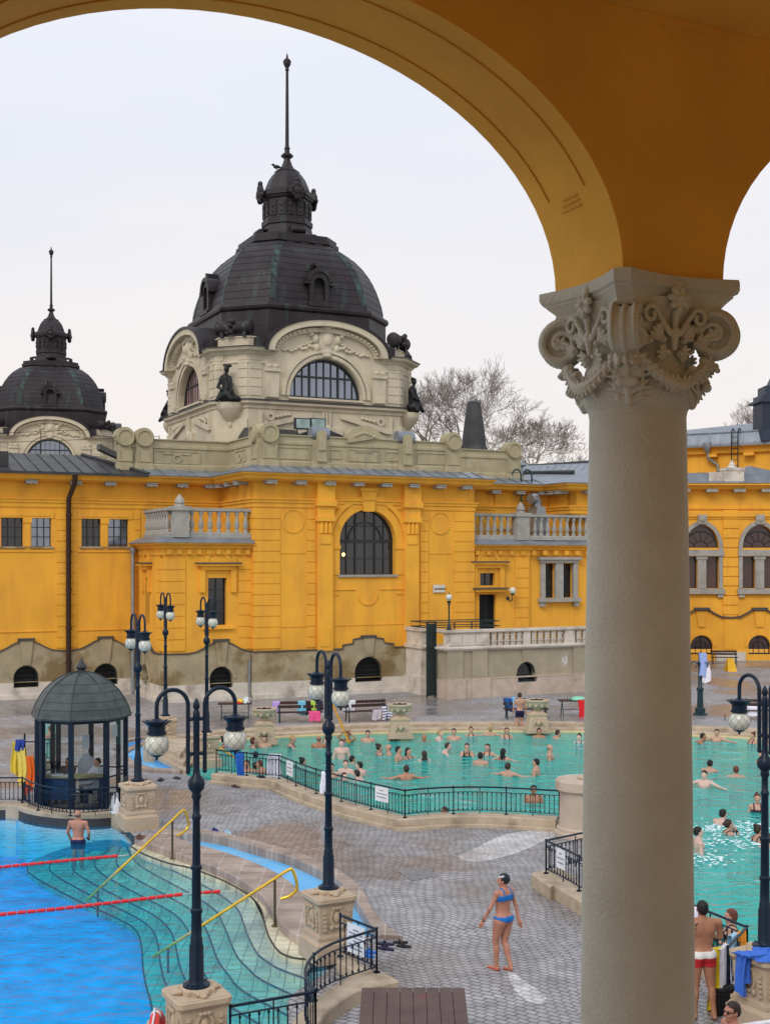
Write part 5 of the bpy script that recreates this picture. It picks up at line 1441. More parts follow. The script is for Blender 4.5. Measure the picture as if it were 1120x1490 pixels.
# the rail at the upper left of the steps: bottom end lies under water
zr = .75
p0 = G(252, 1246, -.1); top1 = p0 + Vector((0, 0, .95))
def rail_from(foot_px, rail_px, low_px, label, zfoot=-.13, hz=.95, curl=1):
    foot = G(*foot_px, zfoot); top = Vector((foot.x, foot.y, zfoot + hz))
    low = G(*low_px, -.25)                       # where the rail meets the water
    d = (low - top); dn = Vector((d.x, d.y, 0)).normalized()
    under = low + d.normalized() * .9; under.z = max(under.z, -.9)
    e = empty('grab_rail', (foot.x, foot.y, 0), 0, label, 'grab rail', 'brass grab rails of the pool steps'); o = Vector((foot.x, foot.y, 0))
    up = d.normalized() * -1
    c = top + up * .12
    curlp = [under, low, top, top + up * .28 + Vector((0, 0, .0)), top + up * .42 + Vector((0, 0, -.06)), top - dn * .44 + Vector((0, 0, -.18)), top - dn * .30 + Vector((0, 0, -.34)), top - dn * .12 + Vector((0, 0, -.40))]
    pts = [under, low] + bez(curlp[2:], 5)
    m = MB(); m.tube([p - o for p in pts], .032, 10); m.build('rail', 'brass', e, True)
    m = MB(); m.tube([foot - o, top - o], .027, 8); m.lathe([(.07, 0), (.07, .02), (.03, .05)], 10, tuple(foot - o)); m.build('post', 'brassdark', e, True)
    m = MB(); q = low.lerp(under, .6); m.tube([Vector((q.x, q.y, -1.2)) - o, q - o], .024, 8); m.build('post', 'brassdark', e, True)
rail_from((251, 1250), None, (168, 1271), 'upper brass grab rail slanting into the blue pool steps')
rail_from((400, 1348), None, (278, 1357), 'lower brass grab rail slanting into the blue pool behind the near lamp')
e = empty('grab_rail', G(481, 1062), 0, 'yellow grab rail slanting into the turquoise pool by the lamp post', 'grab rail', 'brass grab rails of the pool steps'); o = Vector(e.location)
a, b_ = G(483, 1023, 1.15), G(508, 1081, .2); a = D(483, 1023, G(481, 1062).y)
m = MB(); m.tube([p - o for p in [a + Vector((-.12, .1, -1.15)), a + Vector((-.12, .1, -.1)), a, b_]], .045, 8); m.build('rail', 'brass', e, True)
e = empty('grab_rail', G(362, 1118, .1), 0, 'yellow grab rail slanting behind the short black railing', 'grab rail', 'brass grab rails of the pool steps'); o = Vector(e.location)
a, b_ = D(308, 1080, G(310, 1110).y), G(364, 1118, .15)
m = MB(); m.tube([p - o for p in [a, b_]], .035, 8); m.tube([p - o for p in [a, Vector((a.x, a.y, 0))]], .03, 8); m.build('rail', 'brass', e, True)

# ---- lane ropes
def rope(pxs, label):
    P = [G(a, b, -.17) for a, b in pxs]; P = bez(P, 10)
    m = MB(); m.tube(P, .012, 5)
    o = m.build('lane_rope', 'ropewhite', None, True); tag(o, label, 'lane rope')
    L_ = 0; dists = [0]
    for p, q in zip(P, P[1:]): L_ += (q - p).length; dists.append(L_)
    m = MB(); s = .0; i = 0
    def at(s):
        for j in range(len(P) - 1):
            if s <= dists[j + 1]: return P[j].lerp(P[j + 1], (s - dists[j]) / (dists[j + 1] - dists[j]))
        return P[-1]
    k = 0
    while s + .2 < L_ - .12:
        a, b = at(s), at(s + .18)
        m.tube([a, a.lerp(b, .08), a.lerp(b, .92), b], .05, 8, rr=[.024, .04, .04, .024]); s += .195; k += 1
        if k % 29 == 28: s += .25
    oo = m.build('floats', 'ropered', o, True); oo['kind'] = 'stuff'
M['ropered'] = mat('red_floats', (.72, .02, .025), .35, var=.1); M['ropewhite'] = mat('rope', (.6, .55, .5), .8)
rope([(-120, 1276), (0, 1262), (60, 1256), (120, 1250), (165, 1246), (188, 1244)], 'upper red lane rope reaching the pool steps')
rope([(-120, 1346), (0, 1331), (100, 1321), (200, 1309), (280, 1300), (342, 1296)], 'lower red lane rope crossing behind the near lamp')

# ---- kiosk
kx = G(119, 1180); KC = Vector(((119 - 560) / F * (kx.y + 1.25), kx.y + 1.25, 0)); kr = 1.30
ki = empty('glass_kiosk', KC, R(-89), 'octagonal glass kiosk with dark metal dome and two attendants inside', 'kiosk')
def oc(r, k, off=0): return (r * math.cos(k * PI / 4 + off), r * math.sin(k * PI / 4 + off))
M['kioskroof'] = mat('kiosk_roof_sheet', (.065, .082, .08), .5, .3, var=.25, scale=3)
m = MB(); prof = [(1.46, 2.55), (1.47, 2.60), (1.44, 2.66), (1.38, 2.85), (1.27, 3.07), (1.1, 3.32), (.86, 3.55), (.55, 3.74), (.25, 3.84), (.1, 3.86)]
m.lathe(prof, 8); m.build('roof', 'kioskroof', ki)
m = MB()
for k in range(8): m.tube([(r_ * math.cos(k * PI / 4), r_ * math.sin(k * PI / 4), z + .012) for r_, z in prof[1:]], .016, 5)
for r_, z in ((1.38, 2.85), (1.27, 3.07), (1.1, 3.32), (.86, 3.55)): m.tube([(*oc(r_ + .004, k), z) for k in range(9)], .008, 4)
for k in range(8):
    for j, (r0, z0, r1, z1) in enumerate(((1.45, 2.64, 1.38, 2.85), (1.27, 3.07, 1.1, 3.32))):
        p = Vector(oc(r0, k)).lerp(Vector(oc(r0, k + 1)), .55); q = Vector(oc(r1, k)).lerp(Vector(oc(r1, k + 1)), .55)
        m.tube([(p.x, p.y, z0), (q.x, q.y, z1 + .005)], .006, 4)
m.build('roof_seams', 'darkroof', ki)
m = MB(); m.lathe([(.12, 3.84), (.1, 3.9), (.16, 3.97), (.17, 4.0), (.08, 4.14), (.02, 4.26), (0, 4.27)], 8); m.build('finial', 'darkroof', ki)
for k in range(8):
    x, y = oc(kr, k); T = TR(x, y, 0, k * PI / 4)
    m = MB(); m.box(-.06, .06, -.07, .07, 0, 2.58, T); m.build('post', 'navy', ki)
m = MB(); 
for z0, z1 in ((0, .08), (2.46, 2.58)): m.sweep([oc(kr, k) for k in range(8)][::-1], [(-.04, z0), (.04, z0), (.04, z1), (-.04, z1), (-.04, z0)], closed=True)
m.sweep([oc(kr, k) for k in range(8)][::-1], [(-.02, .86), (.02, .86), (.02, .9), (-.02, .9), (-.02, .86)], closed=True)
m.build('frame', 'navy', ki)
gm = bpy.data.materials.new('clear_glass'); gm.use_nodes = True
t_ = gm.node_tree; t_.nodes.remove(t_.nodes['Principled BSDF']); o_ = t_.nodes['Material Output']
a_ = t_.nodes.new('ShaderNodeBsdfTransparent'); a_.inputs['Color'].default_value = (.86, .92, .93, 1); g_ = t_.nodes.new('ShaderNodeBsdfGlossy'); g_.inputs['Roughness'].default_value = .03
l_ = t_.nodes.new('ShaderNodeFresnel'); l_.inputs['IOR'].default_value = 1.5; x_ = t_.nodes.new('ShaderNodeMixShader')
t_.links.new(l_.outputs[0], x_.inputs[0]); t_.links.new(a_.outputs[0], x_.inputs[1]); t_.links.new(g_.outputs[0], x_.inputs[2]); t_.links.new(x_.outputs[0], o_.inputs['Surface'])
M['clear'] = gm
for k in range(8):
    if k == 3: continue
    a, c = Vector(oc(kr - .01, k)), Vector(oc(kr - .01, k + 1)); d = (c - a).normalized()
    a += d * .08; c -= d * .08
    m = MB(); m.add([(a.x, a.y, .08), (c.x, c.y, .08), (c.x, c.y, 2.46), (a.x, a.y, 2.46)], [(0, 1, 2, 3)]); m.build('pane', 'clear', ki)
m = MB(); m.lathe([(kr - .1, 0), (kr - .1, .03), (0, .035)], 8); m.build('floor', 'greystone', ki)
# signs pasted on the right panes
m = MB(); M['paper'] = mat('paper', (.72, .72, .74), .8)
for (k, f_, z0, z1, w_) in ((0, .42, 1.75, 2.15, .1), (0, .42, 1.25, 1.62, .1), (1, .5, 2.0, 2.35, .12), (6, .78, 1.45, 1.85, .14), (6, .2, 2.0, 2.4, .2)):
    a, c = Vector(oc(kr - .04, k)), Vector(oc(kr - .04, k + 1)); q = a.lerp(c, f_); d = (c - a).normalized()
    m.add([(q.x - d.x * w_, q.y - d.y * w_, z0), (q.x + d.x * w_, q.y + d.y * w_, z0), (q.x + d.x * w_, q.y + d.y * w_, z1), (q.x - d.x * w_, q.y - d.y * w_, z1)], [(0, 1, 2, 3)])
m.build('pasted_sheet', 'paper', ki)
# furniture inside
dsk = empty('desk', (KC.x - .1, KC.y - .45, 0), 0, 'pale desk with papers inside the glass kiosk', 'desk')
m = MB(); m.box(-.85, .85, -.28, .28, .84, .88); m.build('desktop', mat('pale_wood', (.5, .42, .2), .6), dsk)
m = MB(); m.box(-.8, .1, -.24, -.2, .2, .84); m.box(-.8, -.76, -.2, .2, 0, .84); m.box(.76, .8, -.2, .2, 0, .84); m.build('frame', mat('blue_panel', (.02, .06, .2), .6), dsk)
m = MB(); m.box(-.35, .1, -.2, .1, .882, .90); m.box(-.5, -.15, -.15, .15, .9, .93, TR(rz=.3)); tag(m.build('paper_stack', 'paper', None, loc=(KC.x - .25, KC.y - .5, 0)), 'white papers lying on the kiosk desk', 'papers')
heap('bag', (.75, .75, .78), (.2, .16, .5), G(171, 1186, .14) + Vector((-.12, .35, 0)), 'white plastic bag standing on the coping beside the kiosk', 'bag', 5)
# rescue vests hanging on the left of the kiosk
rack = empty('vest_rack', KC + Vector((-1.75, .25, 0)), 0, 'black stand carrying rescue vests left of the kiosk', 'rack')
m = MB(); m.tube([(0, 0, 0), (0, 0, 2.0)], .03, 6); m.tube([(-.25, 0, 1.75), (.3, 0, 1.75)], .02, 6); m.tube([(-.2, 0, 0), (.2, 0, 0)], .03, 6); m.build('pole', 'black', rack)
cloth('vest', (.75, .55, .05), .3, .95, KC + Vector((-1.98, .22, 1.75)), .2, 'yellow vest hanging leftmost on the rack by the kiosk', .05, seed=3, cat='vest')
cloth('vest', (.8, .62, .12), .26, 1.05, KC + Vector((-1.78, .12, 1.6)), -.2, 'longer yellow vest hanging beside the orange one', .05, seed=5, cat='vest')
cloth('vest', (.85, .16, .02), .24, 1.1, KC + Vector((-1.55, .1, 1.35)), .1, 'orange vest hanging against the kiosk', .05, seed=7, cat='vest')
cloth('vest', (.03, .06, .3), .28, .3, KC + Vector((-1.85, .1, 1.82)), .0, 'dark blue cap cloth on top of the yellow vests', .05, seed=9, cat='vest')

# ---- benches
def make_bench(L_=2.0):
    e = empty('bench')
    m = MB()
    for k in range(3): m.box(-L_ / 2, L_ / 2, -.22 + k * .15, -.09 + k * .15, .43, .47)
    m.build('seat', 'brown', e)
    m = MB()
    for k in range(2): m.box(-L_ / 2, L_ / 2, .24 + k * .02, .27 + k * .02, .6 + k * .17, .73 + k * .17)
    m.build('backrest', 'brown', e)
    for sg_ in (-1, 1):
        m = MB(); x = sg_ * (L_ / 2 - .12)
        m.tube([(x, -.26, 0), (x, -.2, .42), (x, .2, .42), (x, .3, .92)], .03, 6); m.tube([(x, .26, 0), (x, .18, .42)], .03, 6); m.tube([(x, -.22, .43), (x, -.24, .64), (x, .24, .66)], .022, 6)
        m.build('leg_frame', 'iron', e)
    return e
benchA = make_bench()
GB = 'dark benches along the far pool edge'
bsp = [(436, 1051, R(8), 'dark bench loaded with lilac, blue, green and pink towels', 1.0), (533, 1049, R(20), 'dark bench with white and striped towels left of the urn', 1.0), (765, 1046, R(2), 'dark bench with a blue towel behind the man in navy shorts', 1.0),
       (1108, 1048, R(-15), 'dark bench with a white towel at the right edge', .8), (1053, 966, R(-5), 'black bench against the far yellow wall right of the column', .9)]
benches = []
for i, (px, py, rz, lb, sc_) in enumerate(bsp):
    b_ = benchA if i == 0 else copy_tree(benchA); b_.location = G(px, py); b_.rotation_euler = (0, 0, rz); b_.scale = (sc_, 1, 1); tag(b_, lb, 'bench', GB); benches.append(b_)
def make_table():
    e = empty('low_table')
    m = MB(); m.box(-.75, .75, -.3, .3, .7, .75); m.build('top', 'brown', e)
    for sg_ in (-1, 1):
        m = MB(); x = sg_ * .6; m.tube([(x, -.25, 0), (x, .0, .7), (x, .25, 0)], .022, 6); m.build('leg', 'iron', e)
    m = MB(); m.tube([(-.6, 0, .3), (.6, 0, .3)], .015, 5); m.build('stretcher', 'iron', e)
    return e
tb1 = make_table(); tb1.location = G(342, 1047); tb1.rotation_euler = (0, 0, R(5)); tag(tb1, 'dark table with toys and bottle left of the first urn', 'table')
tb2 = copy_tree(tb1); tb2.location = G(836, 1042); tag(tb2, 'dark table with red and green towels beside the column', 'table')
GT = 'towels left around the pool'
def on_bench(b_, dx, col, w_, h_, lb, z=.9, y=.28, seed=1, stripes=None, name='towel'):
    c, s_ = math.cos(b_.rotation_euler[2]), math.sin(b_.rotation_euler[2])
    cloth(name, col, w_, h_, b_.location + Vector((dx * c - y * s_, dx * s_ + y * c, z)), b_.rotation_euler[2], lb, .035, seed=seed, stripes=stripes, group=GT)
on_bench(benches[0], -1.02, (.5, .35, .75), .32, .55, 'lilac towel over the left end of the first bench', seed=2)
on_bench(benches[0], .12, (.18, .55, .75), .42, .6, 'light blue towel over the back of the first bench', seed=3)
on_bench(benches[0], .62, (.45, .65, .10), .28, .42, 'green towel over the back of the first bench', seed=4)
on_bench(benches[0], .92, (.03, .03, .06), .32, .42, 'black towel over the right end of the first bench', seed=5)
on_bench(benches[0], .62, (.85, .10, .28), .5, .42, 'pink towel hanging from the seat of the first bench', .49, -.25, 6)
on_bench(benches[0], .38, (.03, .015, .02), .25, .6, 'dark brown towel between the blue and the green one', seed=7)
on_bench(benches[1], -.72, (.8, .8, .85), .55, .5, 'white towel over the left end of the second bench', seed=8)
on_bench(benches[1], .4, (.55, .5, .55), .4, .42, 'greyish cloth hanging from the second bench seat', .49, -.25, 9)
on_bench(benches[1], .88, (.7, .7, .8), .45, .6, 'black and white striped towel at the right end of the second bench', .62, -.2, 10, ((.02, .02, .05), 3))
on_bench(benches[2], -.72, (.02, .10, .32), .42, .6, 'dark blue towel on the bench behind the standing man', seed=11)
on_bench(benches[2], -.5, (.2, .5, .85), .16, .45, 'light blue strip of towel beside the dark blue one', .93, .26, 12)
on_bench(benches[3], -.4, (.8, .8, .9), .6, .4, 'white towel lying on the bench at the right edge', .6, -.1, 13)
cloth('towel', (.70, .02, .03), .42, .75, tb2.location + Vector((.32, -.28, .77)), 0, 'red towel hanging from the table beside the column', .03, seed=14, group=GT)
heap('towel', (.25, .6, .45), (.4, .2, .14), tb2.location + Vector((.15, 0, .75)), 'mint green towel heaped on the table beside the column', seed=15, group=GT)
heap('bag', (.8, .6, .05), (.18, .14, .16), tb1.location + Vector((.25, 0, .75)), 'yellow and red toy bag on the left table', 'bag', 16)
heap('bag', (.7, .75, .75), (.16, .14, .26), tb1.location + Vector((.5, 0.02, .75)), 'clear crumpled plastic bag on the left table', 'bag', 17)
heap('bag', (.6, .03, .03), (.2, .1, .08), tb1.location + Vector((.15, -.2, .75)), 'red toy lying on the left table', 'toy', 18)
m = MB(); m.lathe([(.04, 0), (.045, .2), (.02, .26), (.02, .3), (0, .3)], 10); tag(m.build('bottle', 'clear', None, True, tb1.location + Vector((0, 0, .75))), 'clear bottle standing on the left table', 'bottle')
cloth('towel', (.85, .85, .95), .42, 1.0, G(1027, 995) + Vector((0, 0, 1.1)), .2, 'white towel hung beside the dark green hook post', .05, seed=20, group=GT, taper=-.4)
cloth('towel', (.35, .45, .8), .35, 1.1, D(1022, 950, G(1018, 1040).y - .2), .2, 'pale blue towel at the top of the dark green hook post', .05, seed=21, group=GT)
cloth('bathrobe', (.75, .78, .92), .42, .85, G(400, 1131, .3) + Vector((0, 0, .73)), R(-15), 'white bathrobe hanging over the railing corner', .08, seed=22, cat='bathrobe', taper=-.25)
cloth('towel', (.02, .12, .5), .28, .75, G(350, 1128, .3) + Vector((0, 0, .70)), R(-10), 'blue towel hanging on the short black railing', .06, seed=23, group=GT, taper=.3)
cloth('towel', (.75, .78, .9), .25, .6, G(473, 1159, .3) + Vector((0, -.02, .72)), R(-30), 'white towel on the railing beside the dark lamp post', .04, seed=24, group=GT)
# right foreground towels
cloth('towel', (.82, .30, .02), .28, .8, G(1079, 1420, .3) + Vector((-.02, .0, .72)), R(50), 'orange towel hanging on the railing near the blue towel', .05, seed=25, group=GT)
cloth('towel', (.35, .6, .8), .22, .5, G(1074, 1425, .3) + Vector((-.1, .0, .72)), R(50), 'pale blue towel left of the orange one', .05, seed=26, group=GT)
cloth('towel', (.82, .82, .95), .34, 1.0, G(1062, 1441, .3) + Vector((-.12, -.05, .72)), R(50), 'long white towel with lilac shade hanging low on the railing', .07, seed=27, group=GT, taper=-.3)
cloth('towel', (.85, .65, .02), .30, .95, G(1050, 1446, .3) + Vector((-.12, 0.0, .72)), R(20), 'yellow towel between the man and the white towel', .05, seed=28, group=GT)
cloth('towel', (.8, .8, .95), .3, .7, G(1005, 1379, .3) + Vector((0, 0, .72)), R(-20), 'white towel on the railing at the column edge', .05, seed=29, group=GT)
g = G(1112, 1385, 1.16)
cloth('towel', (.05, .16, .62), .26, .6, Vector((g.x - .40, g.y - .22, 1.20)), R(-70), 'blue towel draped over the stone pedestal at the right', .07, seed=30, group=GT, back=.7)
heap('towel', (.05, .16, .62), (.46, .26, .11), Vector((g.x - .02, g.y - .24, 1.17)), 'crumpled blue towel on the pedestal top', seed=31, group=GT)

# ---- fountain urns
def make_urn():
    e = empty('stone_urn')
    m = MB()
    m.box(-.5, .5, -.4, .4, 0, .12); 
    def fr(za, zb, a, c): m.add([(-a, -a * .8, za), (a, -a * .8, za), (a, a * .8, za), (-a, a * .8, za), (-c, -c * .8, zb), (c, -c * .8, zb), (c, c * .8, zb), (-c, c * .8, zb)], [(0, 3, 2, 1), (4, 5, 6, 7), (0, 1, 5, 4), (1, 2, 6, 5), (2, 3, 7, 6), (3, 0, 4, 7)])
    fr(.12, .7, .42, .34); fr(.7, .76, .38, .38); fr(.76, .86, .32, .22)
    ring(m, 0, .32, .16, .22, -.40, -.3, n=12); m.ell((0, -.36, .42), (.1, .08, .12), 10, 8)
    m.build('pedestal', 'ped', e)
    m = MB(); m.lathe([(.14, .86), (.12, .92), (.2, .96), (.36, 1.06), (.44, 1.16), (.46, 1.24), (.5, 1.26), (.5, 1.32), (.42, 1.33), (.38, 1.25), (0, 1.22)], 20)
    for k in range(10): m.ell((.40 * math.cos(k * PI / 5), .40 * math.sin(k * PI / 5), 1.1), (.07, .07, .08), 8, 6)
    m.build('bowl', 'ped', e, True)
    m = MB()
    for k in range(8): m.ell((rnd.uniform(-.22, .22), rnd.uniform(-.22, .22), 1.3), (.1, .1, .05), 7, 5)
    m.build('soil', 'black', e)
    return e
urnA = make_urn()
for i, (px, py, lb) in enumerate(((383, 1083, 'stone urn fountain between the left table and the first bench'), (582, 1075, 'stone urn fountain right of the second bench'), (783, 1067, 'stone urn fountain right of the man in navy shorts'))):
    u = urnA if i == 0 else copy_tree(urnA); g = G(px, py, .2); u.location = (g.x, g.y + .5, .18); u.rotation_euler = (0, 0, R(5)); tag(u, lb, 'urn', 'stone urns at the far pool edge')

# ---- small things on the deck
def sandals(px, py, label, col=(.02, .02, .04), rz=0, z=0.0, s=1.0, group='sandals left on the ground'):
    g = G(px, py, z); e = empty('sandals', g, rz, label, 'sandals', group); key = 'sandal_%.2f_%.2f' % (col[0], col[2])
    if key not in M: M[key] = mat('rubber', col, .6)
    for sg_ in (-1, 1):
        m = MB(); T = TR(sg_ * .1 * s, sg_ * .05, 0, sg_ * .15)
        pts = [(.05 * s * math.cos(a) * (1 if math.sin(a) < 0 else 1.15), .13 * s * math.sin(a)) for a in [2 * PI * k / 14 for k in range(14)]]
        m.prism(pts, 0, .03, T); m.tube([(-.05 * s, .02, .03), (-.03 * s, .03, .07), (.03 * s, .03, .07), (.055 * s, .02, .03)], .014, 5, T)
        m.build('sandal', key, e)
sandals(561, 1378, 'dark navy sandals on the paving right of the channel end', (.01, .01, .05), R(70), s=1.3)
sandals(585, 1375, 'black sandals next to the navy pair at the channel end', (.01, .01, .012), R(80), s=1.1)
sandals(215, 1137, 'black shoes beside the crescent channel, left pair', rz=R(80)); sandals(234, 1136, 'black shoes beside the crescent channel, middle pair', rz=R(60)); sandals(258, 1133, 'dark shoes by the crescent channel tip', (.06, .05, .05), R(80))
sandals(343, 1145, 'dark shoes left alone on the paving before the short railing', (.03, .02, .03), R(80)); sandals(537, 1389, 'bright blue sandals under the notice of the near railing', (.02, .2, .7), R(60)); sandals(380, 1131, 'black shoes beneath the white bathrobe', rz=R(80), z=.3)
sandals(204, 1219, 'brown sandals on the kerb behind the stone pedestal', (.12, .05, .03), R(70), .06); sandals(313, 1209, 'small dark blue sandals above the channel kerb', (.01, .02, .2), R(70), s=.7); sandals(332, 1212, 'pale blue sandals above the channel kerb', (.4, .65, .8), R(70), s=.7)
sandals(800, 1054, 'dark sandals on the far kerb right of the urn, near pair', (.05, .01, .02), R(80), .12); sandals(818, 1054, 'dark sandals on the far kerb, middle pair', (.01, .01, .05), R(80), .12); sandals(833, 1053, 'dark sandals on the far kerb close to the column', (.01, .01, .01), R(80), .12)
sandals(1065, 1050, 'black sandals on the far edge below the lamp globe', rz=R(80))
m = MB(); m.lathe([(.04, 0), (.045, .2), (.02, .26), (.02, .3), (0, .3)], 10); tag(m.build('bottle', 'clear', None, True, G(1054, 1048)), 'clear bottle on the far edge left of the black sandals', 'bottle')
m = MB(); m.box(-.25, .25, -.12, .12, 0, .34); m.ell((0, 0, .36), (.22, .12, .08)); tag(m.build('backpack', 'black', None, True, G(1062, 1482) + Vector((0, 0.3, 0)), .5), 'black bag on the ground below the white towel', 'bag')
# wet floor sign
wf = empty('wet_floor_sign', G(1062, 977), R(10), 'yellow folding warning sign on the far paving right of the column', 'warning sign')
for sg_ in (-1, 1):
    m = MB(); m.add([(-.32, sg_ * .3, 0), (.32, sg_ * .3, 0), (.2, sg_ * .02, .85), (-.2, sg_ * .02, .85), (-.32, sg_ * .3 + .03, 0), (.32, sg_ * .3 + .03, 0), (.2, sg_ * .02 + .03, .85), (-.2, sg_ * .02 + .03, .85)], [(0, 1, 2, 3), (7, 6, 5, 4), (0, 4, 5, 1), (1, 5, 6, 2), (2, 6, 7, 3), (3, 7, 4, 0)])
    m.build('panel', mat('warning_yellow', (.75, .42, .02), .5), wf)
# life buoy and wooden box at the bottom edge
lb_ = empty('life_buoy', G(233, 1500, .2) + Vector((0, 0, -.50)), 0, 'red and white life buoy leaning by the near pedestal', 'life buoy')
m = MB(); T = TR(0, 0, .42, 0) @ Matrix.Rotation(R(78), 4, 'Y')
m.tube([(.30 * math.cos(a), .30 * math.sin(a), 0) for a in [2 * PI * k / 32 for k in range(33)]], .075, 12, T, caps=False); m.build('ring', mat('buoy_red', (.75, .04, .02), .4, var=.05), lb_, True)
m = MB(); m.tube([(.40 * math.cos(a), .40 * math.sin(a), .02 * math.sin(4 * a)) for a in [2 * PI * k / 32 for k in range(33)]], .014, 6, T, caps=False)
for k in range(4): m.tube([(.31 * math.cos(k * PI / 2 + d), .31 * math.sin(k * PI / 2 + d), 0) for d in (-.08, 0, .08)], .078, 12, T)
m.build('white_bands', 'white', lb_, True)
pb_ = MB(); pb_.box(-.14, .16, -.4, .4, -.5, .14); tag(pb_.build('kerb_block', 'kerb', None, loc=G(222, 1512)), kind='structure')
bx = empty('wooden_box', (0, 0, 0), 0, 'dark brown wooden box with a planked lid at the bottom edge', 'box')
ZL = .75
c0, c1, c2_, c3 = G(526, 1437, ZL), G(676, 1437, ZL), G(683, 1500, ZL), G(521, 1500, ZL)
m = MB()
for k in range(8):
    f0, f1 = k / 8 + .003, (k + 1) / 8 - .003
    a, b_, c_, d_ = c0.lerp(c1, f0), c0.lerp(c1, f1), c3.lerp(c2_, f1), c3.lerp(c2_, f0)
    vs = [d_, c_, b_, a]; m.add([(v.x, v.y, ZL - .04) for v in vs] + [(v.x, v.y, ZL + rnd.uniform(-.002, .002)) for v in vs], [(0, 3, 2, 1), (4, 5, 6, 7), (0, 1, 5, 4), (1, 2, 6, 5), (2, 3, 7, 6), (3, 0, 4, 7)])
m.build('lid', mat('brown_planks', (.095, .055, .05), .55, var=.2, scale=3, stain=(.16, .05, .03), stain_scale=2.5, stain_pos=.72, stain_w=.05), bx)
m = MB(); m.box(c0.x + .06, c1.x - .06, c2_.y + .05, c0.y - .06, 0, ZL - .045); m.build('body', 'brown', bx)
# flood lights on the roof
def flood(loc, rz, label):
    e = empty('floodlight', loc, rz, label, 'floodlight', 'roof floodlights')
    m = MB(); m.box(-.45, .45, -.1, .15, .3, .9); m.tube([(-.3, 0, .3), (-.3, 0, 0), (.3, 0, 0), (.3, 0, .3)], .04, 5); m.build('housing', 'frame', e)
    m = MB(); m.box(-.38, .38, -.12, -.1, .36, .84); m.build('lens', mat('lens', (.28, .38, .36), .2, var=.3), e)
flood(D(440, 633, 66.5) , AX, 'left one of two floodlights on the parapet of the front block')
flood(D(462, 633, 67) , AX, 'right one of two floodlights on the parapet of the front block')
# ------------------------------------------------------------------ far right wing, upper storey, trees
YF = 88.0
def P2(px, py, Y=YF): v = D(px, py, Y); return v.x, v.z
fw = empty('far_wing', (0, YF, 0), 0, 'far yellow wing right of the column with grey arched windows', 'bath house wing')
fx0, _ = P2(940, 800); fx1 = 50.0
wm = MB(); tm = MB(); qm = MB(); pm = MB()
cs = [P2(p, 800)[0] for p in (936, 1020, 1104, 1188)]
hw = 1.2; zsp = None
def zz(py): return P2(0, py)[1]
holes = []
for c in cs: holes += [arch(c, hw, zz(797), zz(797) + .02, 14), rect(c - hw, c - .32, zz(856), zz(810)), rect(c + .32, c + hw, zz(856), zz(810))]
pitch = cs[1] - cs[0]
def wpiece(x0, x1, z0, z1, hs=()): wm.prism(rect(x0, x1, z0, z1), 0, .5, None, 'xz', list(hs))
edges = [fx0 - 4] + [c + pitch / 2 for c in cs[:-1]] + [cs[-1] + pitch / 2]
for i, c in enumerate(cs):
    a, b_ = edges[i] if i else c - pitch / 2, edges[i + 1]
    zA, zB, zC, zD = 2.6, zz(856), zz(810), zz(803)
    wpiece(a, b_, 0, zA, [arch(c, .78, .45, 1.0, 12)]); wpiece(a, b_, zA, zB)
    wpiece(a, c - hw, zB, zC); wpiece(c - .32, c + .32, zB, zC); wpiece(c + hw, b_, zB, zC); wpiece(a, b_, zC, zD)
    wpiece(a, c - hw, zD, zz(797)); wpiece(c + hw, b_, zD, zz(797)); wpiece(c - hw, c + hw, zD, zz(797))
    wm.prism([(a, zz(797)), (c - hw, zz(797))] + [(c - hw * math.cos(PI * k / 14), zz(797) + (hw + .42) * math.sin(PI * k / 14)) for k in range(1, 14)] + [(c + hw, zz(797)), (b_, zz(797)), (b_, 12.4), (a, 12.4)], 0, .5, None, 'xz')
wpiece(edges[-1], fx1, 0, 12.4); wpiece(fx0 - 6, cs[0] - pitch / 2, 0, 12.4)
wm.build('wall', 'yellow', fw)
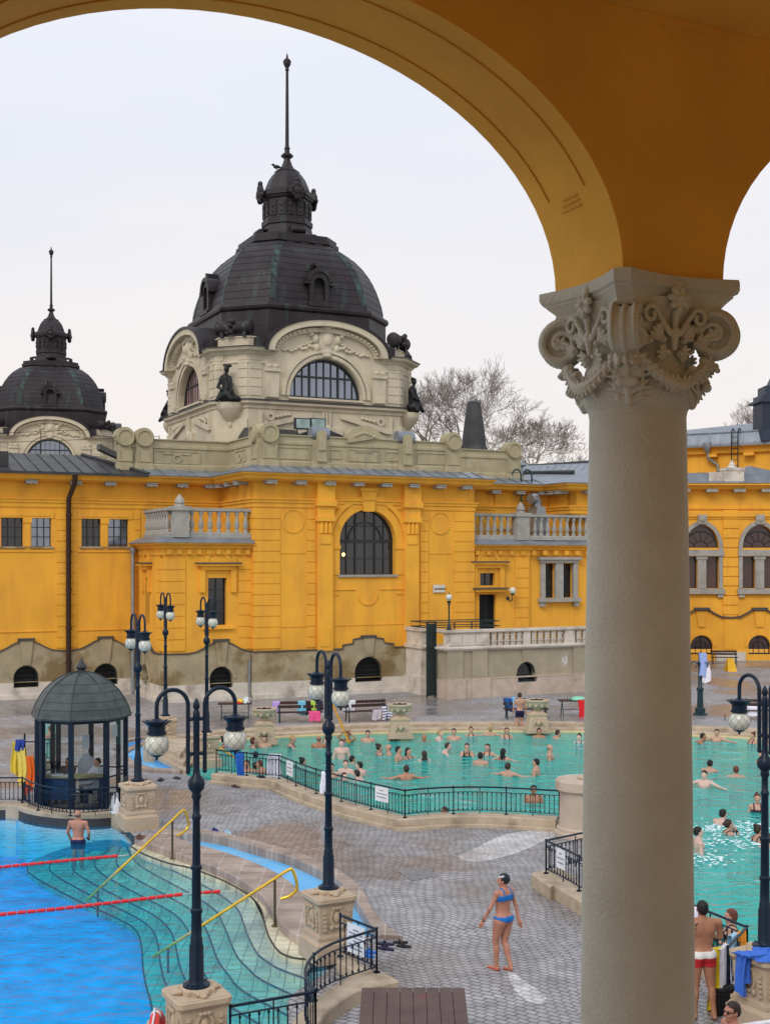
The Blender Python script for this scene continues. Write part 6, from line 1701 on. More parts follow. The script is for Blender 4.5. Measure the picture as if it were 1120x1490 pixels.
for c in cs:
    s_ = MB(); ring(s_, c, zz(797), hw + .02, hw + .28, -.14, .1, n=18, ry=hw + .42, ry1=hw + .7); s_.box(c - hw - .28, c - hw - .02, -.14, .1, zz(856), zz(797)); s_.box(c + hw + .02, c + hw + .28, -.14, .1, zz(856), zz(797))
    s_.box(c - hw - .34, c + hw + .34, -.22, .12, zz(809), zz(800)); s_.box(c - .31, c + .31, -.12, .15, zz(856), zz(809)); s_.box(c - .4, c + .4, -.16, .12, zz(814), zz(809))
    s_.box(c - hw - .4, c + hw + .4, -.3, .12, zz(864), zz(856.5)); s_.box(c - hw - .3, c - hw + .1, -.2, .1, zz(869), zz(864)); s_.box(c + hw - .1, c + hw + .3, -.2, .1, zz(869), zz(864))
    s_.box(c - .3, c + .3, -.3, .1, zz(797) + hw + .5, zz(797) + hw + 1.15); s_.ell((c, -.3, zz(797) + hw + .85), (.24, .12, .26))
    o = s_.build('window_surround', 'greystone', fw)
    g = MB(); g.box(c - hw - .01, c + hw + .01, .3, .33, zz(856), zz(797) + hw + .42); g.build('pane', 'redglass' if 'redglass' in M else 'glass', o)
    f = MB()
    for k in range(1, 6):
        an = PI * k / 6; f.tube([(c + .5 * math.cos(an), .27, zz(797) + .5 * math.sin(an)), (c + hw * math.cos(an), .27, zz(797) + hw * math.sin(an))], .03, 4)
    ring(f, c, zz(797), .45, .52, .24, .3); ring(f, c, zz(797), hw - .08, hw, .24, .3); f.box(c - hw, c + hw, .24, .3, zz(797), zz(797) + .08)
    for e_ in (-1, 1):
        xa, xb = sorted((c + e_ * .34, c + e_ * hw)); bars(f, xa, xb, zz(856), zz(810), 1, 1, .24, .08)
    f.build('glazing_bars', 'frame', o)
    cwv = MB(); ring(cwv, c, 1.0, .70, .78, .1, .18); cwv.box(c - .78, c + .78, .1, .18, .45, .53); cwv.box(c - .78, c + .78, .1, .16, .98, 1.04); ring(cwv, c, 1.0, .38, .43, .1, .16)
    for k in (-.4, 0, .4): cwv.box(c + k - .02, c + k + .02, .1, .16, .53, 1.7 if k == 0 else 1.0)
    co = cwv.build('cellar_window', 'frame', fw); g = MB(); g.poly(arch(c, .79, .45, 1.0), (), .27, None, 'xz', True); g.build('pane', 'redglass', co); g = MB(); g.box(c - .7, c + .7, .24, .26, .55, .80); g.build('lit_strip', 'warmglass', co)
    ring(tm, c, 1.0, .82, 1.05, -.06, .02); tm.prism([(c - .25, 2.4), (c + .25, 2.4), (c + .4, 3.55), (c - .4, 3.55)], -.1, .02, None, 'xz')
    t2 = [(c - 2.052, 3.0), (c - 1.4, 3.05), (c - .9, 3.3), (c - .5, 3.55), (c + .5, 3.55), (c + .9, 3.3), (c + 1.4, 3.05), (c + 2.052, 3.0)]
    qm.prism(t2 + [(x, z + .12) for x, z in reversed(t2)], -.16, .02, None, 'xz'); qm.box(c - .55, c + .55, -.25, .02, 3.6, 3.78)
    pl_ = c + (cs[1] - cs[0]) / 2
    for k in range(11): tm.box(pl_ - .55, pl_ + .55, -.1, .02, 3.3 + k * .68, 3.3 + k * .68 + .62)
    tm.box(pl_ - .45, pl_ + .45, -.06, .02, .8, 3.3)
for (a, b_) in zip(cs, cs[1:]): pm.box(a + 1.0, b_ - 1.0, -.12, .02, 0, .62)
pm.box(fx0, cs[0] - 1, -.12, .02, 0, .62)
pm.build('base_course', 'pale', fw); qm.build('string_course', bpy.data.materials['capping'], fw)
tm.box(fx0, fx1, -.08, .02, zz(755), zz(753)); tm.box(fx0, fx1, -.16, .02, zz(752), zz(745)); tm.box(fx0, fx1, -.1, .02, zz(741), zz(738))
tm.build('mouldings', 'yellow', fw)
c_ = MB(); ze = zz(712); c_.sweep([(fx0, 0), (fx1, 0)], [(0, ze - .1), (.6, ze), (.75, ze + .15), (.95, ze + .25), (.95, ze + .38), (0, ze + .45)]); c_.build('cornice', 'yellow', fw)
c_ = MB(); c_.sweep([(fx0, 0), (fx1, 0)], [(1.0, ze + .38), (1.0, ze + .48), (.2, ze + .6), (.2, ze + 1.15), (-.3, ze + 1.15), (-.3, ze + .4)]); c_.build('gutter', 'zinc', fw)
for k in range(12):
    b_ = MB(); x = fx0 + .6 + k * 1.95; b_.box(x - .4, x + .4, -.7, 0, ze - .22, ze); b_.build('bracket', 'greystone', fw)
c_ = MB(); x = P2(1064, 700)[0]; c_.box(x - .7, x + .7, -.6, .5, ze + .45, ze + 1.5); c_.box(x - .75, x + .75, -.65, .4, ze + 1.3, ze + 1.5); c_.lathe([(.45, 0), (.25, .15), (.22, .3), (.1, .42), (.1, .55), (0, .6)], 10, (x, 0, ze + 1.5)); c_.box(x - 1.7, x - .7, -.3, .4, ze + .45, ze + 1.2); c_.build('roof_block', 'pale', fw)
c_ = MB(); c_.add([(fx0, .3, ze + .9), (fx1, .3, ze + .9), (fx1, 6, ze + 1.35), (fx0, 6, ze + 1.35), (fx0, .3, ze + .7), (fx1, .3, ze + .7), (fx1, 6, ze + 1.15), (fx0, 6, ze + 1.15)], [(0, 1, 2, 3), (7, 6, 5, 4), (0, 4, 5, 1), (1, 5, 6, 2), (2, 6, 7, 3), (3, 7, 4, 0)])
xa = P2(1090, 700)[0]; c_.prism([(xa - 1.4, ze + .9), (xa + 4.2, ze + .9), (xa + .3, ze + 1.75)], 1, 6, None, 'xz')
c_.build('roof', 'zinc', fw)
flood(D(1013, 700, YF) + Vector((0, .8, -.3)), 0, 'left one of two floodlights on the far wing roof'); flood(D(1027, 699, YF) + Vector((0, .8, -.3)), 0, 'right one of two floodlights on the far wing roof')
# upper storey behind
ua = Vector((438 / F * 100, 100, 0)); ub = Vector((640 / F * 94.5, 94.5, 0))
ur = math.atan2(ub.y - ua.y, ub.x - ua.x)
us = empty('upper_hall', ua, ur, 'pale yellow upper hall with blue grey sheet roof behind the far wing', 'hall')
Lu = (ub - ua).length + 4; zu = 16.1
m = MB(); m.box(-8, Lu, 0, 8, 10, zu); m.build('wall', 'yellow', us)
m = MB(); m.sweep([(-8, 0), (Lu, 0)], [(0, zu - .5), (.3, zu - .45), (.35, zu - .1), (.7, zu), (.75, zu + .25), (0, zu + .3)]); m.sweep([(-8, 0), (Lu, 0)], [(0, 13.7), (.1, 13.75), (.1, 13.9), (0, 13.95)])
for k in range(9): m.box(-4 + k * 2.9, -3.2 + k * 2.9, -.6, 0, zu - .75, zu - .5)
m.build('cornice', 'yellow', us)
m = MB(); zr0 = zu + .25
m.add([(-8, -.8, zr0), (Lu, -.8, zr0), (Lu, -.3, zr0 + .9), (-8, -.3, zr0 + .9), (Lu, 8, zr0 + 3.0), (-3.5, 8, zr0 + 1.2)], [(0, 1, 2, 3), (3, 2, 4), (3, 4, 5)])
m.prism([(-8, -.8), (Lu, -.8), (Lu, 8), (-8, 8)], zr0 - .2, zr0 - .02)
m.tube([(-8, -.32, zr0 + .92), (Lu, -.32, zr0 + .92)], .08, 6)
for k in range(26): m.tube([(-7 + k * .9, -.8, zr0 + .03), (-7 + k * .9, -.3, zr0 + .93), (max(-6.4 + k * .9, -3.5) if k > 5 else -7 + k * .9, 8 if k > 5 else -.2, zr0 + 1.25 + 1.75 * (max(-6.4 + k * .9, -3.5) + 3.5) / (Lu + 3.5) if k > 5 else zr0 + .95)], .045, 4)
m.build('roof', 'zinc', us)
m = MB()
m.tube([(1.9, -.7, zu + .2), (1.9, -.5, zu - .8), (2.6, -.2, zu - 1.4), (2.6, -.2, 11)], .12, 8); m.lathe([(.2, 0), (.35, .4), (.35, .7)], 10, (1.9, -.7, zu - .3)); m.build('downpipe', 'galv', us, True)
lad = MB()
for dx in (0, .5): lad.tube([(3.9 + dx, -1.0, 13.1), (3.9 + dx, -1.0, 17.0)] + [(3.9 + dx, -1.0 + .5 - .5 * math.cos(a), 17.0 + .5 * math.sin(a)) for a in [PI * k / 8 for k in range(1, 9)]], .05, 6)
for k in range(9): lad.tube([(3.9, -1.0, 13.2 + k * .45), (4.4, -1.0, 13.2 + k * .45)], .03, 5)
tag(lad.build('roof_ladder', 'black', None, loc=ua, rz=ur), 'thin black ladder with hooped top on the upper hall at the right edge', 'ladder')
vt = empty('roof_vent', D(1120, 625, 97), 0, 'dark blue louvred vent turret on the upper hall roof at the frame edge', 'roof vent')
m = MB(); m.box(-1.0, 1.6, -1.2, 1.2, -1.0, 2.2)
for k in range(9): m.box(-1.04, 1.64, -1.24, 1.2, .0 + k * .2, .08 + k * .2)
m.box(-1.3, 1.9, -1.5, 1.5, 2.0, 2.2); m.box(-1.0, 1.6, -1.2, 1.2, 2.2, 2.6); m.box(-.7, 1.4, -1, 1, 2.6, 3.3); m.prism([(-.2, 3.3), (1.4, 3.3), (1.4, 6), (.4, 4.5)], -.8, .8, None, 'xz')
m.build('turret', mat('dark_louvre', (.035, .045, .07), .5, .3), vt)
m = MB(); x_, z_ = 0, 0; m.box(-6.3, -3.6, 3, 6, 10, 17.4); m.box(-6.4, -3.9, 2.9, 6.1, 17.4, 17.8)
tag(m.build('roof_house', 'yellow', None, loc=ua + Vector((5.2, 3, 0)), rz=0), 'small yellow roof house just right of the column', 'roof house')
# blue-grey roofs between the parapet and the column
rf2 = empty('sheet_roof_hall', (0, 88, 0), 0, 'low hall with blue grey seamed roof behind the right balcony', 'hall')
xa, xb = D(716, 0, 88).x, D(950, 0, 88).x
def Q(px, py, y): v = D(px, py, y); return (v.x, v.y - 88, v.z)
m = MB(); m.add([Q(700, 707, 88), Q(950, 701, 85), Q(950, 669, 98), Q(770, 677, 98), Q(700, 684, 96)], [(0, 1, 2, 3, 4)])
for k in range(22):
    f_ = k / 21; a = Vector(Q(700, 707, 88)).lerp(Vector(Q(930, 701, 85)), f_); b_ = Vector(Q(720, 683, 96)).lerp(Vector(Q(950, 669, 98)), f_); m.tube([a, b_], .05, 4)
m.build('roof', 'zinc', rf2)
m = MB(); a = Vector(Q(768, 680, 98)); b_ = Vector(Q(950, 667, 98)); m.tube([a, b_], .22, 6); a = Vector(Q(735, 689, 93)); b_ = Vector(Q(835, 687, 91)); m.tube([a, b_], .16, 6)
m.build('ridge', 'darkroof', rf2)
m = MB(); m.box(xa - 2, xb, 0, 6, 2, 12.2); m.build('wall', 'yellow', rf2)
v_ = MB(); v_.box(-.8, .8, -.8, .8, -.9, .7); v_.lathe([(1.5, .7), (1.5, .75), (.7, 1.15), (.2, 1.4), (0, 1.45)], 4, rot=PI / 4); tag(v_.build('roof_vent', 'zinc', None, loc=D(742, 693, 87)), 'small square vent with pyramid cap behind the parapet end', 'roof vent')
ob = MB(); g = D(689, 645, 92)
ob.lathe([(2.0, -2.0), (1.2, .2), (.98, 1.0), (.72, 3.0), (.5, 4.2), (.4, 4.3), (0, 4.3)], 8, rot=PI / 8); tag(ob.build('chimney_hood', 'darkroof', None, loc=(g.x, g.y, g.z - 1.2)), 'dark tapered chimney hood rising above the parapet in front of bare trees', 'chimney')
# thin wire railing on the left roof
wr_ = MB()
pts = [D(0, 630, 78), D(60, 628, 78), D(165, 624, 78), D(232, 636, 78)]
for p in pts: wr_.tube([p + Vector((0, 0, -1.5)), p + Vector((0, 0, .1))], .03, 4)
wr_.tube(pts, .02, 4); wr_.tube([p + Vector((0, 0, -.6)) for p in pts], .02, 4)
tag(wr_.build('roof_railing', 'black', None), 'thin wire railing on the left roof before the distant tower', 'railing')
fb_ = MB(); fb_.box(-40, 8, 0, 6, 0, 12.3); tag(fb_.build('rear_block', 'cream', None, loc=(-26, 100, 0), rz=R(14)), 'pinkish lower storey below the distant tower', 'building')

# ---- bare trees
M['bark'] = mat('bark', (.19, .155, .135), .9, var=.3, scale=3)
def tree(px, py_base, py_top, Y, seed, label, spread=.55, lean=0, depth_=7, n0=5, thick=.42, halfw=None):
    rn = random.Random(seed); base = D(px, py_base, Y); top = D(px, py_top, Y); H = top.z - base.z
    e = empty('bare_tree', (base.x, Y, base.z - 12), 0, label, 'tree', 'bare winter trees behind the roofs')
    tm_ = MB(); cm = MB()
    tm_.tube([(0, 0, 0), (.1, 0, 6), (lean * .3, 0, 12)], thick, 8, rr=[thick * 1.5, thick * 1.2, thick])
    cnt = [0]
    def grow(p, d, L_, r, lv):
        n = 3; pts = [p]; q = p; dd = d
        for k in range(n):
            dd = (dd + Vector((rn.gauss(0, .16), rn.gauss(0, .16), rn.gauss(.03, .1)))).normalized()
            q = q + dd * (L_ / n); pts.append(q)
        rr = [max(.012, r * (1 - .45 * k / n)) for k in range(n + 1)]
        (tm_ if lv == 0 else cm).tube(pts, r, 5 if lv < 2 else 3, rr=rr, caps=False)
        cnt[0] += 1
        if lv >= depth_ or L_ < .35: return
        kids = 2 if lv else n0
        if lv and rn.random() < .35: kids += 1
        for k in range(kids):
            an = rn.uniform(0, 2 * PI) if lv else 2 * PI * k / kids + rn.uniform(-.3, .3)
            sp = spread * (1.15 if lv == 0 else 1) * rn.uniform(.6, 1.25)
            ax = dd.orthogonal().normalized(); ax = Matrix.Rotation(an, 3, dd) @ ax
            nd = (dd * math.cos(sp) + ax * math.sin(sp) + Vector((0, 0, .08))).normalized()
            grow(pts[-1] if k < 2 else pts[2], nd, L_ * rn.uniform(.68, .9), rr[-1] * (.78 if k else .88), lv + 1)
        if lv >= 2:
            ax = Matrix.Rotation(rn.uniform(0, 6.3), 3, dd) @ dd.orthogonal().normalized()
            grow(pts[1], (dd + ax * .9).normalized(), L_ * .5, rr[-1] * .5, max(lv + 2, depth_ - 1))
    grow(Vector((lean * .3, 0, 12)), Vector((lean, 0, 1)).normalized(), H * .275, thick, 0)
    tm_.build('trunk', 'bark', e); cm.build('crown', 'bark', e)
tree(628, 672, 556, 125, 11, 'bare tree nearest to the large tower, upright twigs', .46, -.05, 7, 5, .24)
tree(668, 680, 546, 132, 15, 'tallest bare tree directly behind the dark chimney hood', .5, 0, 8, 5, .24)
tree(712, 705, 562, 128, 5, 'bare tree just right of the dark chimney hood', .5, .1, 7, 5, .22)
tree(742, 722, 588, 120, 23, 'bare spreading tree leaning right towards the column', .58, .4, 8, 5, .22)
tree(776, 712, 606, 135, 27, 'bare tree halfway between chimney hood and column', .55, .1, 7, 4, .18)
tree(815, 700, 648, 140, 31, 'low bare tree top close to the column', .6, 0, 6, 4, .14)
tree(1085, 690, 588, 150, 41, 'bare tree behind the upper hall roof at the right', .55, .05, 7, 5, .22)
# ------------------------------------------------------------------ figures: smooth signed-distance bodies turned into one continuous mesh
class Fld:
    def __init__(s, lo, hi, h):
        s.h = h; s.lo = np.array(lo, float)
        s.n = np.ceil((np.array(hi) - s.lo) / h).astype(int) + 1
        s.F = np.full(s.n, 1.0, np.float32)
        s.ax = [s.lo[i] + h * np.arange(s.n[i]) for i in range(3)]
    def sub(s, lo, hi):
        a = np.maximum(0, np.floor((np.array(lo) - s.lo) / s.h).astype(int)); b = np.minimum(s.n, np.ceil((np.array(hi) - s.lo) / s.h).astype(int) + 1)
        if np.any(b <= a): return None
        sl = tuple(slice(a[i], b[i]) for i in range(3))
        X = np.meshgrid(*[s.ax[i][sl[i]] for i in range(3)], indexing='ij')
        return sl, X
    def put(s, sl, d, k):
        F = s.F[sl]
        if k > 0:
            hh = np.clip(.5 + .5 * (F - d) / k, 0, 1)
            s.F[sl] = F * (1 - hh) + d * hh - k * hh * (1 - hh)
        else: s.F[sl] = np.minimum(F, d)
    def cap(s, a, b, ra, rb, k=.03, flat=None):
        a = np.array(a, float); b = np.array(b, float); m = max(ra, rb) + k + 2 * s.h
        r = s.sub(np.minimum(a, b) - m, np.maximum(a, b) + m)
        if r is None: return
        sl, X = r; d = b - a; L2 = max(1e-9, (d * d).sum())
        P = [X[i] - a[i] for i in range(3)]
        t = np.clip((P[0] * d[0] + P[1] * d[1] + P[2] * d[2]) / L2, 0, 1)
        q = np.sqrt(sum((P[i] - t * d[i]) ** 2 for i in range(3)))
        s.put(sl, q - (ra + (rb - ra) * t), k)
    def ell(s, c, r, k=.03, rot=None):
        c = np.array(c, float); r = np.array(r, float); m = r.max() + k + 2 * s.h
        q = s.sub(c - m, c + m)
        if q is None: return
        sl, X = q; P = [X[i] - c[i] for i in range(3)]
        if rot is not None:
            Rm = np.array(rot); P = [sum(Rm[j][i] * P[j] for j in range(3)) for i in range(3)]
        k0 = np.sqrt(sum((P[i] / r[i]) ** 2 for i in range(3))); k1 = np.sqrt(sum((P[i] / r[i] ** 2) ** 2 for i in range(3)))
        s.put(sl, k0 * (k0 - 1) / np.maximum(k1, 1e-6), k)
def surf(F, lo, h):
    """naive surface nets"""
    S_ = F < 0
    n = F.shape
    c = [F[i:n[0] - 1 + i, j:n[1] - 1 + j, k:n[2] - 1 + k] for i in (0, 1) for j in (0, 1) for k in (0, 1)]
    cs = np.stack([x < 0 for x in c]); cnt = cs.sum(0); mix = (cnt > 0) & (cnt < 8)
    idx = np.argwhere(mix)
    if len(idx) == 0: return [], []
    V8 = np.stack([x[mix] for x in c], 1)
    offs_ = np.array([(i, j, k) for i in (0, 1) for j in (0, 1) for k in (0, 1)], float)
    acc = np.zeros((len(idx), 3)); w_ = np.zeros(len(idx))
    for a in range(8):
        for b in range(a + 1, 8):
            if np.abs(offs_[a] - offs_[b]).sum() != 1: continue
            fa, fb = V8[:, a], V8[:, b]; m = (fa < 0) != (fb < 0)
            t = np.where(m, fa / np.where(np.abs(fa - fb) < 1e-9, 1, fa - fb), 0)
            acc += m[:, None] * (offs_[a] + t[:, None] * (offs_[b] - offs_[a])); w_ += m
    v = (idx + acc / w_[:, None]) * h + lo
    vid = np.full(mix.shape, -1); vid[mix] = np.arange(len(idx))
    faces = []
    for ax in range(3):
        o1, o2 = [(1, 2), (2, 0), (0, 1)][ax]
        A = S_.take(range(n[ax] - 1), ax); B = S_.take(range(1, n[ax]), ax)
        e = np.argwhere(A != B)
        e = e[(e[:, o1] > 0) & (e[:, o2] > 0) & (e[:, o1] < n[o1] - 1) & (e[:, o2] < n[o2] - 1)]
        if len(e) == 0: continue
        def g(d1, d2):
            q = e.copy(); q[:, o1] -= d1; q[:, o2] -= d2; return vid[q[:, 0], q[:, 1], q[:, 2]]
        q = np.stack([g(1, 1), g(0, 1), g(0, 0), g(1, 0)], 1)
        ins = A[e[:, 0], e[:, 1], e[:, 2]]
        q[~ins] = q[~ins][:, ::-1]
        faces.append(q)
    return v, np.concatenate(faces)
def mk(name, F, lo, h, m, parent=None, smooth=True):
    v, f = surf(F, lo, h)
    me = bpy.data.meshes.new(name)
    if len(v): me.from_pydata(v.tolist(), [], f.tolist())
    me.materials.append(M[m] if isinstance(m, str) else m)
    me.polygons.foreach_set('use_smooth', [smooth] * len(me.polygons)); me.update()
    o = bpy.data.objects.new(name, me); COL.objects.link(o)
    if parent: o.parent = parent
    return o
def skinmat(name, col): return mat(name, col, .5, var=.08, scale=7, spec=.4, stain=tuple(x * .78 for x in col), stain_scale=4, stain_pos=.68, stain_w=.12)
M['skin'] = skinmat('skin', (.50, .285, .205)); M['skin_tan'] = skinmat('tanned_skin', (.38, .175, .10)); M['skin_pale'] = skinmat('pale_skin', (.62, .41, .34)); M['skin_red'] = skinmat('reddened_skin', (.47, .215, .145))
for nm, c_ in (('black', (.008, .006, .006)), ('brown', (.035, .016, .01)), ('auburn', (.09, .022, .012)), ('blond', (.42, .27, .12)), ('grey', (.12, .10, .09)), ('red', (.13, .035, .018))): M['hair_' + nm] = mat('hair_' + nm, c_, .55, var=.4, scale=25, bump=.5, bscale=60)
for nm, c_ in (('navy', (.008, .01, .06)), ('blue', (.005, .15, .52)), ('black', (.01, .01, .012)), ('dark', (.05, .015, .03)), ('green', (.35, .6, .08)), ('teal', (.01, .22, .48)), ('red', (.55, .02, .03)), ('white', (.7, .68, .66))): M['suit_' + nm] = mat('suit_' + nm, c_, .7, var=.1, scale=10)

def human(h=.014, pose='down', sex='m', hair='short', suit=None, head_turn=0.0, lean=0.0, legs='stand', arms=None, legpts=None, build=1.0, head_tilt=0.0, hand_detail=False, low=None, belly=0.0, hips=None):
    """returns (fields dict) ; faces +y, z up, feet at z=0, about 1.72 m tall"""
    lo = [-.95, -.75, -.05]; hi = [.95, .8, 1.86]
    f = Fld(lo, hi, h)
    w = (.185 if sex == 'm' else .158) * build; hp = (.095 if sex == 'm' else .105)
    L = lean
    def sp(p):      # lean the trunk about the hips
        x, y, z = p
        if z > .95:
            dz = z - .95; return (x, y * math.cos(L) + dz * math.sin(L), .95 + dz * math.cos(L) - y * math.sin(L))
        return p
    # trunk
    f.ell(sp((0, 0, 1.30)), (.155 * build + (.012 if sex == 'm' else 0), .105, .17), .05)
    f.ell(sp((0, .012 + belly * .3, 1.12)), (.128 * build, .095 + belly, .14), .07)
    f.ell(sp((0, -.005, .96)), (.15 if sex == 'm' else .168, .108, .12), .07)
    for s_ in (-1, 1):
        f.cap(sp((s_ * .03, -.01, 1.42)), sp((s_ * w, -.012, 1.40)), .055, .056, .05)
        f.ell(sp((s_ * .075, .06, 1.32)), (.075, .05, .06) if sex == 'm' else (.062, .07, .06), .04)
        f.ell(sp((s_ * .09, -.07, 1.34)), (.07, .04, .1), .05)
        f.ell((s_ * .075, -.06, .92), (.08, .085, .09), .045)
    # neck and head
    ct, st_ = math.cos(head_turn), math.sin(head_turn)
    hc = sp((0, .0, 1.60))
    def hp_(p):      # head local -> body
        x, y, z = p
        y, z = y * math.cos(head_tilt) + z * math.sin(head_tilt), z * math.cos(head_tilt) - y * math.sin(head_tilt)
        return (hc[0] + x * ct - y * st_, hc[1] + x * st_ + y * ct, hc[2] + z)
    f.cap(sp((0, -.015, 1.40)), hp_((0, -.02, -.06)), .062 if sex == 'm' else .052, .054 if sex == 'm' else .046, .03)
    hr = [[ct, -st_, 0], [st_, ct, 0], [0, 0, 1]]
    f.ell(hp_((0, -.012, .025)), (.077, .096, .095), .02, hr)
    f.ell(hp_((0, .022, -.035)), (.058, .066, .085), .03, hr)
    f.ell(hp_((0, .055, -.095)), (.03, .03, .022), .03, hr)
    f.cap(hp_((0, .086, .015)), hp_((0, .108, -.022)), .010, .015, .012)
    f.ell(hp_((0, .083, -.06)), (.024, .012, .010), .01, hr)
    f.ell(hp_((0, .076, .03)), (.05, .016, .010), .014, hr)
    for s_ in (-1, 1):
        f.ell(hp_((s_ * .078, -.005, -.01)), (.010, .02, .033), .01, hr)
        f.ell(hp_((s_ * .04, .06, -.03)), (.024, .02, .024), .02, hr)
    # arms
    def hand(wr, d, s_):
        wr = np.array(wr); d = np.array(d, float); d /= np.linalg.norm(d)
        side = np.cross(d, [0, 0, 1.0]); side = side / (np.linalg.norm(side) + 1e-6)
        if abs(d[2]) > .85: side = np.array([0, 1.0, 0]) - d * d[1]; side /= np.linalg.norm(side)
        up = np.cross(side, d)
        f.cap(wr, wr + d * .07, .027, .034, .02)
        pl = wr + d * .05
        for i, (o_, ln) in enumerate(((-.03, .075), (-.01, .09), (.011, .085), (.031, .066))):
            b = wr + d * .085 + side * o_; m_ = b + d * ln * .55 + up * .0; e = m_ + d * ln * .4 - up * .018
            f.cap(b - d * .02, m_, .0105, .0095, .006); f.cap(m_, e, .0095, .008, .004)
        t0 = wr + d * .03 - side * .028; f.cap(t0, t0 + d * .045 - side * .03, .013, .010, .012); f.cap(t0 + d * .045 - side * .03, t0 + d * .075 - side * .03, .010, .008, .006)
    A = arms or {'down': [((.25, .0, 1.14), (.27, .08, .90)), ((.25, .0, 1.14), (.27, .08, .90))], 'spread': [((.42, .08, 1.32), (.62, .25, 1.31)), ((.42, .08, 1.32), (.62, .25, 1.31))], 'back': [((.45, -.05, 1.36), (.66, -.08, 1.37)), ((.45, -.05, 1.36), (.66, -.08, 1.37))],
         'face': [((.24, .2, 1.2), (.07, .16, 1.44)), ((.24, .2, 1.2), (.07, .16, 1.44))], 'head': [((.36, .08, 1.5), (.14, .06, 1.68)), ((.36, .08, 1.5), (.14, .06, 1.68))], 'fold': [((.26, .1, 1.18), (.04, .28, 1.24)), ((.26, .1, 1.18), (.06, .26, 1.2))],
         'reach': [((.25, .05, 1.16), (.2, .3, 1.2)), ((.3, .28, 1.3), (.26, .54, 1.3))]}[pose]
    for s_, (el, wr) in zip((-1, 1), A):
        sh = sp((s_ * w, -.012, 1.39)); e_ = sp((s_ * el[0], el[1], el[2])); w_ = sp((s_ * wr[0], wr[1], wr[2]))
        f.cap(sh, e_, .052 if sex == 'm' else .044, .039 if sex == 'm' else .033, .03); f.cap(e_, w_, .040 if sex == 'm' else .034, .026, .02)
        dd = np.array(w_) - np.array(e_)
        if hand_detail: hand(w_, dd, s_)
        else: dd = dd / np.linalg.norm(dd); f.cap(w_, np.array(w_) + dd * .12, .03, .024, .02)
    # legs
    LP = legpts or {'stand': [((.10, .01, .50), (.105, -.02, .09)), ((.10, .01, .50), (.105, -.02, .09))]}['stand']
    for s_, (kn, an) in zip((-1, 1), LP):
        hj = (s_ * hp, 0, .90)
        f.cap(hj, (s_ * kn[0], kn[1], kn[2]), (.098 if sex == 'm' else .102) * (.5 + .5 * build), .058 * (.6 + .4 * build), .04)
        k_ = np.array((s_ * kn[0], kn[1], kn[2])); a_ = np.array((s_ * an[0], an[1], an[2]))
        f.cap(k_, a_, .055, .036, .03); mid = k_ * .65 + a_ * .35; f.ell(mid + np.array([0, -.018, 0]), (.05, .052, .11), .03)
        toe = a_ + np.array([s_ * .02, .16, -a_[2] + .03 if a_[2] < .14 else -.05]); heel = a_ + np.array([0, -.03, -.055])
        f.cap(heel, toe, .034, .026, .03); f.cap(a_, heel + np.array([0, .03, 0]), .036, .034, .02)
    return f, hp_, hr, sp
def hairfield(f, hp_, hr, style):
    g = Fld(f.lo, f.lo + (f.n - 1) * f.h, f.h); g.F[:] = 1
    h3 = lambda c, r, k=.01: g.ell(hp_(c), r, k, hr)
    if style == 'bald_ring':
        h3((0, -.045, .0), (.08, .07, .05))
    elif style != 'none':
        h3((0, -.022, .038), (.086, .098, .094)); h3((0, -.05, .0), (.080, .070, .08))
        if style == 'long': h3((0, -.07, -.08), (.075, .05, .13), .03); h3((0, -.08, -.19), (.065, .035, .1), .03)
        if style == 'bun': h3((0, -.10, .11), (.045, .045, .045), .01)
        if style == 'lowbun': h3((0, -.125, .02), (.042, .04, .042), .01)
        if style == 'bob': h3((0, -.03, -.03), (.09, .08, .09), .02)
        if style == 'tuft': h3((0, .04, .115), (.05, .045, .03), .02)
    # carve the face free
    X = np.meshgrid(*g.ax, indexing='ij'); c0 = np.array(hp_((0, 0, 0)))
    ex = np.array(hp_((1, 0, 0))) - c0; ey = np.array(hp_((0, 1, 0))) - c0; ez = np.array(hp_((0, 0, 1))) - c0
    P = [X[i] - c0[i] for i in range(3)]
    ly = sum(P[i] * ey[i] for i in range(3)); lz = sum(P[i] * ez[i] for i in range(3))
    facecut = np.minimum(ly - .03, .060 - lz)          # in front of the ears and below the hairline
    g.F = np.maximum(g.F, facecut)
    if style == 'bald_ring': g.F = np.maximum(g.F, lz - .035)
    return g
def clothfield(f, fn, off=.007):
    X = np.meshgrid(*f.ax, indexing='ij')
    return np.maximum(f.F - off, fn(X[0], X[1], X[2]))
def eyes(root, hp_, parent):
    m = MB()
    for s_ in (-1, 1): m.ell(hp_((s_ * .031, .073, .012)), .010, 8, 6)
    return m.build('eye', 'eyewhite', parent, True)
M['eyewhite'] = mat('eye', (.05, .03, .025), .3)
briefs = lambda x, y, z: np.maximum(np.maximum(z - .99, np.abs(x) - .205), .84 + np.abs(x) * .35 - z)
trunks = lambda x, y, z: np.maximum(np.maximum(z - 1.0, .70 - z), np.abs(x) - .215)
onepiece = lambda x, y, z: np.maximum(np.maximum(.86 + np.abs(x) * .4 - z, z - 1.33 - .0 * x - np.where(np.abs(np.abs(x) - .085) < .022, .2, 0)), np.abs(x) - .17)
bikini = lambda x, y, z: np.minimum(np.maximum(np.maximum(z - .985, np.abs(x) - .205), .86 + np.abs(x) * .42 - z), np.minimum(np.maximum(np.maximum(z - 1.36, 1.26 - z), np.abs(x) - .19), np.maximum(np.maximum(np.abs(np.abs(x) - .09) - .014, 1.3 - z), z - 1.5)))
PROT = {}
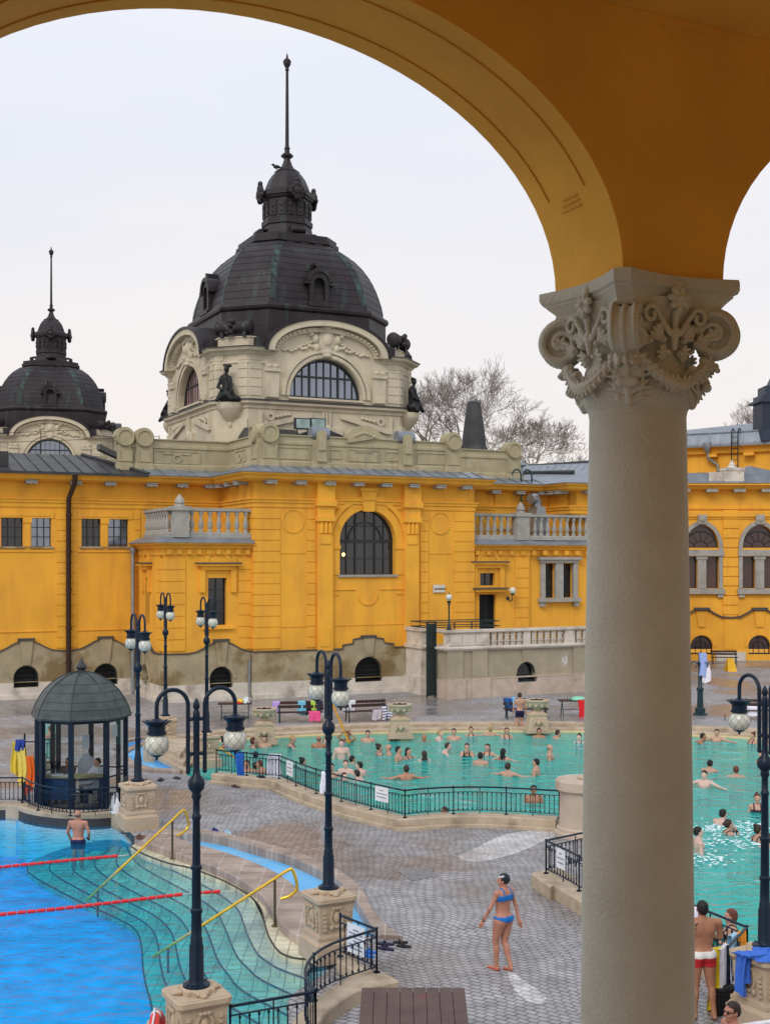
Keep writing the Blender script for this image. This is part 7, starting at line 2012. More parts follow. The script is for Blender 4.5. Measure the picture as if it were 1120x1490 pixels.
def proto(key, skin, haircol, suit=None, suitfn=None, h=.016, hair='short', **k):
    e = empty('person'); f, hp_, hr, sp = human(h=h, hair=hair, **k)
    b = mk('body', f.F, f.lo, f.h, skin, e)
    if hair != 'none':
        g = hairfield(f, hp_, hr, hair); 
        mk('hair', g.F, g.lo, g.h, 'hair_' + haircol, e)
    eyes(e, hp_, e)
    if suitfn is not None: mk('swimsuit', clothfield(f, suitfn), f.lo, f.h, 'suit_' + suit, e)
    PROT[key] = e
    return e
SM = dict(h=.017)
proto('m_down', 'skin', 'black', 'navy', trunks, pose='down', **SM)
proto('m_spread', 'skin', 'black', 'dark', trunks, pose='spread', build=1.05, **SM)
proto('m_back', 'skin', 'blond', 'navy', trunks, pose='back', **SM)
proto('m_fold', 'skin', 'black', 'navy', trunks, pose='fold', head_turn=.3, **SM)
proto('m_bald', 'skin', 'grey', 'black', trunks, pose='down', hair='bald_ring', belly=.03, build=1.08, **SM)
proto('m_reach', 'skin', 'brown', 'navy', trunks, pose='reach', lean=.35, **SM)
proto('w_long', 'skin', 'black', 'black', onepiece, pose='spread', sex='f', hair='long', **SM)
proto('w_bun', 'skin', 'auburn', 'dark', onepiece, pose='down', sex='f', hair='bun', **SM)
proto('w_face', 'skin', 'black', 'black', onepiece, pose='face', sex='f', hair='lowbun', **SM)
proto('w_head', 'skin', 'black', 'dark', onepiece, pose='head', sex='f', hair='bun', **SM)
proto('w_bob', 'skin', 'auburn', 'black', onepiece, pose='fold', sex='f', hair='bob', **SM)
proto('w_reach', 'skin', 'blond', 'black', onepiece, pose='reach', sex='f', hair='lowbun', lean=.2, **SM)
# (px, waterline py, prototype, heading degrees (0 looks away from the camera, 180 at it, 90 looks left), visible height above water, skin, hair, suit, label)
SW_ = [
 (385, 1087, 'm_down', 180, .40, 'skin', 'black', None, 'dark haired bather facing the camera in front of the left urn'),
 (421, 1087, 'w_reach', -100, .42, 'skin', 'blond', 'black', 'blonde bather in a black suit right of the left urn'),
 (464, 1088, 'm_bald', 10, .42, 'skin_tan', 'grey', None, 'broad tanned bather seen from behind, left of the dark lamp post'),
 (474, 1079, 'w_bob', 170, .34, 'skin', 'blond', None, 'blond bather half hidden by the dark lamp post'),
 (506, 1079, 'w_head', 150, .36, 'skin_tan', 'black', None, 'bather with both hands at the head behind the yellow grab rail'),
 (535, 1080, 'm_down', 180, .42, 'skin', 'black', None, 'dark bearded bather facing the camera right of the yellow grab rail'),
 (573, 1077, 'w_face', 180, .40, 'skin', 'red', None, 'red haired bather with hands at the mouth just left of the middle urn'),
 (617, 1079, 'm_bald', 180, .27, 'skin_tan', 'grey', None, 'bald bather low in the water right of the middle urn'),
 (636, 1077, 'w_reach', -120, .38, 'skin_pale', 'blond', 'white', 'fair haired bather beside the bald one at the far edge'),
 (497, 1104, 'm_down', 180, .62, 'skin_pale', 'brown', None, 'pale bather standing chest high, facing the camera by the lamp post'),
 (513, 1111, 'm_spread', -60, .26, 'skin', 'black', None, 'black haired head turned away right of the pale standing bather'),
 (503, 1125, 'm_fold', 160, .40, 'skin_pale', 'auburn', None, 'auburn haired bather with folded arms over the railing line'),
 (482, 1131, 'm_down', 180, .42, 'skin', 'black', None, 'dark haired bather right against the lamp post over the railing'),
 (496, 1135, 'm_reach', -150, .30, 'skin_pale', 'auburn', None, 'red haired bather behind the railing next to the lamp post'),
 (533, 1129, 'm_reach', 80, .46, 'skin_pale', 'black', None, 'bather leaning left with bent pale back'),
 (528, 1136, 'm_reach', 60, .34, 'skin_pale', 'black', None, 'black haired bather just behind the railing below the leaning one'),
 (552, 1098, 'w_bun', -70, .36, 'skin', 'brown', None, 'bather with a hair bun embracing a bald one'),
 (565, 1098, 'm_bald', 100, .34, 'skin', 'grey', None, 'bald bather embraced by a partner with a hair bun'),
 (580, 1107, 'm_down', -110, .46, 'skin', 'black', None, 'slim bather looking right next to a long haired one'),
 (594, 1104, 'w_long', -130, .36, 'skin', 'black', None, 'dark long haired bather right of the slim bather'),
 (617, 1106, 'w_long', 10, .30, 'skin_pale', 'brown', None, 'long brown haired bather seen from behind in the pool middle'),
 (591, 1134, 'm_spread', 5, .42, 'skin_red', 'brown', 'green', 'sunburnt bather from behind with green trunks and arms spread'),
 (441, 1113, 'w_bun', -60, .24, 'skin', 'black', None, 'single dark haired head over the left railing'),
 (660, 1077, 'm_down', 170, .42, 'skin', 'brown', None, 'brown haired bather at the far edge, wide shoulders'),
 (685, 1071, 'w_bun', 180, .34, 'skin', 'red', None, 'red haired bather at the far edge with a small bun'),
 (713, 1070, 'm_back', 0, .36, 'skin', 'blond', None, 'blond bather from behind with both arms on the far edge'),
 (737, 1074, 'w_bob', 180, .38, 'skin', 'auburn', 'dark', 'dark red haired bather left of the standing man in navy shorts'),
 (784, 1073, 'm_fold', 170, .34, 'skin_tan', 'brown', None, 'bather with folded arms below the right urn'),
 (803, 1074, 'm_reach', -80, .34, 'skin', 'brown', None, 'bather leaning forward to the right below the right urn'),
 (642, 1097, 'm_reach', -100, .42, 'skin_pale', 'brown', None, 'pale young bather pushing one arm to the right'),
 (679, 1100, 'w_face', 175, .42, 'skin', 'brown', 'black', 'bather covering the face with both hands'),
 (709, 1099, 'w_long', 160, .38, 'skin', 'black', None, 'dark haired bather facing the camera in the pool middle'),
 (699, 1113, 'm_down', -20, .40, 'skin', 'black', None, 'short haired bather from behind below the one facing the camera'),
 (732, 1106, 'w_long', -30, .38, 'skin', 'black', 'black', 'bather with very long black hair seen from behind'),
 (800, 1105, 'm_bald', -100, .48, 'skin', 'grey', None, 'bald bather looking right near the column'),
 (779, 1128, 'm_down', 70, .50, 'skin', 'black', None, 'slim bather looking left, arms under water'),
 (739, 1129, 'm_spread', -30, .40, 'skin', 'brown', None, 'brown haired bather from behind in front of the others'),
 (776, 1168, 'm_down', 175, .46, 'skin_tan', 'black', None, 'bather facing the camera behind the curved railing'),
 (646, 1184, 'm_down', 150, .18, 'skin_tan', 'brown', None, 'only the head of a bather under the railing at the near edge'),
 (842, 1080, 'w_bun', 160, .30, 'skin_pale', 'brown', None, 'bather half hidden by the left side of the column'),
 (327, 1088, 'w_bun', -100, .38, 'skin_tan', 'black', None, 'dark haired bather looking right at the left pool end'),
 (344, 1091, 'w_bun', 185, .50, 'skin', 'auburn', 'blue', 'bather in a bright blue swimsuit at the left pool end'),
 (369, 1088, 'w_bob', -80, .36, 'skin', 'auburn', None, 'auburn haired bather beside the left urn'),
 (372, 1102, 'm_down', 0, .20, 'skin', 'black', None, 'black haired head above the short railing'),
 (359, 1122, 'm_down', 170, .34, 'skin_red', 'black', None, 'bather behind the short railing next to the blue towel'),
 (371, 1122, 'm_down', 20, .28, 'skin', 'black', None, 'dark head behind the short railing right of the blue towel'),
 (388, 1125, 'm_reach', 100, .44, 'skin_red', 'auburn', None, 'bather partly covered by the white bathrobe'),
 (1013, 1081, 'm_reach', -110, .40, 'skin_tan', 'black', None, 'black bearded bather at the right side of the column'),
 (1042, 1079, 'm_spread', 160, .44, 'skin', 'black', None, 'broad dark haired bather at the far edge below the hook post'),
 (1094, 1082, 'w_bun', 120, .40, 'skin', 'auburn', 'dark', 'bather with a high red bun near the right lamp'),
 (1119, 1085, 'm_bald', 170, .34, 'skin', 'grey', None, 'bather cut by the right frame edge at the far side'),
 (1028, 1124, 'm_reach', -40, .40, 'skin', 'black', None, 'black haired bather from behind right of the column'),
 (1024, 1146, 'm_spread', 150, .48, 'skin_pale', 'black', None, 'broad pale bather facing left in the right part of the pool'),
 (1070, 1130, 'm_spread', -10, .32, 'skin', 'red', None, 'reddish haired bather from behind, arms spread under water'),
 (1107, 1110, 'w_bob', 120, .36, 'skin', 'auburn', None, 'red haired bather mostly behind the right lamp post'),
 (1101, 1181, 'w_bun', 170, .46, 'skin', 'auburn', 'dark', 'short haired bather in a strappy suit left of the right lamp post'),
 (1042, 1200, 'm_reach', -60, .40, 'skin_pale', 'black', None, 'black haired bather from behind in the white foam'),
 (1060, 1213, 'w_face', -80, .34, 'skin', 'brown', None, 'bather in the foam with a hand at the face'),
 (1016, 1240, 'm_down', -90, .56, 'skin_pale', 'black', None, 'pale dark haired bather standing sideways in the foam by the column'),
 (1103, 1224, 'w_bun', -70, .38, 'skin', 'brown', None, 'long haired bather beside the post of the right lamp'),
 (1119, 1232, 'm_spread', -20, .30, 'skin', 'brown', None, 'bather cut by the right frame edge below the lamp collar'),
 (1062, 1370, 'w_bob', 80, .55, 'skin', 'red', 'black', 'bather with a red bob looking left behind the railing'),
]
used = set()
for (px, py, key, hd, vis, skin, hair, suit, lb) in SW_:
    p = PROT[key]; q = p if key not in used else copy_tree(p); used.add(key)
    g = G(px, py, ZWT)
    q.location = (g.x, g.y, ZWT - (1.73 - vis)); q.rotation_euler = (0, 0, R(hd)); sc_ = 1.12
    if q.name.startswith('person'): q.scale = (sc_, sc_, sc_); q.location.z = ZWT - (1.73 * sc_ - vis * sc_)
    tag(q, lb, 'person', 'bathers in the turquoise pool')
    for c in q.children:
        nm = c.name.split('.')[0]
        mm = {'body': skin, 'hair': 'hair_' + hair, 'swimsuit': ('suit_' + suit) if suit else None}.get(nm)
        if mm:
            c.material_slots[0].link = 'OBJECT'; c.material_slots[0].material = M[mm]
        if nm == 'body' or mm is None: continue

# ---- single figures
def figure(name_label, loc, rz, skin, haircol, suit=None, suitfn=None, h=.0095, scale=1.0, hair='short', extra=None, **k):
    e = empty('person', loc, rz, name_label, 'person'); e.scale = (scale,) * 3
    f, hp_, hr, sp = human(h=h, hair=hair, hand_detail=True, **k)
    mk('body', f.F, f.lo, f.h, skin, e)
    if hair not in ('none', 'cap'):
        g = hairfield(f, hp_, hr, hair); mk('hair', g.F, g.lo, g.h, 'hair_' + haircol, e)
    eyes(e, hp_, e)
    if suitfn is not None: mk('swimsuit', clothfield(f, suitfn), f.lo, f.h, 'suit_' + suit, e)
    if extra: extra(e, f, hp_, hr)
    return e
# walking woman in a blue bikini with a bathing cap
def wx(e, f, hp_, hr):
    g = Fld(f.lo, f.lo + (f.n - 1) * f.h, f.h); g.F[:] = 1
    g.ell(hp_((0, -.018, .032)), (.088, .106, .104), .01, hr); X = np.meshgrid(*g.ax, indexing='ij'); c0 = np.array(hp_((0, 0, 0))); ey = np.array(hp_((0, 1, 0))) - c0; ez = np.array(hp_((0, 0, 1))) - c0
    ly = sum((X[i] - c0[i]) * ey[i] for i in range(3)); lz = sum((X[i] - c0[i]) * ez[i] for i in range(3))
    F1 = np.maximum(g.F, np.minimum(ly - .03, .055 - lz)); F1 = np.maximum(F1, -.05 - lz)
    mk('bathing_cap', F1, g.lo, g.h, mat('cap_black', (.008, .02, .028), .35), e)
    F2 = np.maximum(g.F - .004, np.maximum(np.abs(lz - .085 - ly * -.3) - .016, -.02 - ly)); mk('cap_stripe', F2, g.lo, g.h, mat('cap_white', (.6, .55, .6), .5), e)
    m = MB(); w_ = Vector((-.326, .168, .93)); m.tube([w_ + Vector((.028 * math.cos(a), .01 * math.sin(a), .028 * math.sin(a))) for a in [2 * PI * k / 12 for k in range(13)]], .012, 6, caps=False); m.build('wrist_band', 'suit_black', e, True)
    sh = np.maximum(f.F - .010, f.ax[2][None, None, :] - .03 + 0 * f.F); mk('slippers', sh, f.lo, f.h, mat('red_slipper', (.55, .06, .04), .6), e)
figure('person in a blue bikini and dark bathing cap walking across the paving', G(732, 1412), R(42), 'skin_red', 'black', 'blue', bikini, hair='cap', sex='f', build=1.16, scale=.98, extra=wx, h=.009, head_turn=.6,
       arms=[((.29, .05, 1.14), (.33, .18, .91)), ((.25, -.06, 1.14), (.27, -.12, .90))],
       legpts=[((.085, .11, .51), (.07, .10, .09)), ((.07, .04, .49), (.045, -.13, .12))], belly=.01)
# man in navy shorts climbing out of the far side
figure('person in navy shorts standing at the far pool edge before the bench', G(756, 1069, -.12) , R(5), 'skin', 'brown', 'navy', trunks, h=.012, hair='short', head_turn=-.5, scale=1.02, pose='down', legpts=[((.12, .02, .5), (.13, -.02, .09)), ((.10, .12, .55), (.11, .02, .16))])
# man with red and white trunks at the right
def rx_(e, f, hp_, hr):
    X2 = f.ax[2][None, None, :] + 0 * f.F
    mk('waist_panel', np.maximum(np.maximum(np.maximum(f.F - .012, X2 - 1.0), .90 - X2), np.abs(f.ax[0][:, None, None]) - .225), f.lo, f.h, 'suit_white', e)
    m = MB()
    for k in range(7): m.ell((-.12 + .02 * math.sin(k * 2.1), -.098, 1.30 + .018 * k), (.022, .012, .014), 8, 6)
    m.build('tattoo', mat('tattoo_ink', (.05, .05, .06), .6), e, True)
figure('person in red and white trunks seen from behind, right of the column', G(1021, 1480), R(8), 'skin_tan', 'black', 'red', lambda x, y, z: np.maximum(np.maximum(z - .99, .76 - z), np.abs(x) - .225), hair='short', h=.0095, extra=rx_, build=1.30, head_turn=-.15, arms=[((.27, .0, 1.13), (.27, .06, .88)), ((.30, .05, 1.16), (.30, .30, 1.1))],
       legpts=[((.11, .0, .5), (.12, -.02, .09)), ((.12, -.02, .50), (.14, -.10, .09))], scale=1.06)
# head and shoulders with sunglasses in the bottom right corner
def sg_(e, f, hp_, hr):
    m = MB()
    for s_ in (-1, 1): m.ell(hp_((s_ * .034, .088, .012)), (.03, .012, .02), 10, 8); m.tube([hp_((s_ * .06, .085, .018)), hp_((s_ * .082, .0, .01))], .004, 5)
    m.tube([hp_((-.01, .095, .016)), hp_((.01, .095, .016))], .005, 5); m.build('sunglasses', 'suit_black', e, True)
Ys = 7.15 - 1.62; gg = G(1064, 1466, 1.62 * 1.02)
figure('person with dark sunglasses looking left in the bottom right corner', Vector((gg.x, gg.y, 0)), R(100), 'skin_red', 'brown', 'navy', trunks, hair='short', h=.009, extra=sg_, pose='down', build=1.05, head_turn=.25)
cloth('towel', (.8, .78, .82), .5, .35, Vector((gg.x + .34, gg.y + .1, 1.42)), R(20), 'white towel lying over a shoulder in the bottom right corner', .05, seed=41, group=GT)
# man standing waist deep in the blue pool
figure('person with bare back standing waist deep in the blue pool', G(114, 1226, -.22) + Vector((0, 0, -.88)), R(-8), 'skin_red', 'grey', 'navy', lambda x, y, z: np.maximum(np.maximum(z - .98, .72 - z), np.abs(x) - .215), hair='bald_ring', h=.0105, build=1.12, belly=.03, scale=1.0, arms=[((.29, .0, 1.15), (.27, .12, .98)), ((.30, -.02, 1.16), (.24, .14, 1.02))])
# attendants in the kiosk
def coat(col, sleeves=True):
    def fn(e, f, hp_, hr):
        X2 = f.ax[2][None, None, :] + 0 * f.F; X0 = np.abs(f.ax[0][:, None, None] + 0 * f.F)
        mk('shirt', np.maximum(np.maximum(f.F - .02, X2 - 1.47), .86 - X2), f.lo, f.h, mat('shirt', col, .9, var=.12, scale=8), e)
        mk('trousers', np.maximum(np.maximum(f.F - .016, X2 - .88), .1 - X2), f.lo, f.h, mat('trousers', (.03, .05, .14), .9), e)
    return fn
figure('seated person in a brown top at the left of the kiosk desk', KC + Vector((-.42, .1, -.42)), R(160), 'skin_tan', 'black', hair='short', h=.014, extra=coat((.12, .07, .06)), arms=[((.3, .22, 1.2), (.1, .38, 1.28)), ((.3, .18, 1.18), (.14, .4, 1.2))], legpts=[((.12, .42, .86), (.12, .42, .46)), ((.12, .42, .86), (.12, .42, .46))])
figure('seated person in a white shirt at the right of the kiosk desk', KC + Vector((.45, .05, -.42)), R(130), 'skin', 'brown', hair='short', h=.014, extra=coat((.62, .64, .72)), arms=[((.28, .2, 1.15), (.16, .36, 1.14)), ((.28, .2, 1.15), (.16, .36, 1.14))], legpts=[((.12, .42, .86), (.12, .42, .46)), ((.12, .42, .86), (.12, .42, .46))])
for k, x in enumerate((-.42, .45)):
    st_ = empty('stool', KC + Vector((x, .12, 0)), 0, ('black stool of the kiosk attendant on the left', 'black stool of the kiosk attendant on the right')[k], 'stool')
    m = MB(); m.lathe([(.18, .38), (.2, .4), (.2, .44), (0, .45)], 12); m.build('seat', 'black', st_)
    m = MB(); m.tube([(0, 0, 0), (0, 0, .38)], .03, 8); m.lathe([(.2, 0), (.2, .02), (.03, .05)], 10); m.build('leg', 'black', st_)
ch = empty('folded_chair', KC + Vector((.0, .75, 0)), R(20), 'white plastic chair with a white towel inside the kiosk', 'chair')
m = MB(); m.box(-.25, .25, -.22, .22, .42, .46); m.build('seat', 'white', ch)
m = MB(); m.prism([(-.26, .46), (.26, .46)] + [(.26 * math.cos(a), .95 + .3 * math.sin(a)) for a in [PI * k / 8 for k in range(9)]], .2, .24, None, 'xz'); m.build('backrest', 'white', ch)
for x in (-.22, .22):
    for y in (-.2, .2): m = MB(); m.tube([(x, y, 0), (x, y, .42)], .02, 6); m.build('leg', 'white', ch)
# bronze statues on the tower corners
def statue(T_loc, T_rz, label):
    e = empty('bronze_statue', T_loc, T_rz, label, 'statue', 'bronze figures on the tower corners')
    return e
sf = Fld([-1.0, -.9, -.1], [1.0, .9, 2.7], .04)
sf.ell((0, 0, .35), (.62, .5, .42), .15); sf.ell((.12, -.3, .45), (.3, .35, .3), .12); sf.cap((.1, 0, .6), (-.12, 0, 1.5), .36, .30, .1); sf.ell((-.16, 0, 1.55), (.38, .26, .3), .1); sf.cap((-.12, 0, 1.6), (-.02, -.05, 2.0), .14, .11, .05)
sf.ell((0, -.06, 2.16), (.17, .19, .22), .05); sf.cap((.28, -.05, 2.36), (-.25, 0, 2.42), .1, .07, .05); sf.ell((.02, -.02, 2.34), (.2, .2, .1), .04); sf.cap((-.45, 0, 1.55), (-.55, -.25, 1.0), .13, .1, .06); sf.cap((-.55, -.25, 1.0), (-.2, -.5, .8), .1, .08, .05)
sf.cap((.2, 0, 1.6), (.42, -.2, 1.1), .12, .1, .06); sf.cap((.42, -.2, 1.1), (.5, -.45, .6), .1, .09, .05); sf.cap((.1, -.3, .7), (.55, -.55, .15), .2, .13, .1); sf.cap((-.3, -.2, .6), (-.5, -.5, .1), .2, .13, .1); sf.ell((.5, .1, .2), (.45, .4, .22), .1)
tc_ = Vector(tower.location); a_, c_ = 6.25, 1.5
names = {0: 'dark bronze seated figure on the left front corner of the large tower', 1: 'dark bronze seated figure on the right corner of the large tower', 3: 'dark bronze figure at the far left corner of the large tower'}
first = None
for q in (0, 1, 3):
    loc = tower.matrix_basis @ (TR(0, 0, 0, q * PI / 2) @ Vector((-a_ + c_ / 2 - .35, -a_ + c_ / 2 - .35, 16.02)))
    e = empty('bronze_statue', loc, AX - PI / 4 + q * PI / 2, names[q], 'statue', 'bronze figures on the tower corners')
    e.scale = (.84, .84, .86)
    if first is None: first = mk('figure', sf.F, sf.lo, .04, 'bronze', e)
    else: o = first.copy(); COL.objects.link(o); o.parent = e
# the crow on the lantern shoulder
bs = Fld([-.6, -.3, -.1], [.6, .3, .6], .02); bs.ell((0, 0, .2), (.2, .1, .12), .05); bs.ell((-.2, 0, .33), (.09, .07, .08), .05); bs.cap((-.27, 0, .33), (-.36, 0, .34), .03, .01, .02); bs.cap((.1, 0, .2), (.42, 0, .1), .07, .03, .05); bs.cap((0, -.03, .1), (0, -.03, -.02), .02, .015, .02); bs.cap((0, .03, .1), (0, .03, -.02), .02, .015, .02)
o = mk('crow', bs.F, bs.lo, .02, 'black'); o.location = tower.matrix_basis @ Vector((-.78, -.2, 31.36)); tag(o, 'black crow perched on the left shoulder of the lantern dome', 'bird')

# churned white water around the jets on the right
fm = MB(); rf_ = random.Random(4)
for (px, py, n, sx_, sy_) in ((1040, 1207, 150, 1.3, .9), (1070, 1226, 170, 1.5, .8), (1022, 1250, 110, .9, .7), (1085, 1200, 60, 1.0, .6)):
    g = G(px, py, ZWT)
    for k in range(n):
        r_ = rf_.uniform(.008, .032); x, y = rf_.gauss(0, sx_ * .45), rf_.gauss(0, sy_ * .45)
        fm.ell((g.x + x, g.y + y, ZWT + r_ * .2), (r_ * 1.8, r_ * 1.3, r_ * .45), 7, 4)
tag(fm.build('water_foam', mat('foam', (.72, .84, .88), .6), None, True), kind='stuff')

# ------------------------------------------------------------------ the near column and its carved composite capital
def make_column(root):
    zc = EYE + .66
    n = MB(); prof = [(.34, ZFL), (.34, ZFL + .1), (.30, ZFL + .12), (.32, ZFL + .2), (.27, ZFL + .26)]
    for k in range(13):
        f_ = k / 12; prof.append((.2525 - .0395 * f_ ** 1.35, ZFL + .3 + (zc - .01 - ZFL - .3) * f_))
    n.lathe(prof, 64); n.build('shaft', 'col', root, True)
    zt = ZS - zc
    c = MB()
    def ab(h, cut=.05, dep=.055):
        p = []
        for q in range(4):
            T = Matrix.Rotation(q * PI / 2, 3, 'Z')
            for k in range(13):
                x = -h + cut + (2 * h - 2 * cut) * k / 12
                v = T @ Vector((x, -h + dep * math.sin(PI * k / 12), 0)); p.append((v.x, v.y))
        return p
    rings_ = [(.278, -.135), (.284, -.118), (.280, -.105), (.292, -.088), (.308, -.070), (.316, -.062), (.316, -.054), (.330, -.046), (.336, -.030), (.336, .002)]
    vs = []; fs = []
    for h_, z in rings_: vs += [(x, y, zc + zt + z) for x, y in ab(h_)]
    m = len(ab(.3))
    for j in range(len(rings_) - 1):
        for k in range(m): fs.append((j * m + k, j * m + (k + 1) % m, (j + 1) * m + (k + 1) % m, (j + 1) * m + k))
    fs.append(tuple(range(m))[::-1]); fs.append(tuple((len(rings_) - 1) * m + k for k in range(m)))
    c.add(vs, fs); c.build('abacus', 'col', root, True, angle=25)
    h = .0042
    f = Fld([-.48, -.48, -.03], [.48, .48, .53], h)
    # bell
    X = np.meshgrid(*f.ax, indexing='ij'); rr = np.sqrt(X[0] ** 2 + X[1] ** 2)
    zz_ = X[2]; prof_r = np.interp(f.ax[2], [-.03, 0, .03, .07, .12, .2, .3, .36, .43, .47], [.213, .218, .238, .252, .25, .228, .222, .235, .262, .27])
    d = rr - prof_r[None, None, :]
    f.F = np.maximum(d, np.maximum(-.028 - zz_, zz_ - .47)).astype(np.float32)
    def rot(p, a): return (p[0] * math.cos(a) - p[1] * math.sin(a), p[0] * math.sin(a) + p[1] * math.cos(a), p[2])
    def cyl(c_, ax, r, hh, k):
        c_ = np.array(c_); ax = np.array(ax); m_ = r + .03
        sl, X_ = f.sub(c_ - m_, c_ + m_); P = [X_[i] - c_[i] for i in range(3)]
        al = sum(P[i] * ax[i] for i in range(3)); rad = np.sqrt(np.maximum(0, sum(P[i] ** 2 for i in range(3)) - al ** 2))
        f.put(sl, np.maximum(rad - r, np.abs(al) - hh), k)
    for q in range(4):
        A = q * PI / 2 + PI / 4
        cp_ = lambda a, b, ra, rb, k=.006: f.cap(rot(a, A), rot(b, A), ra, rb, k)
        # volutes: two faces per corner, each a rolled band around a hollow with a rosette
        cx, cz, RR = .335, .318, .112
        for s_ in (-1, 1):
            y0 = s_ * .047
            prev = None; N = 46
            for i in range(N):
                t_ = i / (N - 1); th = PI * .62 - t_ * 2 * PI * 1.55; r_ = .016 + (RR - .030) * (1 - t_) ** .85
                p = (cx + r_ * math.cos(th), y0 + s_ * .012 * t_, cz + r_ * math.sin(th)); w_ = .0185 * (1 - .55 * t_)
                if prev: cp_(prev[0], p, prev[1], w_, .003)
                prev = (p, w_)
            cyl(rot((cx, y0 - s_ * .024, cz), A), rot((0, 1, 0), A), RR - .016, .016, .003)
            for j in range(6): cp_((cx, y0 + s_ * .006, cz), (cx + .024 * math.cos(j * PI / 3), y0 + s_ * .010, cz + .024 * math.sin(j * PI / 3)), .006, .011, .002)
            # arm that rolls out of the bell into the volute
            cp_((cx - .035, y0 * .9, cz + RR - .032), (.20, s_ * .085, cz + RR - .022), .020, .022, .008)
            cp_((cx - .05, y0 * .9, cz + RR - .075), (.20, s_ * .095, cz + .02), .022, .03, .01)
        cyl(rot((cx, 0, cz), A), rot((0, 1, 0), A), RR - .034, .03, .003)
        for i in range(26):   # edge beading between the two faces
            th = -PI * .72 + i * PI * 1.30 / 25
            p = (cx + (RR - .018) * math.cos(th), 0, cz + (RR - .018) * math.sin(th)); cp_(p, p, .0125, .0125, .002)
        for i in range(40):
            t_ = .42 * i / 39; th = PI * .62 - t_ * 2 * PI * 1.55; r_ = .016 + (RR - .030) * (1 - t_) ** .85 + .0185 * (1 - .55 * t_)
            for s_ in (-1, 1):
                p = (cx + r_ * math.cos(th), s_ * .047, cz + r_ * math.sin(th)); cp_(p, p, .007, .007, .002)
        # acanthus leaf climbing under the volute and curling out
        sp = [(.238, 0, .02), (.262, 0, .06), (.280, 0, .11), (.290, 0, .15), (.312, 0, .185), (.338, 0, .190)]
        for a, b in zip(sp, sp[1:]): cp_(a, b, .017, .015)
        for i, (x, y, z) in enumerate(sp[:-1]):
            L_ = (.085, .100, .095, .075, .05)[i]
            for s_ in (-1, 1):
                for e_ in range(3):
                    zz2 = z + e_ * .012; tip = (x - .012 + .014 * e_, s_ * (L_ - e_ * .016), zz2 + .022 + .014 * e_)
                    cp_((x, s_ * .010, zz2), (x + .004, s_ * L_ * .55, zz2 + .016), .010, .0095, .004); cp_((x + .004, s_ * L_ * .55, zz2 + .016), tip, .0095, .005, .003)
        cp_((.30, -.03, .10), (.30, .03, .10), .02, .02, .01)
        # fruit and husk under the volute
        for s_ in (-1, 0, 1):
            cp_((.315, s_ * .022, .205), (.345, s_ * .03, .175), .016, .012, .005)
        B = q * PI / 2
        cb = lambda a, b, ra, rb, k=.006: f.cap(rot(a, B), rot(b, B), ra, rb, k)      # -y is the face direction
        # abacus flower
        ctr = (0.0, -.285, .455)
        for j in range(7):
            an = j * 2 * PI / 7 + .3; tip = (ctr[0] + .042 * math.cos(an), ctr[1] - .004, ctr[2] + .042 * math.sin(an))
            cb(ctr, tip, .012, .016, .003)
        cb((0, -.30, .455), (0, -.302, .457), .015, .015, .003)
        cb((-.01, -.275, .50), (.012, -.27, .53), .018, .022, .006); cb((.0, -.27, .40), (.0, -.262, .34), .016, .012, .006)
        for s_ in (-1, 1):
            # festoon: overlapping leaves along a hanging curve
            prev = None
            for i in range(17):
                t_ = i / 16; x = s_ * (.205 - .205 * t_); y = -(.232 + .058 * math.sin(PI / 2 * t_)); z = .215 - .125 * math.sin(PI / 2 * t_) ** 1.35
                w_ = .015 + .013 * t_; p = (x, y, z)
                if prev:
                    cb(prev, p, w_, w_, .004)
                    if i % 2 == 0:
                        for e_ in (-1, 1): cb((x, y - .012, z), (x - s_ * -.022, y - .016, z + e_ * (w_ + .010)), .0095, .0055, .002)
                        cb((x, y - w_ * .8, z), (x + s_ * .026, y - w_ * .9, z + .006), .008, .005, .002)
                prev = p
            # caulicole: scroll rising from below, rolling under the abacus
            pr = None
            for i in range(22):
                t_ = i / 21
                if t_ < .45: u_ = t_ / .45; p = (s_ * (.025 + .075 * u_), -.262, .31 + .10 * u_)
                else: u_ = (t_ - .45) / .55; an = PI * .75 - u_ * PI * 1.9; r_ = .040 * (1 - .6 * u_); p = (s_ * (.128 + r_ * math.cos(an)), -.266, .385 + r_ * math.sin(an))
                if pr: cb(pr, p, .0125 * (1 - .35 * t_), .0125 * (1 - .35 * t_), .003)
                pr = p
            # side leaf fans
            for (bx, bz, n_, a0, a1, L_) in ((.055, .285, 6, .2, 1.5, .075), (.125, .275, 6, -.5, 1.0, .075), (.16, .21, 5, -1.6, -.1, .06), (.10, .17, 5, -2.4, -.9, .055), (.035, .23, 5, -.9, .9, .05)):
                for j in range(n_):
                    an = a0 + (a1 - a0) * j / (n_ - 1)
                    L2_ = L_ * (1 - .25 * abs(j - (n_ - 1) / 2) / n_ * 2)
                    a_ = (s_ * bx, -.245, bz); b_ = (s_ * (bx + L2_ * math.cos(an)), -.252 + .012 * math.cos(j), bz + L2_ * math.sin(an))
                    cb(a_, b_, .010, .0075, .0035)
                cb((s_ * bx, -.25, bz), (s_ * bx, -.262, bz), .016, .012, .005)
        cb((0, -.262, .32), (0, -.258, .25), .022, .012, .006)
        for j in range(5): cb((0, -.255, .10), ((j - 2) * .03, -.268, .065 - .006 * abs(j - 2)), .010, .008, .003)
    o = mk('capital', f.F, f.lo, h, 'col', root); o.location = (0, 0, zc)
    for p_ in o.data.polygons[:0]: pass
col1 = empty('column', AO + Matrix.Rotation(AA, 3, 'Z') @ Vector((PW / 2, TH / 2, 0)), AA, 'weathered stone column with scrolled capital standing right before the camera', 'column')
make_column(col1)
col1['group'] = 'columns of the arcade'
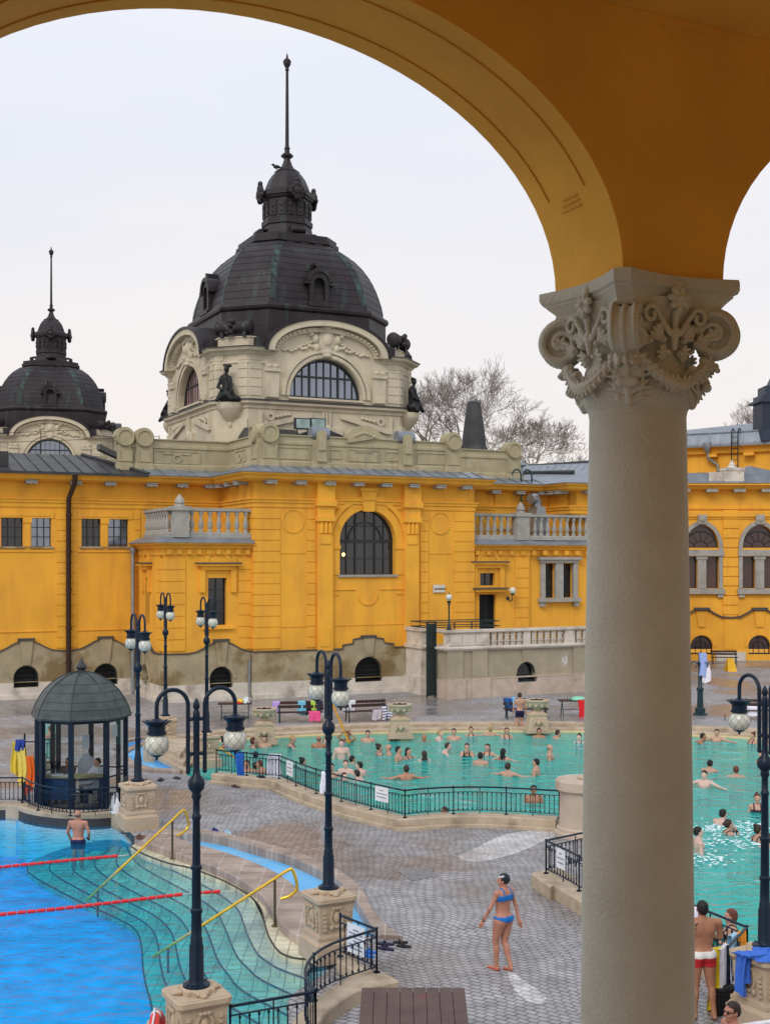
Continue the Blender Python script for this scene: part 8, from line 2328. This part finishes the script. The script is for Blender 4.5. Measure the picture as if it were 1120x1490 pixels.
for k, lb in ((-1, 'matching column left of the camera outside the frame'), (1, 'matching column to the right outside the frame')):
    c_ = copy_tree(col1); c_.location = AO + Matrix.Rotation(AA, 3, 'Z') @ Vector((PW / 2 + k * SP, TH / 2, 0)); c_['label'] = lb
